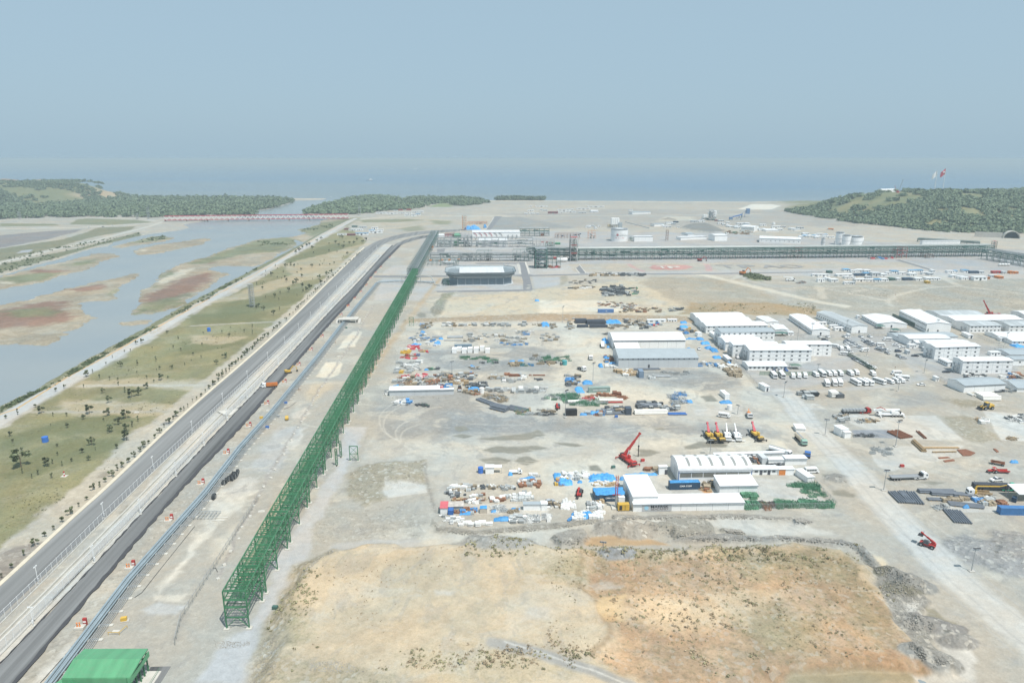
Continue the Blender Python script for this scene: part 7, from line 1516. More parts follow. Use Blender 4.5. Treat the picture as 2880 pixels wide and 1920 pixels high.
for (x1,x2,yb,yt,k) in ((745,830,790,768,'W'),(835,910,793,770,'M'),(912,1030,788,760,'B'),(850,920,748,735,'W'),(945,1015,722,708,'G'),(1060,1120,735,708,'W'),(1035,1160,770,745,'W'),(920,980,745,728,'W'),(1040,1090,755,740,'B'),(810,850,740,722,'M'),(1110,1170,750,735,'W'),(880,930,715,700,'D')):
 cabin('b',x1,x2,yb,yt,k,'%s cabin in the small camp beside the riverside road'%KN[k],'cabins of the riverside camp',6)
for (x1,x2,yb,yt,k) in ((1105,1195,592,575,'W'),(1197,1300,594,577,'W'),(1310,1370,590,575,'W'),(1375,1430,592,577,'W'),(1365,1410,610,592,'W'),(1425,1470,612,587,'W'),(1465,1510,608,570,'B'),(1258,1300,570,560,'W'),(1310,1345,562,553,'R'),(1380,1425,560,550,'R'),(1500,1540,580,560,'W'),(1430,1500,580,566,'W')):
 cabin('b',x1,x2,yb,yt,k,'%s hut in the farthest camp by the woods'%KN[k],'huts of the camp by the woods',8)
for (x1,x2,yb,yt,k) in ((1415,1455,106,101,'W'),(1500,1670,108,101,'W'),(1390,1480,170,145,'W'),(1565,1600,160,125,'W'),(1600,1665,165,140,'G'),(1675,1810,200,155,'M'),(1805,1985,162,138,'W'),(1990,2030,150,130,'W'),(2070,2255,145,120,'W'),(2260,2352,185,160,'W'),(1345,1395,210,195,'W'),(1410,1490,203,195,'W'),(1510,1550,210,197,'W'),(1820,1900,190,178,'W'),(1910,2060,185,172,'W'),(2100,2200,195,180,'G'),(2220,2450,112,104,'W')):
 cabin('f1',x1,x2,yb,yt,k,'%s shed in the row on the far plain before the sea'%KN[k],'sheds on the far plain',8)
def scat(f,poly,n,fn,seed=1):
 q = random.Random(seed); xs = [p[0]for p in poly]; ys = [p[1]for p in poly]; k = 0; t = 0
 while k < n and t < n*40:
  t += 1; x = q.uniform(min(xs),max(xs)); y = q.uniform(min(ys),max(ys)); ins = False
  for (ax,ay),(bx,by) in zip(poly,poly[1:]+poly[:1]):
   if (ay>y) != (by>y) and x < (bx-ax)*(y-ay)/(by-ay) + ax: ins = not ins
  if ins: fn(x,y,q); k += 1
def sc_cab(f,pal,w0,w1,lab,grp,dp=6):
 def fn(x,y,q): k = q.choice(pal); w = q.uniform(w0,w1); cabin(f,x,x+w,y,y-w*.3-6,k,'%s %s'%(KN[k],lab),grp,q.uniform(.6,1.6)*dp)
 return fn
scat('f2',[(1110,320),(1500,320),(1700,330),(1950,400),(2352,440),(2352,360),(2000,330),(1900,300),(1500,310),(1080,375),(1080,400),(1330,400)],30,sc_cab('f2','WWWWGGWN',30,90,'workshop hut on the far works yard','huts of the far works yard'),2)
scat('p3',[(440,300),(900,250),(900,370),(600,340)],12,sc_cab('p3','WWWG',40,110,'works hut right of the dark stockpile','huts right of the stockpile'),3)
scat('p3',[(1900,440),(2352,470),(2352,530),(1900,520)],14,sc_cab('p3','WWBW',30,80,'hut behind the slim grey tank','huts behind the grey tank'),5)
scat('f3',[(400,680),(720,690),(720,715),(410,715)],12,sc_cab('f3','WWBW',25,60,'hut left of the three white tanks','huts left of the tanks'),6)
scat('f3',[(500,430),(740,445),(720,465),(490,445)],14,sc_cab('f3','WW',12,25,'block on the far shore works','blocks on the far shore'),7); scat('f3',[(0,600),(400,620),(400,650),(0,650)],10,sc_cab('f3','WWG',30,80,'shed on the far plain before the hill','sheds before the hill'),8)
scat('f2',[(1520,250),(1900,260),(1900,310),(1560,300)],10,sc_cab('f2','GDMG',15,40,'plant unit at the foot of the batching tower','units by the batching tower'),9); scat('p2',[(1240,270),(1700,300),(1600,360),(1240,350)],10,sc_cab('p2','WWG',25,70,'unit on the pale pad left of the logo tank','units left of the logo tank'),10)
for f,x1,x2,yb,yt,k,lb in (('c1',2050,2215,395,360,'W','white container row in front of the grey barrack'),('c1',2110,2245,425,385,'W','second white container row in front of the grey barrack'),('c1',1850,2005,355,325,'W','white cabin right of the long white barrack'),('c1',1490,1565,485,430,'W','white cube cabin right of the green porch'),
('c1',2280,2312,515,470,'W','white guard box at the camp fence'),('c2',805,845,735,685,'G','grey guard hut on the traffic island'),('c2',1183,1225,1092,1038,'W','white booth with a blue sign at the lower gate'),('c2',1910,2045,755,690,'W','white cabin with a grey porch in the right court'),
('c2',835,930,655,618,'W','white canopy cabin by the gate'),('c2',150,185,265,230,'W','tiny white cabin left of the low wide barrack'),('c2',920,1005,190,148,'W','white cabin behind the biggest barrack'),('c2',2040,2170,565,525,'W','white-roofed annex of the hut row'),('y2',1185,1440,238,172,'W','long white cabin at the back edge of the storage yard'),
('y2',1465,1590,230,185,'W','white cabin next to the long one at the yard back'),('c2',1035,1220,700,650,'G','scaffolded grey shelter by the tall block')): cabin(f,x1,x2,yb,yt,k,lb,None,3.5)
def canopy(f,x1,x2,yb,yt,label,m=None):
 a,b = G(f,x1,yb),G(f,x2,yb); w = (b-a).length; h = ZT(a,f,yt)*.75; r = thing('canopy',label,'canopy',a); MB().add([(-.4,-.4,h),(w+.4,-.4,h),(w+.4,4.4,h),(-.4,4.4,h),(w/2,2,h+1)],[(0,1,4),(1,2,4),(2,3,4),(3,0,4),(3,2,1,0)]).build('roof',m or M_GREEN,r)
 for x in (0,w):
  for y in (0,4): MB().beam((x,y,0),(x,y,h),.15).build('post',M_GALV,r)
 MB().box(w*.25,w*.75,1,1.4,.4,.5).box(w*.25,w*.75,2.6,3,.4,.5).build('bench',M_WOOD,r)
canopy('c1',1535,1655,935,870,'green pyramid canopy beside the single storey hut',M('canopy_green',(.13,.2,.16),.6)); canopy('c1',1325,1480,495,445,'dark green porch canopy of the small gabled house',M_DKSTEEL); canopy('c2',415,510,400,350,'grey-green canopy at the low wide barrack',M_DKSTEEL); canopy('c2',618,715,455,400,'grey-green canopy standing alone on the paving',M_DKSTEEL)
# round tanks
def wtank(f,x1,x2,yb,yt,label,m,dome=.15):
 a,b = G(f,x1,yb),G(f,x2,yb); R = (b-a).length/2; h = ZT(a,f,yt)*.92; r = thing('water_tank',label,'tank',((a.x+b.x)/2,a.y+R,0)); pr = []
 for i in range(9): pr += [(R*(1.0 if i%2 else .97),h*i/8)]
 MB().lathe(pr,20).build('shell',m,r); MB().lathe([(R,h),(R*.6,h+dome*R),(R*.2,h+dome*R*1.3)],20).build('lid',m,r); MB().lathe([(R*.2,h+dome*R*1.3),(R*.18,h+dome*R*1.8)],12).build('cap',m,r)
M_TB = M('tank_blue',(.05,.17,.55),.4,var=.05)
wtank('w1',642,702,360,295,'bright blue round water tank beside the white cabin',M_TB); wtank('g1',373,427,1128,1077,'bright blue round tank alone in the near grass',M_TB); wtank('g1',1898,1930,107,72,'bright blue round tank alone in the far grass',M_TB); wtank('y1',1050,1105,1045,985,'white round tank beside a blue cover',M_WPAINT)
wtank('w1',1640,1702,420,358,'white round tank among pallets',M_WPAINT); wtank('y1',1965,2020,735,685,'teal cable drum shaped tank in the yard',M('teal',(.08,.35,.38),.5)); wtank('y2',2285,2352,1440,1370,'white round tank on the concrete slab',M_WPAINT)
# ================================================================== TARPAULINS
TP = [('y2',605,815,248,180,'beside the black pipe stacks'),('y2',1640,1730,245,205,'at the alley mouth near the camp'),('y2',1635,1750,305,265,'second at the alley mouth'),('y2',1700,1860,465,435,'right of the white warehouse'),('y2',1870,1970,475,430,'by the grey-roofed block foot'),('y2',1925,2050,535,490,'in the alley, upper'),
('y2',1985,2090,600,550,'in the alley, middle'),('y2',2070,2170,640,570,'largest in the alley'),('y2',2095,2210,730,675,'in the alley below the red cover'),('y2',2250,2340,800,775,'at the foot of the small grey cabin'),('y2',580,650,520,440,'on the left gable of the white warehouse'),('y2',620,665,580,545,'small, left of the white warehouse'),
('y2',600,690,750,690,'left of the grey-roofed warehouse'),('y2',650,745,800,770,'at the left corner of the grey-roofed warehouse'),('y2',510,575,850,795,'cube shaped, left of white sacks'),('y2',1110,1170,585,545,'heaped against the white warehouse wall'),('y2',1410,1540,585,560,'long and low against the white warehouse'),('y2',1565,1675,585,540,'tall between both warehouses'),('y2',1720,1780,598,572,'behind the ridge of the grey-roofed warehouse'),
('y2',290,430,1085,1020,'behind the lettered grey-green container'),('y2',190,300,1180,1110,'left of the lettered grey-green container'),('y2',200,320,1200,1160,'low, at the container corner'),('y2',1730,1810,1340,1290,'crumpled alone right of grey bundles'),('y2',2185,2352,1350,1295,'over the frame by the round tank'),('y2',1510,1560,1370,1345,'small, under grey steel lengths'),('y2',380,540,1500,1440,'over pipe bundles at the yard front'),
('y2',250,350,1510,1470,'left end of the front row'),('y1',395,445,385,345,'dark blue at the left yard edge'),('y1',600,655,450,430,'on grey beams'),('y1',295,410,510,490,'thin, among white scrap'),('y1',545,620,510,465,'on white scrap'),('y1',1735,1825,308,255,'in the rear row of the yard'),('y1',1385,1450,695,665,'pale, mid yard'),('y1',1475,1545,690,665,'vivid, mid yard'),
('y1',940,1000,752,725,'mid left of the yard'),('y1',920,980,835,800,'above the scrap heap end'),('y1',915,1050,1012,972,'beside the white round tank'),('y1',95,165,965,935,'at the left end of the low shed'),('y1',1662,1712,28,8,'alone on the pale terrace'),('y1',440,490,790,768,'small by green scrap'),('w1',1105,1275,432,380,'over brown stacks in the work yard'),
('w1',1480,1570,420,335,'upper half of the long cover in the work yard'),('w1',1530,1690,490,400,'lower half of the long cover in the work yard'),('w1',1868,2172,447,345,'largest, left of the workshop compound'),('w1',815,990,885,815,'at the front edge of the work yard'),('w1',1010,1105,762,708,'on the pale slab left of the three-panel cabin'),('w1',1675,1800,820,768,'left part, before white pallets'),
('w1',1790,1922,870,762,'right part, before white pallets'),('w1',1740,1797,466,435,'bright, beside the white round tank'),('w1',975,1027,382,358,'small, below the white truck'),('w1',785,850,790,760,'tiny, beside silver scrap'),('w1',440,575,815,795,'flat strip on the pale slab'),('w2',135,470,652,622,'long strip on the compound rear fence'),('w2',85,135,700,660,'small at the compound rear corner'),
('f1',520,735,424,362,'big, over the frame at the orange tower'),('f1',780,825,398,365,'small, right of the big far one'),('r1',1685,1757,1135,1085,'on grey pipes at the right'),('r1',2210,2297,637,605,'alone on bare ground at the right'),('c2',2250,2380,650,590,'by the hut at the right edge'),('w2',700,880,730,716,'on top behind the navy container'),('c2',2200,2290,1080,1058,'amid debris behind the grey-roofed shed')]
for i,(f,x1,x2,yb,yt,lb) in enumerate(TP):
 a,b = G(f,x1,yb),G(f,x2,yb); w = (b-a).length; tot = DEP(f,yt,1.2) - a.y; hmax = 9. if f == 'f1' else 2.2; d = min(max(tot,1.5),14)
 o = bpy.data.objects.new('tarpaulin',tarp_mesh(w,d,hmax if d>2.5 else 1.5,i+1)); COL.objects.link(o); o.location = ((a.x+b.x)/2,a.y+d/2,0); o.rotation_euler.z = HEAD; tag(o,'blue tarpaulin '+lb,'tarpaulin','blue tarpaulins on the site')
# ================================================================== STACKS, BUNDLES, HEAPS
def pipe_stack(f,p1,p2,n,layers,r_,m,label,group=None,name='pipe_stack',jit=.0):
 a,b = G(f,*p1),G(f,*p2); L = (b-a).length; r = thing(name,label,'pipes',a,atan2(b.y-a.y,b.x-a.x),group); q = random.Random(int(a.x*10)); mb = MB(); sp = r_*(2.02 if layers>1 else 2.7)
 for j in range(layers):
  for i in range(n-j): o = q.uniform(-1,1)*jit*L; mb.tube((o,(i+j*.5)*sp,r_+j*r_*1.8+.15),(L+o+q.uniform(-.4,.4),(i+j*.5)*sp+q.uniform(-.15,.15)*(layers==1),r_+j*r_*1.8+.15),r_,8)
 mb.build('pipe_pile',m,r); k = MB()
 for t in (.15,.5,.85): k.box(L*t-.15,L*t+.15,-.5,n*r_*2,0,.15)
 k.build('bearer',M_WOOD,r); return r
M_BP = M('black_pipe',(.06,.07,.09),.4,var=.15); M_GP = M('dark_grey_pipe',(.15,.17,.20),.45,var=.15); M_WP = M('white_pipe',(.78,.77,.73),.45,var=.05)
for a in (('y2',(192,245),(345,243),7,3,.55,M_BP,'black pipe stack at the back of the storage yard, left'),('y2',(350,262),(605,258),8,3,.55,M_BP,'long black pipe stack at the back of the storage yard'),('y2',(215,300),(365,298),4,2,.5,M_BP,'low black pipes before the left stack'),('y2',(385,304),(632,300),3,2,.55,M_BP,'black pipes before the long stack'),
('y2',(1005,1500),(1460,1495),5,3,.38,M_WP,'big white pipe stack at the front of the storage yard'),('y2',(1030,1405),(1370,1400),5,2,.4,M_GP,'dark pipes behind the white stack'),('y2',(1060,1360),(1310,1358),4,1,.35,M_GP,'thin dark pipes further behind the white stack'),('y2',(565,1500),(875,1498),8,1,.4,M_GP,'brown-black steel lengths left of the slate box'),
('y2',(1470,1505),(1718,1503),4,1,.3,M_BLUE,'blue pipes at the right of the white stack'),('y2',(85,1340),(245,1335),4,2,.3,M_WP,'short white pipes among green frames'),('y2',(515,1310),(850,1305),3,1,.3,M_WP,'white and red lengths before the rusty boxes'),('y2',(620,1340),(845,1338),2,1,.3,M_RED,'red lengths before the rusty boxes'),
('r1',(1140,1082),(1010,958),7,1,.34,M_GP,'grey pipes laid slanting beside the haul road, left bundle'),('r1',(1245,1095),(1140,962),7,1,.34,M_GP,'grey pipes laid slanting beside the haul road, right bundle'),('r1',(1200,968),(1590,975),4,2,.34,M_GP,'long grey pipes behind the slanting bundles'),('r1',(1335,990),(1700,1010),4,2,.34,M_GP,'grey pipes overlapping the long bundle'),
('r1',(1580,1010),(1810,1028),3,2,.34,M_GP,'short grey pipes at the right end of the row'),('r1',(1295,1048),(1475,1050),2,1,.4,M_GP,'two thick grey pipes before the row'),('r1',(1535,1105),(1915,1140),4,1,.34,M_GP,'grey pipes under the small blue cover'),('r1',(1775,1310),(1640,1165),8,1,.3,M_GP,'bundle of bent grey pipes nearest the haul road'),
('r1',(1120,355),(960,280),7,1,.4,M_RUST,'rusty pipes beside the dark mat'),('r1',(1275,368),(1190,290),2,1,.3,M_RUST,'two thin rusty lengths right of the rusty pipes'),('y1',(1390,1225),(1225,1185),5,2,.6,M_GP,'dark rolls at the front corner of the storage yard'),('y1',(1225,1165),(1060,1105),3,1,.5,M_GP,'long dark roll along the yard corner'),
('y1',(1590,1225),(1390,1180),6,1,.4,M_GP,'slanting dark pipes behind the corner rolls'),('c2',(1810,1345),(2050,1348),8,3,.42,M_WP,'white pipes stacked before the grey-roofed shed'),('c2',(1600,1260),(1680,1290),2,1,.45,M_WP,'single white pipe before the grey-roofed shed'),('c2',(1760,1300),(1985,1300),6,2,.42,M_WP,'second white pipe stack before the grey-roofed shed'),
('y1',(530,440),(640,438),5,3,.3,M_GALV,'grey round bars left in the yard'),('y1',(700,440),(870,436),8,2,.3,M_GALV,'grey round bars beside the first'),('y1',(660,465),(850,465),3,1,.25,M_GALV,'thin grey bars in front'),('y2',(1270,985),(1500,985),4,1,.35,M_GALV,'grey lengths before the big warehouse'),('y2',(1000,885),(1355,880),3,1,.35,M_GP,'long dark beam along the warehouse front'),
('y1',(1640,850),(1780,850),2,1,.3,M_RUST,'rust-red length mid yard'),('y1',(1380,858),(1490,856),3,2,.35,M_RUST,'rust-red beams mid yard'),('r1',(1240,475),(1635,475),2,1,.3,M_WOOD,'long timber and steel rails behind the rusty plates'),('r1',(1340,520),(1600,515),1,1,.3,M_WOOD,'thin rail before the rusty plates'),('r1',(1270,515),(1150,405),3,2,.4,M_WOOD,'slanting timber beam pile left of the rusty plates')):
 pipe_stack(*a)
# rusty plates
for f,pl,lb in (('r1',[(1610,490),(1710,485),(1815,525),(1760,555),(1680,558)],'largest rusty steel sheet pile'),('r1',[(1460,610),(1570,595),(1590,612),(1480,627)],'flat rusty steel sheet'),('r1',[(1400,575),(1510,568),(1540,580),(1420,590)],'pale rusty steel sheet'),('r1',[(2010,480),(2040,480),(2075,512),(2050,518)],'small rusty steel sheet')):
 P = [G(f,*p)for p in pl]; A = sum(a.x*b.y-b.x*a.y for a,b in zip(P,P[1:]+P[:1])); P = P[::-1] if A < 0 else P; o = MB().prism([(p.x,p.y)for p in P],.02,.3).build('steel_sheet',M_RUST); tag(o,lb+' lying on the bare ground','steel sheet')
# generic bundle prototypes
def proto_bundle(kind,m,q):
 if kind == 'plates':
  mb = MB(); n = q.randint(3,5)
  for i in range(n): mb.rbox(q.uniform(-.1,.1),q.uniform(-.1,.1),i*.32,i*.32+.26,2.3,1.8+q.uniform(-.3,.3),q.uniform(-.08,.08))
 elif kind == 'frames':
  mb = MB()
  for i in range(5): x = -1.5 + i*.7 + q.uniform(-.1,.1); h = q.uniform(.7,1.3); mb.beam((x,-1,.1),(x,1,.1),.1).beam((x,-1,.1),(x+.2,-1,h),.1).beam((x,1,.1),(x+.2,1,h),.1).beam((x+.2,-1,h),(x+.2,1,h),.1).beam((x,-1,.1),(x+.2,1,h),.1)
  mb.beam((-1.7,-.7,.2),(1.7,-.7,.2),.16).beam((-1.7,.7,.2),(1.7,.7,.2),.16)
 elif kind == 'scrap':
  mb = MB()
  for i in range(26): p = Vector((q.gauss(0,.8),q.gauss(0,.6),abs(q.gauss(.35,.3)))); d = Vector((q.uniform(-1,1),q.uniform(-1,1),q.uniform(-.4,.4))).normalized()*q.uniform(.5,1.4); mb.beam(p-d,p+d,q.uniform(.08,.25),q.uniform(.05,.2))
 elif kind == 'crates':
  mb = MB()
  for i in range(3):
   for j in range(2): mb.rbox(-1.1+i*1.15,j*1.2-.6,0,q.choice((.8,1.5,1.6)),1.05,1.05,q.uniform(-.05,.05))
  for i in range(3): mb.box(-1.6+i*1.15,-.7+i*1.15,-1.2,-1.15,.1,.2)
 elif kind == 'drums':
  mb = MB()
  for i in range(4): mb.tube((-1.5+i,-.4,.55),(-1.5+i+.05,.4,.6),.55,12)
 elif kind == 'sheets':
  mb = MB()
  for i in range(6): a = radians(60+q.uniform(-8,8)); x = -1.2 + i*.42; mb.add([(x,-.9,0),(x,.9,0),(x+.5,.9,1.3),(x+.5,-.9,1.3),(x+.08,-.9,0),(x+.08,.9,0),(x+.58,.9,1.3),(x+.58,-.9,1.3)],[(0,1,2,3),(7,6,5,4),(0,3,7,4),(1,5,6,2),(2,6,7,3)])
 elif kind == 'barrier':
  mb = MB()
  for i in range(5): a = q.uniform(-.3,.3); mb.rbox(q.uniform(-1.4,1.4),-1+i*.45,0,.8,1.3,.35,a)
 return mb.mesh(kind,m)
PRO = {}; KNAME = {'plates':('panel_stack','stack'),'frames':('steel_frame_bundle','steel frames'),'scrap':('scrap_heap','scrap heap'),'crates':('crate_stack','crates'),'drums':('cable_drum','drums'),'sheets':('sheet_bundle','sheets'),'barrier':('road_barrier','barriers')}
MG = {'grey':M('steel_grey_mix',(.40,.42,.42),.6,var=.25,scale=1.5,rnd=.3),'white':M('white_mix',(.72,.72,.70),.6,var=.15,scale=1.,rnd=.15),'green':M('green_mix',(.10,.25,.15),.55,var=.4,scale=1.5,rnd=.3),'rust':M('rust_mix',(.30,.15,.09),.8,var=.3,scale=1.5,rnd=.35),'brown':M('brown_mix',(.30,.25,.18),.85,var=.3,scale=2,rnd=.35),
'dark':M('dark_mix',(.10,.11,.12),.6,var=.3,scale=2,rnd=.4),'red':M('red_mix',(.60,.08,.10),.5,var=.2,rnd=.25),'yellow':M('yellow_mix',(.66,.43,.08),.55,var=.15,rnd=.2),'orange':M('orange_mix',(.46,.35,.22),.7,var=.2,rnd=.2),'blue':M('blue_mix',(.10,.30,.60),.5,var=.2,rnd=.3)}
CW = {'grey':'grey','white':'white','green':'green','rust':'rust-brown','brown':'brown','dark':'dark','red':'red and white','yellow':'yellow','orange':'plywood-coloured','blue':'blue'}
qp = random.Random(99); ITEMS = {}
def put(f,x,y,kind,col,sc,where,q):
 k = (kind,col,q.randint(0,1))
 if k not in PRO: PRO[k] = proto_bundle(kind,MG[col],qp)
 n,cat = KNAME[kind]; p = G(f,x,y); s = sc*q.uniform(.75,1.25)
 ITEMS.setdefault(n,[]).append((s/p.y,p,HEAD+q.choice((0,0,0,pi/2,q.uniform(-.5,.5))),(s*q.uniform(.8,1.2),s,s*q.uniform(.7,1.1)),PRO[k],'%s %s %s'%(CW[col],cat,where),cat))
def region(f,poly,n,kinds,cols,sc,where,seed): sc *= .78 if f == 'w1' else 1; scat(f,poly,n,lambda x,y,q:put(f,x,y,q.choice(kinds),q.choice(cols),sc,where,q),seed)
R = lambda x1,y1,x2,y2: [(x1,y1),(x2,y1),(x2,y2),(x1,y2)]
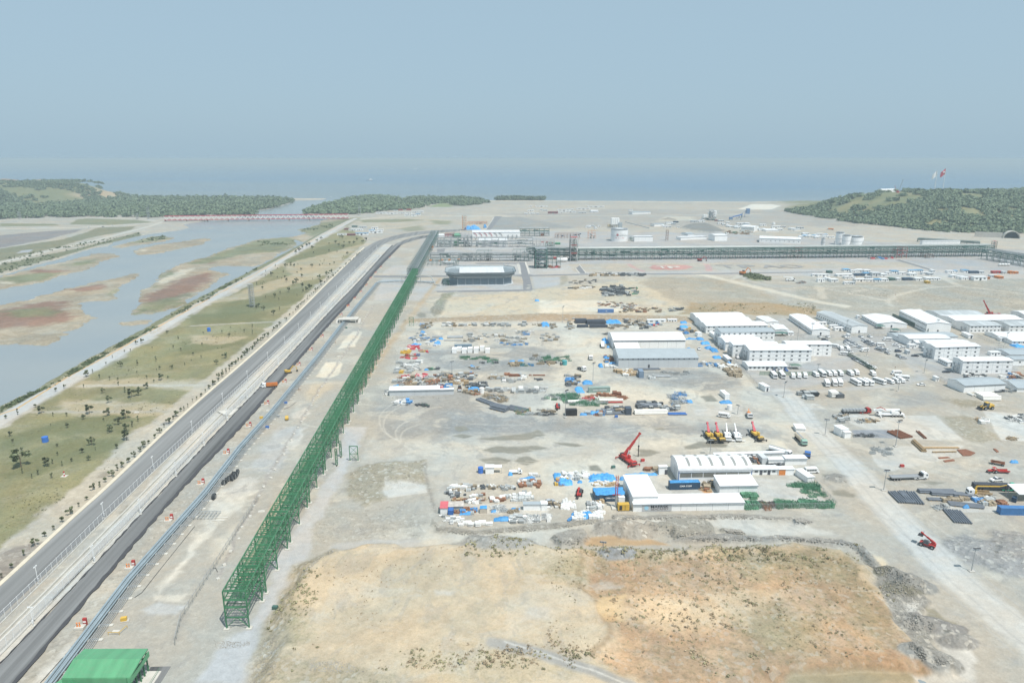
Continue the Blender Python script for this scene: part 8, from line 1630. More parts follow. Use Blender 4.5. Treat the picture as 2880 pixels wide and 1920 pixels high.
REG = [('y1',R(650,280,1230,305),34,['plates','plates','sheets'],['grey','grey','white','orange'],1.15,'in the rear row of the storage yard',1),('y1',R(1270,275,1380,305),6,['plates'],['white','grey'],1.3,'in the middle of the rear yard row',2),('y1',R(1470,270,1570,305),6,['plates'],['grey'],1.2,'in the right rear yard row',3),
('y1',R(1640,280,1930,325),16,['scrap','frames'],['grey','brown'],1.1,'behind the pale yard lane',4),('y1',[(400,285),(530,270),(520,340),(390,345)],14,['scrap','plates'],['grey','brown','blue'],1.1,'at the upper left yard corner',5),('y1',[(890,400),(1100,390),(1580,430),(1560,480),(1100,480),(890,470)],46,['scrap','frames','plates'],['grey','grey','white','brown'],1.2,'in the grey steel field of the yard',6),
('y1',R(1450,355,1700,400),16,['scrap','frames'],['grey','white','blue'],1.,'above the grey steel field',7),('y1',R(1740,385,1930,470),16,['crates','scrap'],['brown','grey'],.9,'right of the grey steel field',8),('y1',R(1270,480,1590,515),12,['scrap','frames'],['grey','blue'],1.,'below the grey steel field',9),('y1',[(290,420),(400,370),(640,480),(620,520),(280,510)],40,['scrap','plates'],['white','grey','white','blue'],1.,'at the left yard edge',10),
('y1',R(240,520,400,560),20,['barrier'],['red','white','red'],.9,'at the upper left scrap corner',11),('y1',R(205,570,300,620),9,['frames','crates'],['yellow'],1.,'left of the barrier pile',12),('y1',R(380,565,500,595),9,['crates','barrier'],['red','yellow','orange'],.8,'right of the barrier pile',13),('y1',R(185,610,380,660),22,['barrier','frames'],['red','white','rust','blue'],.9,'second barrier pile',14),
('y1',R(140,700,400,785),46,['crates','frames','plates'],['white','grey','grey'],1.,'in the white cage stacks',15),('y1',R(130,790,330,825),14,['crates','barrier'],['white','red','yellow','grey'],.9,'below the white cage stacks',16),('y1',[(150,860),(470,825),(470,880),(300,870)],32,['barrier'],['red','red','white'],.9,'behind the great scrap heap',17),
('y1',[(110,880),(450,880),(640,830),(1020,830),(1020,880),(750,950),(100,960)],150,['scrap','scrap','plates'],['grey','dark','brown','orange','grey','white','rust'],1.15,'in the great scrap heap',18),('y1',R(610,955,770,985),14,['crates','frames'],['red','yellow','dark','blue','white'],1.,'inside the open panel compound',19),
('y1',[(850,640),(1160,645),(1160,670),(850,670)],26,['frames'],['green'],1.,'in the first green row of the yard',20),('y1',R(1045,675,1250,715),16,['frames'],['green','grey','dark'],1.,'below the first green row',21),('y1',[(1730,640),(2030,640),(2080,690),(1730,690)],28,['frames'],['green'],.95,'in the big green field of the yard',22),('y1',R(1630,625,1730,685),14,['frames','scrap'],['grey','brown'],1.,'left of the big green field',23),
('y1',R(1380,715,1500,745),12,['crates'],['brown'],1.,'beside the mid yard covers',24),('y1',R(1510,722,1650,742),8,['frames'],['green','blue'],.9,'in the lower green row',25),('y1',R(1720,700,1960,735),14,['drums'],['orange','dark','brown'],1.1,'in the drum row before the green field',26),('y1',R(1150,850,1300,890),12,['crates','scrap'],['brown','grey'],1.,'left of the rust-red beams',27),
('y1',R(1290,890,1530,920),12,['plates','frames'],['grey','white'],1.1,'below the rust-red beams',28),('y1',R(1330,835,1660,880),12,['crates','frames'],['rust','white','grey'],.9,'around the rust-red beams',29),('y1',R(1640,880,1720,900),5,['drums'],['dark'],.8,'in the small dark group',30),('y1',R(500,765,600,785),6,['scrap'],['dark','green'],.9,'left of the yard mast',31),('y1',R(940,755,1070,780),8,['plates','scrap'],['brown','grey'],.9,'below the mid left cover',32),
('y1',[(920,935),(1170,935),(1150,975),(900,985)],30,['drums','scrap'],['dark','dark','grey'],1.1,'in the black hose pile',33),('y1',R(890,1020,1040,1060),12,['plates','scrap'],['rust','brown'],1.,'below the hose pile',34),('y1',R(1130,1000,1760,1045),40,['plates','sheets','sheets'],['grey','grey','white'],1.3,'in the grey panel row of the yard',35),
('y1',[(1060,1060),(1340,1080),(1320,1150),(1200,1120)],34,['scrap'],['brown','grey','brown'],1.1,'in the brown timber heap',36),('y1',R(1760,1060,2160,1115),34,['frames'],['green','green','grey'],1.,'at the green yard corner',37),('y1',[(1980,1100),(2352,1110),(2352,1180),(2000,1180)],30,['frames'],['green','white','green'],1.,'in the lower green corner',38),('y1',[(1440,1210),(1590,1240),(1590,1290),(1480,1280)],14,['frames'],['green','orange'],.9,'in front of the dark rolls',39),
('y1',R(1600,1225,1880,1290),20,['frames','drums','scrap'],['grey','brown','dark'],1.,'at the yard front edge',40),('y1',[(120,1140),(240,1115),(310,1140),(240,1180),(120,1170)],40,['scrap','plates'],['white','white','grey','blue'],.85,'in the white rubble pile',41),('y1',R(370,1165,490,1190),9,['scrap'],['dark','green'],.9,'in the brush pile',42),
('y2',R(640,260,900,320),26,['scrap','frames'],['grey','brown'],1.,'beside the long black stack',43),('y2',[(800,210),(1110,200),(1100,280),(900,270)],34,['scrap','crates'],['dark','grey','brown'],1.,'right of the big back cover',44),('y2',R(1085,250,1210,325),18,['crates','scrap'],['dark','brown','grey'],1.,'before the long yard cabin',45),('y2',R(1210,245,1380,300),8,['crates','barrier'],['blue','red','grey'],.9,'before the yard cabins',46),
('y2',R(60,195,170,320),16,['scrap','plates'],['brown','grey'],1.,'left of the black stacks',47),('y2',R(1600,320,1860,390),18,['crates','scrap'],['dark','yellow','orange','blue'],1.05,'by the orange cover of the alley',48),('y2',R(570,375,650,410),6,['scrap'],['dark','grey'],.9,'behind the white warehouse',49),('y2',R(600,700,720,780),12,['crates'],['rust','blue','brown'],1.,'left of the grey-roofed warehouse',50),
('y2',R(580,820,770,855),24,['plates'],['white'],.7,'in the white sack row',51),('y2',[(730,900),(1020,890),(1040,960),(860,970)],30,['plates','crates'],['white','orange'],1.,'in the cream block field',52),('y2',R(1190,960,1280,1010),8,['scrap','crates'],['white','grey'],.9,'right of the end-on container',53),('y2',R(1400,905,1740,950),12,['scrap','frames'],['grey'],1.,'before the warehouse right half',54),
('y2',R(1880,790,2150,835),18,['frames','crates'],['grey','white','blue'],1.,'at the right warehouse corner',55),('y2',[(2170,820),(2352,820),(2352,860),(2200,890)],20,['crates'],['brown','white'],1.1,'in the back pallet row',56),('c1',[(570,880),(770,880),(780,920),(600,925)],24,['crates'],['brown','white'],1.15,'in the upper pallet block by the alley',57),('c1',[(650,950),(800,940),(870,1040),(740,1040)],30,['crates'],['brown','white','brown'],1.25,'in the lower pallet block by the alley',58),
('y2',[(40,960),(230,940),(250,1080),(90,1110)],28,['scrap','crates'],['dark','brown','blue','grey'],1.,'left of the blue covers',59),('y2',R(0,1220,250,1300),26,['frames'],['green'],.9,'in the tall green frame field',60),('y2',[(50,1340),(600,1320),(600,1360),(200,1385)],34,['frames'],['green','green','grey'],1.,'in the low green frame row',61),('y2',R(250,1250,500,1300),16,['barrier','plates'],['red','white','rust'],1.,'behind the green frames',62),
('y2',R(500,1225,700,1250),10,['plates'],['rust'],1.,'left of the rusty boxes',63),('y2',[(810,1260),(880,1265),(890,1300),(830,1300)],7,['scrap'],['rust'],1.,'right of the rusty boxes',64),('y2',[(1460,1230),(1700,1200),(1700,1330),(1540,1370)],34,['frames','scrap'],['grey','grey','white','blue'],1.1,'in the scaffold pile',65),('y2',R(1380,1395,1620,1450),20,['scrap','plates'],['dark','grey'],1.,'right of the white pipe stack',66),
('y2',R(560,1400,870,1490),34,['plates','scrap'],['dark','grey','brown'],1.,'left of the slate box',67),('y2',R(340,1460,560,1515),16,['frames','plates'],['blue','grey','rust'],1.,'in the front blue row',68),('y2',R(1040,1340,1370,1420),20,['plates'],['dark','grey'],1.1,'behind the white pipe stack',69),('y2',[(720,0),(1030,0),(1020,40),(720,45)],22,['scrap'],['grey','white','brown'],1.,'on the terrace beside the blue container',70),
('y2',R(740,30,1430,90),44,['scrap','crates'],['brown','dark','brown','rust'],.9,'in the long row on the terrace',71),('y2',R(1490,30,1670,80),18,['scrap','drums'],['dark','grey'],1.,'at the right end of the terrace row',72),('f2',[(210,1400),(740,1450),(740,1500),(200,1490)],40,['scrap'],['grey','brown','white','rust'],1.1,'on the pale terrace',73),('f2',R(80,1030,480,1060),60,['drums','crates'],['brown','orange','dark','white'],1.3,'in the coil row before the emblem pad',74),
('f2',R(480,1030,850,1060),50,['drums','crates'],['dark','dark','grey'],1.3,'in the dark coil row before the emblem pad',75),('f2',[(240,1220),(550,1200),(640,1330),(290,1340)],110,['drums','drums','crates'],['dark','dark','grey'],1.35,'in the dark coil field',76),('f2',R(580,1230,750,1320),14,['drums'],['dark','grey','green'],1.2,'right of the dark coil field',77),('f1',[(1960,1230),(2100,1220),(2290,1180),(2300,1220),(2080,1250)],34,['drums','scrap'],['brown','brown','dark','white'],1.3,'in the timber coil row',78),
('f1',R(1980,1110,2340,1170),20,['drums','scrap'],['brown','dark'],1.,'scattered above the timber coils',79),('w1',[(330,510),(560,480),(560,560),(340,560)],40,['crates','plates'],['white','brown','white','grey'],.85,'in the pale pallet pile of the work yard',80),('w1',R(560,500,1050,540),34,['crates','plates','scrap'],['grey','white','brown','dark'],.8,'in the upper work yard row',81),('w1',R(300,570,620,620),16,['plates'],['dark','white','grey'],.9,'in the second work yard row',82),
('w1',R(620,590,720,650),10,['plates','scrap'],['orange','rust','grey'],.8,'right of the second work yard row',83),('w1',R(310,645,470,660),9,['plates'],['rust','orange'],.8,'behind the rusty corrugated roof',84),('w1',R(480,650,710,690),20,['plates','sheets'],['rust','grey','white'],.85,'in the rust and grey strip stacks',85),('w1',R(770,625,950,675),18,['plates'],['rust','rust','white'],.9,'in the rust-coloured strip stacks',86),('w1',R(950,600,1080,660),16,['crates','scrap'],['grey','white'],.85,'left of the grey block stacks',87),
('w1',R(1080,580,1210,655),20,['crates'],['grey','grey','white'],1.,'in the grey block stacks',88),('w1',R(1090,440,1330,515),20,['crates','plates'],['rust','rust','grey','white'],1.,'under the brown stack cover',89),('w1',R(1200,370,1330,410),8,['frames','plates'],['grey','white'],.9,'behind the brown stack',90),('w1',R(1570,350,1860,420),30,['crates','plates'],['white','white','grey'],.95,'in the white pallet group',91),('w1',R(1500,420,1620,490),12,['crates','frames'],['rust','blue','yellow'],.8,'below the long cover',92),
('w1',R(1900,450,2180,495),34,['plates','crates'],['white','orange','white'],.75,'in the pale sack rows before the big cover',93),('w1',R(380,745,620,800),16,['crates'],['brown','blue','rust','grey'],.7,'on the pale slab',94),('w1',R(790,710,950,790),34,['scrap'],['grey','white','grey'],.85,'in the silver scrap heap',95),('w1',R(980,760,1080,790),8,['crates'],['brown'],.6,'below the slab cover',96),('w1',[(210,820),(480,850),(480,890),(330,920)],36,['plates','scrap'],['white','white','grey'],.7,'at the work yard corner',97),
('w1',R(420,915,830,935),12,['plates'],['white'],1.,'in the white block row at the yard front',98),('w1',R(1000,820,1310,900),60,['scrap','plates','frames'],['grey','grey','white'],.95,'in the silver metal heap at the yard front',99),('w1',R(1360,820,1430,890),8,['sheets'],['white'],1.,'left of the maroon gravel',100),('w1',R(1630,845,1740,880),10,['plates'],['white','blue'],.8,'in the striped sack row',101),('w1',R(1740,800,1990,860),22,['crates'],['white'],1.1,'in the white pallets under the cover',102),
('w1',R(1410,690,1590,740),22,['scrap','plates'],['brown','dark','white'],.85,'right of the plain cabin',103),('w1',R(1590,680,1700,745),14,['crates'],['white'],1.,'in the white bottle pallet',104),('w1',R(1860,690,2010,760),26,['scrap','plates','crates'],['white','white','grey'],.85,'before the tarpaulined container',105),('w1',R(1940,650,2020,680),6,['crates'],['orange'],.9,'at the container corner',106),
('w2',R(1850,745,2120,775),18,['frames'],['green'],1.,'in the upper green row of the steel store',107),('w2',[(1930,790),(2100,770),(2220,870),(2060,870)],15,['frames'],['green'],.85,'in the green field of the steel store',108),('w2',R(1345,850,1510,882),12,['plates','frames'],['green'],1.,'beside the annex',109),('w2',R(1370,940,1500,992),20,['frames','plates'],['green'],1.15,'at the shed end',110),('w2',R(1510,940,1680,990),14,['frames'],['green','dark','rust'],1.,'in the front row of the steel store',111),
('w2',R(1710,930,1890,980),26,['frames'],['green'],1.1,'in the front middle of the steel store',112),('w2',R(1950,915,2110,980),16,['plates','frames'],['green'],1.,'in the front right of the steel store',113),('w2',R(2125,935,2260,980),16,['frames'],['green'],1.,'at the last corner of the steel store',114),('w2',R(930,780,1010,810),8,['scrap','plates'],['rust','orange','brown'],.9,'between container and annex',115),('w2',R(960,720,1060,780),10,['crates','scrap'],['brown','dark'],1.,'against the annex',116),
('w2',R(1430,490,1540,525),10,['drums','crates'],['dark','brown','rust'],.8,'behind the workshop canopy',117),('w2',R(1640,525,1780,543),6,['drums'],['dark'],1.1,'spare tyre row',118),('w2',R(340,580,480,610),12,['scrap','plates'],['brown','rust','white'],.8,'left of the arched workshop',119),('r1',[(240,110),(430,120),(430,190),(320,190)],22,['plates','scrap'],['grey','brown','grey'],1.,'behind the small white shed',120),
('r1',R(530,160,740,190),12,['plates','scrap'],['orange','grey','brown'],1.,'on the pad left part',121),('r1',R(480,325,750,350),16,['frames'],['grey','dark'],.7,'in the grating row on the dark mat',122),('r1',R(680,480,880,550),20,['frames'],['grey'],.8,'in the rebar field',123),('r1',R(1470,1020,1720,1055),14,['crates'],['brown'],.8,'in the crate row by the pipes',124),('r1',R(1820,1020,2000,1095),26,['crates','scrap'],['grey','white','brown','blue'],.85,'in the fitting crates',125),
('r1',R(2050,1060,2150,1095),10,['crates','scrap'],['rust'],.8,'right of the fitting crates',126),('r1',[(1370,1100),(1500,1100),(1520,1140),(1380,1140)],12,['scrap'],['grey','dark'],.8,'before the crate row',127),('r1',[(2130,130),(2352,110),(2352,200),(2200,190)],24,['drums','scrap'],['white','dark','grey'],.9,'in the hose coil field at the right edge',128),('r1',[(1830,130),(1950,160),(1950,220),(1850,200)],14,['plates','scrap'],['white','orange','grey'],.9,'by the right mast',129),
('r1',R(2180,350,2290,385),7,['scrap'],['brown','orange'],.9,'right of the big pads',130),('c1',[(1620,1260),(1840,1250),(1830,1330),(1720,1330)],18,['sheets','plates'],['grey','dark','grey'],1.3,'in the slab row below the coach park',131),('c1',[(2020,1240),(2180,1240),(2170,1320),(2060,1300)],8,['plates'],['dark','white'],1.8,'in the dark block group below the coach park',132),('c2',R(1580,1010,1840,1065),30,['scrap','crates'],['white','grey','dark'],.9,'behind the grey-roofed shed',133),
('c2',[(2030,1040),(2200,980),(2330,1010),(2320,1060),(2100,1070)],26,['scrap','crates'],['rust','dark','white','blue'],.9,'in the debris right of the grey-roofed shed',134),('c2',R(2000,1215,2250,1245),10,['drums','scrap'],['dark','grey'],.9,'between both grey-roofed sheds',135),('p3',R(1800,1320,2010,1355),12,['scrap'],['rust','grey'],1.1,'beside the white crane',136),('p2',R(400,1180,760,1205),20,['crates','frames'],['green','rust','red','dark'],1.3,'at the foot of the red scaffold',137),
('f3',R(1000,885,1230,895),12,['crates'],['red','blue','grey'],1.3,'at the foot of the main rack',138),('f2',[(1960,460),(2352,470),(2352,490),(1960,480)],26,['scrap','crates'],['brown','rust','grey','white'],1.6,'on the far works yard edge',139),('p3',[(520,400),(1000,400),(1000,450),(560,450)],30,['scrap','crates'],['orange','grey','brown','green'],1.5,'in the far materials strip',140),('b',R(1540,900,1660,905),1,['crates'],['orange'],1.,'on the rack walkway',141),('p6',[(200,780),(280,770),(270,860),(200,860)],10,['scrap'],['grey','white'],.8,'at the left end of the low shed',143)]
for a in REG: region(*a)
for n,L in ITEMS.items():
 L.sort(key=lambda t:-t[0])
 for _,p,rz,sc,me,lb,cat in L[:290]: o = bpy.data.objects.new(n,me); COL.objects.link(o); o.location = p; o.rotation_euler.z = rz; o.scale = sc; tag(o,lb,cat,lb)
 if L[290:]:
  V = []; F = []; I = []; mm = []; nv = 0
  for _,p,rz,sc,me,lb,cat in L[290:]:
   v = np.empty(len(me.vertices)*3); me.vertices.foreach_get('co',v); v = v.reshape(-1,3)*np.array(sc); c,s = cos(rz),sin(rz); V.append(np.stack([v[:,0]*c-v[:,1]*s+p.x,v[:,0]*s+v[:,1]*c+p.y,v[:,2]],1))
   if me.materials[0] not in mm: mm.append(me.materials[0])
   for pl in me.polygons: F.append([nv+i for i in pl.vertices]); I.append(mm.index(me.materials[0]))
   nv += len(v)
  me = bpy.data.meshes.new(n); me.from_pydata(np.concatenate(V).tolist(),[],F); [me.materials.append(m)for m in mm]; me.polygons.foreach_set('material_index',I); me.update(); tag(link(bpy.data.objects.new(n+'_rest',me)),kind='stuff')
# white marker stones, hose coils and odd small things near the rack and pipeline
ms = MB().prof([(-.6,0),(.6,0),(.45,.5),(-.45,.5)],-.5,.5).mesh('fence_foot',M_CONCP)
for i,(p,a) in enumerate(along([(500,1330),(560,1210),(640,1060),(730,905),(800,800),(852,705)],8.)):
 o = bpy.data.objects.new('fence_foot',ms); COL.objects.link(o); o.location = p + Vector((rr.uniform(-.6,.6),0,0)); o.rotation_euler.z = rr.uniform(0,3); tag(o,'pale concrete fence foot in the long row left of the green rack','fence foot','concrete fence feet')
M_HOSE = M('hose_black',(.05,.055,.06),.6)
cp = thing('hose_coil','upright black hose coil on the gravel beside the pipeline','coil'); mb = MB(); n = 16
for k in range(3):
 for i in range(n): a0,a1 = 2*pi*i/n,2*pi*(i+1)/n; mb.tube((-.3+k*.3,1.05*cos(a0),1.1+1.05*sin(a0)),(-.3+k*.3,1.05*cos(a1),1.1+1.05*sin(a1)),.16,6,cap=False)
mb.build('coil',M_HOSE,cp); MB().box(-.4,.4,-.15,.15,.1,2.1).build('strap',M_GALV,cp)
first = True
for x,y in ((5,800),(15,790),(118,640),(145,615),(172,595),(195,575),(212,590),(225,545),(243,570),(262,545),(270,520)):
 if first: cp.location = G('k2',x,y); first = False; cp['group'] = 'black hose coils by the pipeline'; cp['label'] = 'upright black hose coil on the gravel beside the pipeline'
 else: dup(cp,G('k2',x,y),rr.uniform(-.3,.3))
for f,pts,lb in (('k3',[(0,520),(20,510),(40,550)],'bent black hose on the gravel'),('g2',[(330,1568),(560,1310),(720,1100),(810,1020)],'long black cable snaking to the pipeline'),('k1',[(780,1140),(850,1110),(915,1060)],'black cable on the gravel mid way'),('g2',[(1100,870),(1160,830),(1270,690),(1590,290)],'thin cable laid beside the sleepers')):
 P = [G(f,*p)for p in pts]; r = MB().path([Vector((p.x-P[0].x,p.y-P[0].y,.12))for p in P],.09,5).build('cable',M_HOSE); r.location = P[0]; tag(r,lb,'cable')
r = thing('marker_post','red and white marker post on a square plate in the grass','marker',G('g1',592,1432)); MB().box(-1.2,1.2,-1,1,0,.12).build('base',M_CONCP,r); MB().tube((0,0,.1),(0,0,.8),.3,12).tube((0,0,1.5),(0,0,2.2),.3,12).build('band',M_RED,r); MB().tube((0,0,.8),(0,0,1.5),.3,12).build('band',M_WPAINT,r)
r = thing('steel_platform','galvanised grid platform reaching from the pipeline over the gravel','platform',G('g2',1580,235)); w = (G('g2',1760,235)-G('g2',1580,235)).length; mb = MB()
for i in range(7): mb.beam((w*i/6,0,.8),(w*i/6,5,.8),.15)
for y in (0,2.5,5): mb.beam((0,y,.8),(w,y,.8),.15)
mb.build('grid',M_GALV,r); MB().box(w*.9,w*1.5,1,1.5,0,.3).box(w*.9,w*1.45,-1,-.5,0,.3).build('plank',M_CONCP,r)
r = thing('yellow_barrier','yellow tube barrier round a pit beside the pipeline','barrier',G('g2',885,1175)); w = (G('g2',975,1175)-G('g2',885,1175)).length; MB().beam((0,0,.9),(w,0,.9),.12).beam((w,0,.9),(w*1.2,3,.9),.12).beam((0,0,0),(0,0,.9),.1).beam((w,0,0),(w,0,.9),.1).beam((w*1.2,3,0),(w*1.2,3,.9),.1).build('rail',M_YELLOW,r); MB().box(.5,w*.8,.6,1.8,0,.35).build('slab',M_CONCP,r)
for k,(f,x,y,m,lb) in enumerate((('g2',1020,1060,M_YELLOW,'short yellow barrier beam beside the pit'),('g2',2135,170,M_CONCP,'white broken slab beside the rack'),('k1',535,1245,M_YELLOW,'yellow and white crate left of the pipeline'),('k1',720,1230,M_GALV,'grey valve skid on the right of the pipeline'),('k1',805,1080,M_BLUE,'small blue box beside the pipeline'),('k1',600,1350,M_BLUE,'blue box on the pipeline sleepers'),('k1',1380,560,M_CONCP,'white crate on the gravel'),('k1',605,1160,M_CONCP,'pale concrete ring left of the pipeline'),('k1',550,1105,M_CONC,'long concrete chamber beside the dark road'),('w2',325,505,M_RED,'small red box beside the red crane'),('k1',1470,250,M_DKSTEEL,'dark machine under the crossing bridge'),('y2',755,1540,M_BLUE,'small blue skip at the yard front'),('w1',2140,300,M_DKSTEEL,'small dark jib crane near the red crane'),('k3',575,895,M_DKSTEEL,'dark rod lying on the gravel'),('g1',1255,850,M_CONCP,'flat pale plate in the grass'),('r1',1010,680,M_RED,'small brown pump on a skid'))):
 r = thing('equipment_skid',lb,'equipment',G(f,x,y),rr.uniform(-.2,.4)); MB().box(-1.2,1.2,-.7,.7,0,.25).build('skid',M_CONC if m is not M_CONCP else M_CONCP,r); MB().box(-1,.6,-.5,.5,.25,1.3 if m is not M_CONCP else .5).build('housing',m,r)
# ================================================================== VEGETATION
def crown(n,rx,rz,z0,q,s=.3,m=None):
 V = []; F = []
 cl = [(q.gauss(0,rx*.45),q.gauss(0,rx*.45),z0+rz*(.5+q.uniform(-.4,.45)))for _ in range(7)]
 for i in range(n):
  c = q.choice(cl); d = Vector((q.gauss(0,1),q.gauss(0,1),q.gauss(0,1))).normalized(); p = Vector(c) + d*rx*.42*q.uniform(.5,1); a = Vector((q.gauss(0,1),q.gauss(0,1),q.gauss(0,.6))).normalized(); b = a.cross(Vector((q.gauss(0,1),q.gauss(0,1),q.gauss(0,1)))).normalized(); k = s*q.uniform(.6,1.3); o = len(V)
  V += [tuple(p+a*k),tuple(p+b*k),tuple(p-a*k),tuple(p-b*k)]; F.append((o,o+1,o+2,o+3))
 mb = MB(); mb.add(V,F); return mb.mesh('crown',m or M_LEAF)
q = random.Random(31); TRK = MB().tube((0,0,0),(0,0,2.2),.08,6,.04).beam((0,0,1.2),(.3,.1,2.1),.05).beam((0,0,1.4),(-.25,.15,2.2),.05).mesh('trunk',M_BARK)
CR = [crown(150,.75,1.9,1.,q,.2),crown(110,.55,2.1,.9,q,.18),crown(200,1.05,1.8,1.2,q,.24),crown(90,.5,1.4,1.,q,.18)]
def tree(f,x,y,sc,label,group,v=None):
 sc *= .82; p = G(f,x,y)
 if 'park' in label: label = '%s bushy tree in the %s of the grass park by the river road' % ('large' if sc>1.45 else 'small' if sc<1. else 'mid-sized','near part' if p.y<260 else 'middle' if p.y<400 else 'mast stretch' if p.y<620 else 'far end')
 p = G(f,x,y); r = thing('young_tree',label,'tree',(p.x,p.y,gz(p.x,p.y)),q.uniform(0,6),group); r.scale = (sc*q.uniform(.85,1.15),)*2 + (sc,); part('trunk',TRK,r); part('crown',CR[q.randint(0,3)if v is None else v],r)
VT = [('g2',t)for t in((710,75),(645,130),(573,190),(508,255),(440,320),(367,375),(287,450),(197,530),(95,630),(15,710))] + [('g1',t)for t in((855,1560),(917,1535),(968,1490),(1030,1440),(1080,1385),(1130,1350),(1183,1305),(1232,1260),(1287,1210),(1320,1170),(1368,1135),(1425,1085),(1470,1040),(1510,985),(1550,950),(1595,910),(1626,885),(1663,840),(1693,830),(1728,800),(1770,750),(1809,730),(1850,700),(1888,660),(1926,630),(1967,595),(2008,560),(2047,520),(2080,490),(2110,470),(2133,425),(2163,405),(2190,380),(2220,355),(2248,325),(2273,295),(2320,270),(2340,240))] + \
 [('k1',t)for t in((10,860),(57,800),(105,750),(140,720),(178,690),(207,665),(245,640),(277,605),(312,585),(346,545),(375,520),(400,500),(430,475),(457,450),(478,425),(500,408),(525,395),(543,375),(562,345),(602,340),(651,290),(673,270),(700,250),(725,215),(740,208),(802,160),(843,110),(880,90),(912,60))]
for f,(x,y) in VT: tree(f,x,y,q.uniform(.95,1.35),'slim young tree in the planted row beside the wide grey road','roadside tree row')
for i in range(44): t = i/44; tree('b',365+640*t+q.uniform(-9,9),1480-560*t+(t*(1-t))*-60+q.uniform(-6,6),q.uniform(.9,1.5),'slim young tree in the planted row beside the wide grey road','roadside tree row')
PT = [('g1',(793,520),1.6),('g1',(855,490),1.2),('g1',(1200,290),1.2),('g1',(1255,225),1.2),('g1',(1307,210),1.3),('g1',(1145,295),.9),('g1',(1035,350),.9),('g1',(975,410),1),('g1',(514,655),1.3),('g1',(595,625),.9),('g1',(163,870),1.4),('g1',(55,905),1.1),('g1',(380,855),1.6),('g1',(325,800),1.1),('g1',(823,860),2.0),('g1',(987,880),1.7),('g1',(1157,905),1.9),('g1',(1270,935),1.4),('g1',(1148,665),1.4),('g1',(1210,710),2),
('g1',(1275,650),1.5),('g1',(1277,690),1.6),('g1',(1108,430),1.5),('g1',(1265,415),1.5),('g1',(1483,550),1.6),('g1',(1435,380),1.5),('g1',(1468,450),1.3),('g1',(1593,260),1.4),('g1',(1663,285),1.4),('g1',(1775,320),1.2),('g1',(1858,235),1.2),('g1',(2067,350),1.6),('g1',(2320,75),1.5),('g1',(2320,130),1.5),('g1',(2245,110),1.3),('g1',(620,990),1.5),('g1',(768,910),1.5),('g1',(1085,960),1.7),('g1',(1165,1020),1.7),('g1',(1217,980),1.4),
('g1',(1165,1100),2),('g1',(1008,1030),1.6),('g1',(757,1220),1.5),('g1',(817,1290),1.4),('g1',(197,1350),3.2),('g1',(437,1340),1.7),('g1',(477,1450),1.3),('g1',(845,1150),1.6),('g1',(1075,1180),1.4),('g1',(614,885),1.2),('g1',(490,885),1),('g1',(770,620),1.2),('g1',(1090,600),1.3),('g1',(1345,630),1.5),('g1',(1010,545),1.2),('g1',(915,530),1.3),('g1',(1350,540),1.3),('g1',(1415,570),1),('g1',(948,670),1.2),('g1',(1005,760),1.6),('g1',(530,1240),1),('g1',(660,1300),1),('g1',(200,1200),1),('g1',(350,1420),1),('g1',(120,1130),1.2),('g1',(1850,350),1.2),('g1',(1700,420),1),('g1',(1990,410),1.3),('g1',(1640,180),1.2),('g1',(2040,120),1.3),('g1',(2105,150),1),
('b',(365,960),2.2),('b',(400,940),2.2),('b',(430,915),2),('b',(470,895),2),('b',(490,885),2),('b',(520,915),2),('b',(560,850),1.8),('b',(600,830),1.8),('b',(770,815),2),('b',(795,820),2),('b',(730,865),2),('b',(800,910),2.3),('b',(760,890),1.8),('b',(860,870),1.8),('b',(840,970),1.8),('b',(1010,840),2.2),('b',(980,860),2),('b',(930,840),2),('b',(900,870),2),('b',(275,1085),2),('b',(515,1085),1.8),('b',(350,1080),1.6),('b',(145,1160),1.8),('b',(425,1175),1.6),('b',(375,1225),2),('b',(280,1215),1.6),('b',(350,1250),2),('b',(425,1270),2),('b',(500,1290),2.4),('b',(580,1190),2),('b',(655,1160),2),('b',(690,1140),2),('b',(600,1240),2),('b',(300,1310),2),('b',(90,1130),1.5),('b',(160,1520),1.8),('b',(470,1310),2.2),('b',(20,1450),1.6)]
for f,(x,y),s in PT: tree(f,x,y,s,'bushy small tree scattered in the grass park between river road and highway','trees of the grass park',2 if s>1.5 else None)
def rt_(x,y,qq): tree('b',x,y,qq.uniform(.9,1.8),'bushy small tree scattered in the grass park between river road and highway','trees of the grass park')
scat('b',[(30,1150),(560,860),(1000,830),(850,960),(550,1250),(200,1500),(0,1500),(0,1180)],50,rt_,3); scat('g1',[(100,1000),(900,470),(1500,60),(2300,60),(1500,700),(900,1200),(400,1500),(0,1500)],26,lambda x,y,qq:tree('g1',x,y,qq.uniform(.5,1.1),'bushy small tree scattered in the grass park between river road and highway','trees of the grass park'),4)
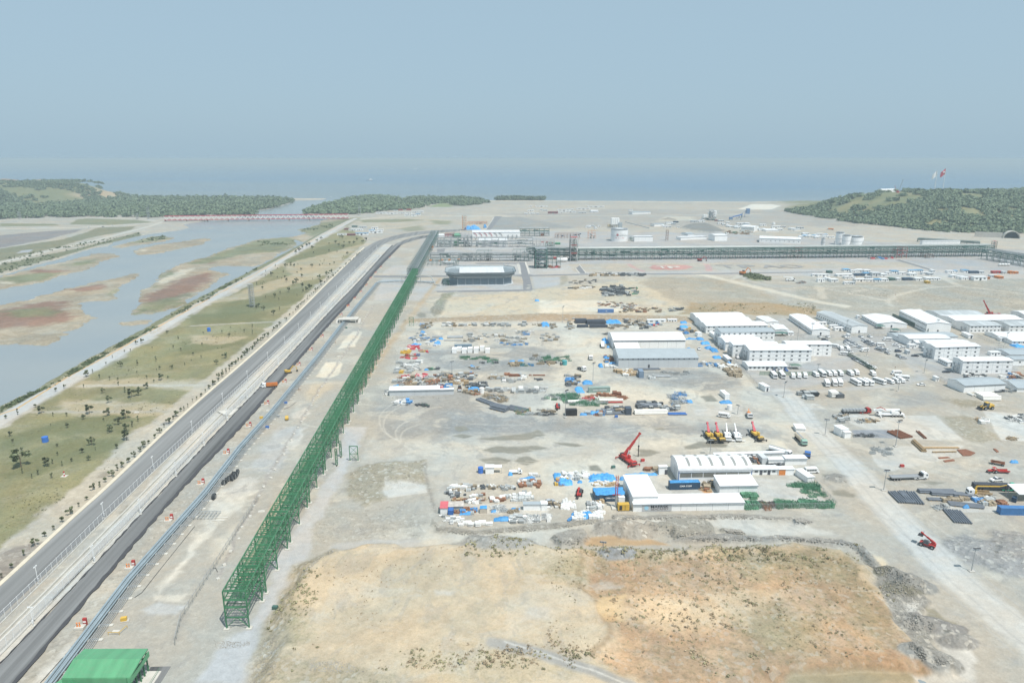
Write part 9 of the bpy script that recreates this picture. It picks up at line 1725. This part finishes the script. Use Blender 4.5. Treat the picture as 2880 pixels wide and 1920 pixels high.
# woods: many leafy crowns, too far and dense to count
def wood(name,pts,label,seed,m=M_LEAFB,k=46):
 g = np.random.default_rng(seed); n = len(pts); P = np.array(pts)
 R = P[:,3:4]; dirs = g.normal(size=(n,k,3)); dirs /= np.linalg.norm(dirs,axis=2,keepdims=True); dirs[...,2] = np.abs(dirs[...,2])*.9 + .05
 lob = g.normal(size=(n,5,3))*[.45,.45,.3]; li = g.integers(0,5,size=(n,k)); c = P[:,None,:3] + (lob[np.arange(n)[:,None],li]+dirs*.62*g.uniform(.7,1.05,(n,k,1)))*R[:,None]*[1,1,.85]; c[...,2] += R*.55
 u = np.cross(dirs,g.normal(size=dirs.shape)); u /= np.linalg.norm(u,axis=2,keepdims=True) + 1e-9; w = np.cross(dirs,u) + g.normal(size=dirs.shape)*.25; s = (R[:,None]*g.uniform(.22,.42,(n,k,1)))
 V = np.stack([c+u*s,c+w*s,c-u*s,c-w*s],2).reshape(-1,3); F = np.arange(len(V)).reshape(-1,4)
 o = bpy.data.objects.new(name,npmesh(name,V,F,m)); COL.objects.link(o); return tag(o,kind='stuff')
gq = np.random.default_rng(5)
def pts_in(f,poly,n,r0,r1,z=None,w1=12,w2=25):
 P = np.array([G(f,x,y)[:2]for x,y in poly]); lo,hi = P.min(0),P.max(0); out = []
 for _ in range(60):
  if len(out) >= n: break
  X = gq.uniform(lo[0],hi[0],4000); Y = gq.uniform(lo[1],hi[1],4000); d = _sd(X+fbm(X,Y,40,70)*w1,Y+fbm(X,Y,40,71)*w2,P)
  for x,y in zip(X[d<0],Y[d<0]): out.append((x,y,0 if z is None else z(x,y),gq.uniform(r0,r1)))
 return out[:n]
wood('woods',pts_in('a',[(-500,650),(0,640),(500,630),(900,620),(1400,630),(1900,610),(2352,605),(2352,452),(2100,450),(1500,452),(1100,452),(700,470),(0,520),(-500,520)],3600,5,9),'',1)
wood('woods',pts_in('b',[(0,560),(150,540),(300,500),(340,470),(0,455)],420,5,9),'',2)
wood('woods',pts_in('b',[(430,595),(600,535),(840,470),(900,460),(1000,450),(1300,468),(1330,480),(1150,495),(1400,520),(1600,510),(1560,530),(1400,555),(1150,570),(1000,590),(850,600)],1500,5,9),'',3)
wood('woods',pts_in('b',[(980,448),(1120,442),(1300,458),(1300,466),(1150,470),(1000,465)],260,6,9),'',4); wood('woods',pts_in('b',[(1400,460),(1500,450),(1900,452),(2050,465),(2150,490),(1950,520),(1800,520),(1800,490),(1600,505),(1400,500),(1330,490)],900,5,8),'',5)
wood('woods',pts_in('b',[(2200,455),(2352,450),(2640,455),(2640,468),(2200,468)],200,5,8),'',6)
X = gq.uniform(630,1500,30000); Y = gq.uniform(1175,1760,30000); Hh = hill(X,Y); dens = fbm(X,Y,120,61,4) + .5*fbm(X,Y,35,62,3) + .22 - .35*sst((X-950)/250)*sst((Y-1300)/200); k = (Hh>2.) & (dens>.0) & (np.abs(X/Y)<.95)
k &= gq.uniform(size=X.shape) < .32 + dens*1.2
H1 = np.stack([X,Y,Hh-1,gq.uniform(3.6,7.4,X.shape)],1)[k][:7000]; wood('woods',H1,'',7)
X = gq.uniform(-2100,-1270,12000); Y = gq.uniform(1750,2450,12000); Hh = hill(X,Y); dens = fbm(X,Y,120,63,4) + .5*fbm(X,Y,35,64,3) + .1 - .5*sst((X+1500)/150); crest = (Hh>38) & (X<-1420); k = (Hh>1) & ((dens>0)|(crest&(fbm(X,Y,60,65)>-.1)))
H2 = np.stack([X,Y,Hh-1,gq.uniform(4,7.5,X.shape)],1)[k][:3200]; wood('woods',H2,'',8)
P = pts_in('p3',[(900,1240),(960,1190),(1200,1210),(1330,1290),(1000,1300)],120,1.,2.2,lambda x,y:gz(x,y)); wood('shrubs',P,'',9,M_LEAF)
# scrub on the plateau, banks and marsh
def scrub(f,poly,n,r0,r1,z=3.):
 P = np.array(pts_in(f,poly,n,0,1,None,3,3)); d = fbm(P[:,0],P[:,1],22,81,4)*1.1 + fbm(P[:,0],P[:,1],5,82,2)*.6; k = d + gq.normal(size=len(P))*.12 > .10; return [(x,y,gz(x,y)-.05,r0+(r1-r0)*r**3*(1+e))for(x,y,_,r),e in zip(P[k],np.clip(d[k],0,1))]
SB = scrub('k4',[(0,330),(900,330),(1050,620),(1200,900),(1450,1250),(1600,1450),(-2000,1450),(-2000,330)],2000,.12,.42) + scrub('w2',[(-1500,1370),(2350,1390),(2350,1600),(-1500,1560)],1300,.15,.6) + scrub('k4',[(500,310),(820,330),(900,480),(700,420)],220,.3,.8) + scrub('k3',[(430,1100),(700,760),(900,560),(1060,540),(950,900),(720,1200),(560,1568),(400,1568)],420,.15,.55) + scrub('k3',[(550,1300),(2300,1400),(5200,1330),(5200,1568),(550,1568)],1300,.1,.5) + scrub('w1',[(1350,1150),(2352,1150),(2352,1250),(1650,1230)],260,.25,.8) + scrub('w1',[(970,1120),(1230,1140),(1230,1155),(980,1130)],70,.3,.6)
wood('scrub',SB,'',10,M('dry_scrub',(.30,.28,.165),.85,var=.55,scale=.12),18); SB2 = scrub('k4',[(-2000,330),(900,330),(1050,620),(1450,1250),(1600,1400),(-2000,1400)],2200,.10,.45) + scrub('k3',[(560,1300),(2300,1330),(5200,1300),(5200,1540),(560,1540)],1000,.1,.45) + scrub('k3',[(1100,400),(2352,350),(2352,1300),(900,1300)],700,.06,.22)
wood('scrub',SB2,'',11,M('brown_scrub',(.38,.30,.20),.85,var=.4,scale=.12),18); wood('scrub',scrub('c1',[(250,90),(1800,60),(2000,180),(1400,230),(900,190),(280,180)],420,.3,.9),'',13,M('dry_scrub',(.17,.175,.10),.8),18)
wood('scrub',scrub('g1',[(0,1000),(900,470),(1600,60),(2300,60),(1700,700),(1200,1200),(700,1568),(0,1568)],2600,.08,.35)+scrub('g2',[(0,0),(600,0),(0,500)],300,.08,.3),'',14,M('grass_tuft',(.15,.155,.08),.85,var=.5,scale=.1),14)
wood('reeds',scrub('a',[(0,1000),(800,860),(1300,770),(1290,800),(850,900),(500,1010),(0,1150)],500,.8,1.8)+scrub('g1',[(0,850),(500,600),(1200,200),(1500,30),(1500,10),(1150,190),(480,570),(0,830)],900,.4,.9)+scrub('a',[(1560,1568),(2352,1120),(2352,1090),(1540,1540)],300,.6,1.2)+scrub('b',[(0,850),(380,830),(370,880),(0,900)],260,.8,1.6)+scrub('a',[(1180,850),(1500,800),(1560,825),(1300,860)],120,.8,1.8)+scrub('b',[(400,740),(700,690),(700,720),(420,760)],160,.8,1.5),'',12,M('reeds_green',(.10,.13,.06),.8,var=.4,scale=.1))
# stones: rubble on berms and banks, one object
def rubble(pts,seed,m):
 g = np.random.default_rng(seed); n = len(pts); P = np.array(pts); B = np.array([(-1,-1,-.6),(1,-1,-.6),(1,1,-.6),(-1,1,-.6),(-.7,-.6,.6),(.7,-.7,.5),(.6,.7,.7),(-.6,.6,.5)]); F0 = np.array([(0,3,2,1),(4,5,6,7),(0,1,5,4),(1,2,6,5),(2,3,7,6),(3,0,4,7)])
 V = B[None]*(1+g.uniform(-.35,.35,(n,8,3))); a = g.uniform(0,6.3,n); c,s = np.cos(a)[:,None],np.sin(a)[:,None]; X = V[...,0]*c - V[...,1]*s; Y = V[...,0]*s + V[...,1]*c; V = np.stack([X,Y,V[...,2]*.7],-1)*P[:,None,3:4]*.62 + P[:,None,:3]
 F = (F0[None]+(np.arange(n)*8)[:,None,None]).reshape(-1,4); o = bpy.data.objects.new('rubble',npmesh('rubble',V.reshape(-1,3),F,m)); COL.objects.link(o); tag(o,kind='stuff')
ST = []
for f,pl,n,a,b in (('w1',[(140,860),(220,930),(600,990),(2000,860),(2010,900),(1350,990),(600,1040),(200,1000)],1500,.1,.4),('w2',[(0,1065),(1300,1055),(1900,1085),(1900,1110),(1300,1095),(0,1110)],1100,.1,.45),('w2',[(1130,1220),(1330,1220),(1380,1260),(1180,1265)],260,.15,.55),('w2',[(1880,1115),(1980,1100),(2080,1140),(2000,1170),(1900,1160)],220,.15,.5),
('w2',[(330,1180),(850,1130),(1050,1200),(1050,1290),(700,1320),(330,1220)],700,.08,.3),('w1',[(720,1170),(800,1120),(950,1125),(1010,1170),(880,1200)],420,.1,.4),('w1',[(1430,1080),(1620,1020),(1830,1010),(1880,1080),(1800,1150),(1560,1170)],600,.08,.3),('w2',[(600,1310),(1700,1290),(2350,1330),(2500,1400),(1700,1340),(900,1360)],1100,.1,.4),
('k4',[(700,290),(900,340),(1080,560),(1400,680),(1500,850),(1350,1000),(1540,1080),(1480,1200),(1700,1400),(1500,1480),(1380,1290),(1100,960),(960,560)],2200,.08,.32),('k4',[(1280,1280),(1340,1270),(1470,1400),(1420,1430),(1290,1330)],300,.1,.35),('k4',[(1480,1350),(1560,1330),(1700,1450),(1560,1470)],300,.1,.35),('k3',[(830,640),(1060,400),(1250,340),(1250,360),(1090,440),(880,620)],300,.08,.3),
('k3',[(290,1568),(430,1150),(560,1100),(600,1400),(560,1568)],500,.05,.2),('k2',[(1480,520),(1700,420),(2352,380),(2352,620),(1500,780)],900,.06,.22),('k2',[(1250,1150),(1700,1000),(2352,1050),(2352,1150),(1500,1200)],600,.06,.2),('k3',[(900,1480),(1200,1460),(1400,1568),(900,1568)],300,.06,.25),('p4',[(0,270),(800,290),(780,420),(300,340)],500,.2,.7),('p4',[(1500,300),(2352,300),(2352,400),(1500,420)],500,.2,.7),('y1',[(0,1040),(200,1075),(600,1075),(760,1065),(700,1090),(0,1110)],400,.1,.35),('y1',[(150,480),(320,330),(380,300),(260,560),(130,760),(60,900),(20,880)],500,.1,.35),('k3',[(0,1160),(340,1170),(340,1200),(0,1250)],260,.05,.25)):
 ST += [(x,y,gz(x,y)+.02,r)for x,y,_,r in pts_in(f,pl,n,a,b,None,1.5,1.5)]
rubble(ST,1,M('rubble_stone',(.30,.285,.255),.9,var=.4,scale=.35))
# piled rock between road edge and river on the dike
rubble([(x,y,gz(x,y),r)for x,y,_,r in pts_in('g1',[(0,870),(400,650),(1000,320),(1500,50),(1490,30),(980,290),(380,620),(0,850)],500,.2,.7)],2,M('dike_stone',(.42,.37,.28),.9,var=.3,scale=.3))
# far village houses on the left hill
for i,(x,y) in enumerate(((60,310),(95,318),(130,312),(340,328),(20,300))):
 px = S('a',x,0)[0]; D = 2330; X = (px-1440)/FPX*(D*CP+25); z = float(hill(X,D)); r = thing('house',('first','second','third','pale lone','leftmost')[i]+' small pale house on the left coastal hill','house',(X,D,z)); MB().box(0,16,0,10,-2,8).build('wall',M('house_wall',(.62,.52,.38),.8),r); MB().profx([(-.5,8),(5,11),(10.5,8)],-.5,16.5).build('roof',M('house_roof',(.28,.22,.18),.8),r)
# shore buildings beyond the right hill
for i,(x,w,y) in enumerate(((2300,40,300),(2340,60,305),(1960,120,315),(2080,90,316))):
 px = S('f3',x,0)[0]; D = 1720; X = (px-1440)/FPX*(D*CP+25); z = float(hill(X,D)); r = thing('far_building',('small white','second white','long low white','short low white')[i]+' building just over the right hill crest','building',(X,D,z)); L = w*.3234/FPX*D; MB().box(0,L,0,8,-2,7).build('wall',M_WHITE,r); MB().box(-.5,L+.5,-.5,8.5,7,7.5).build('roof',M_WHITER,r)
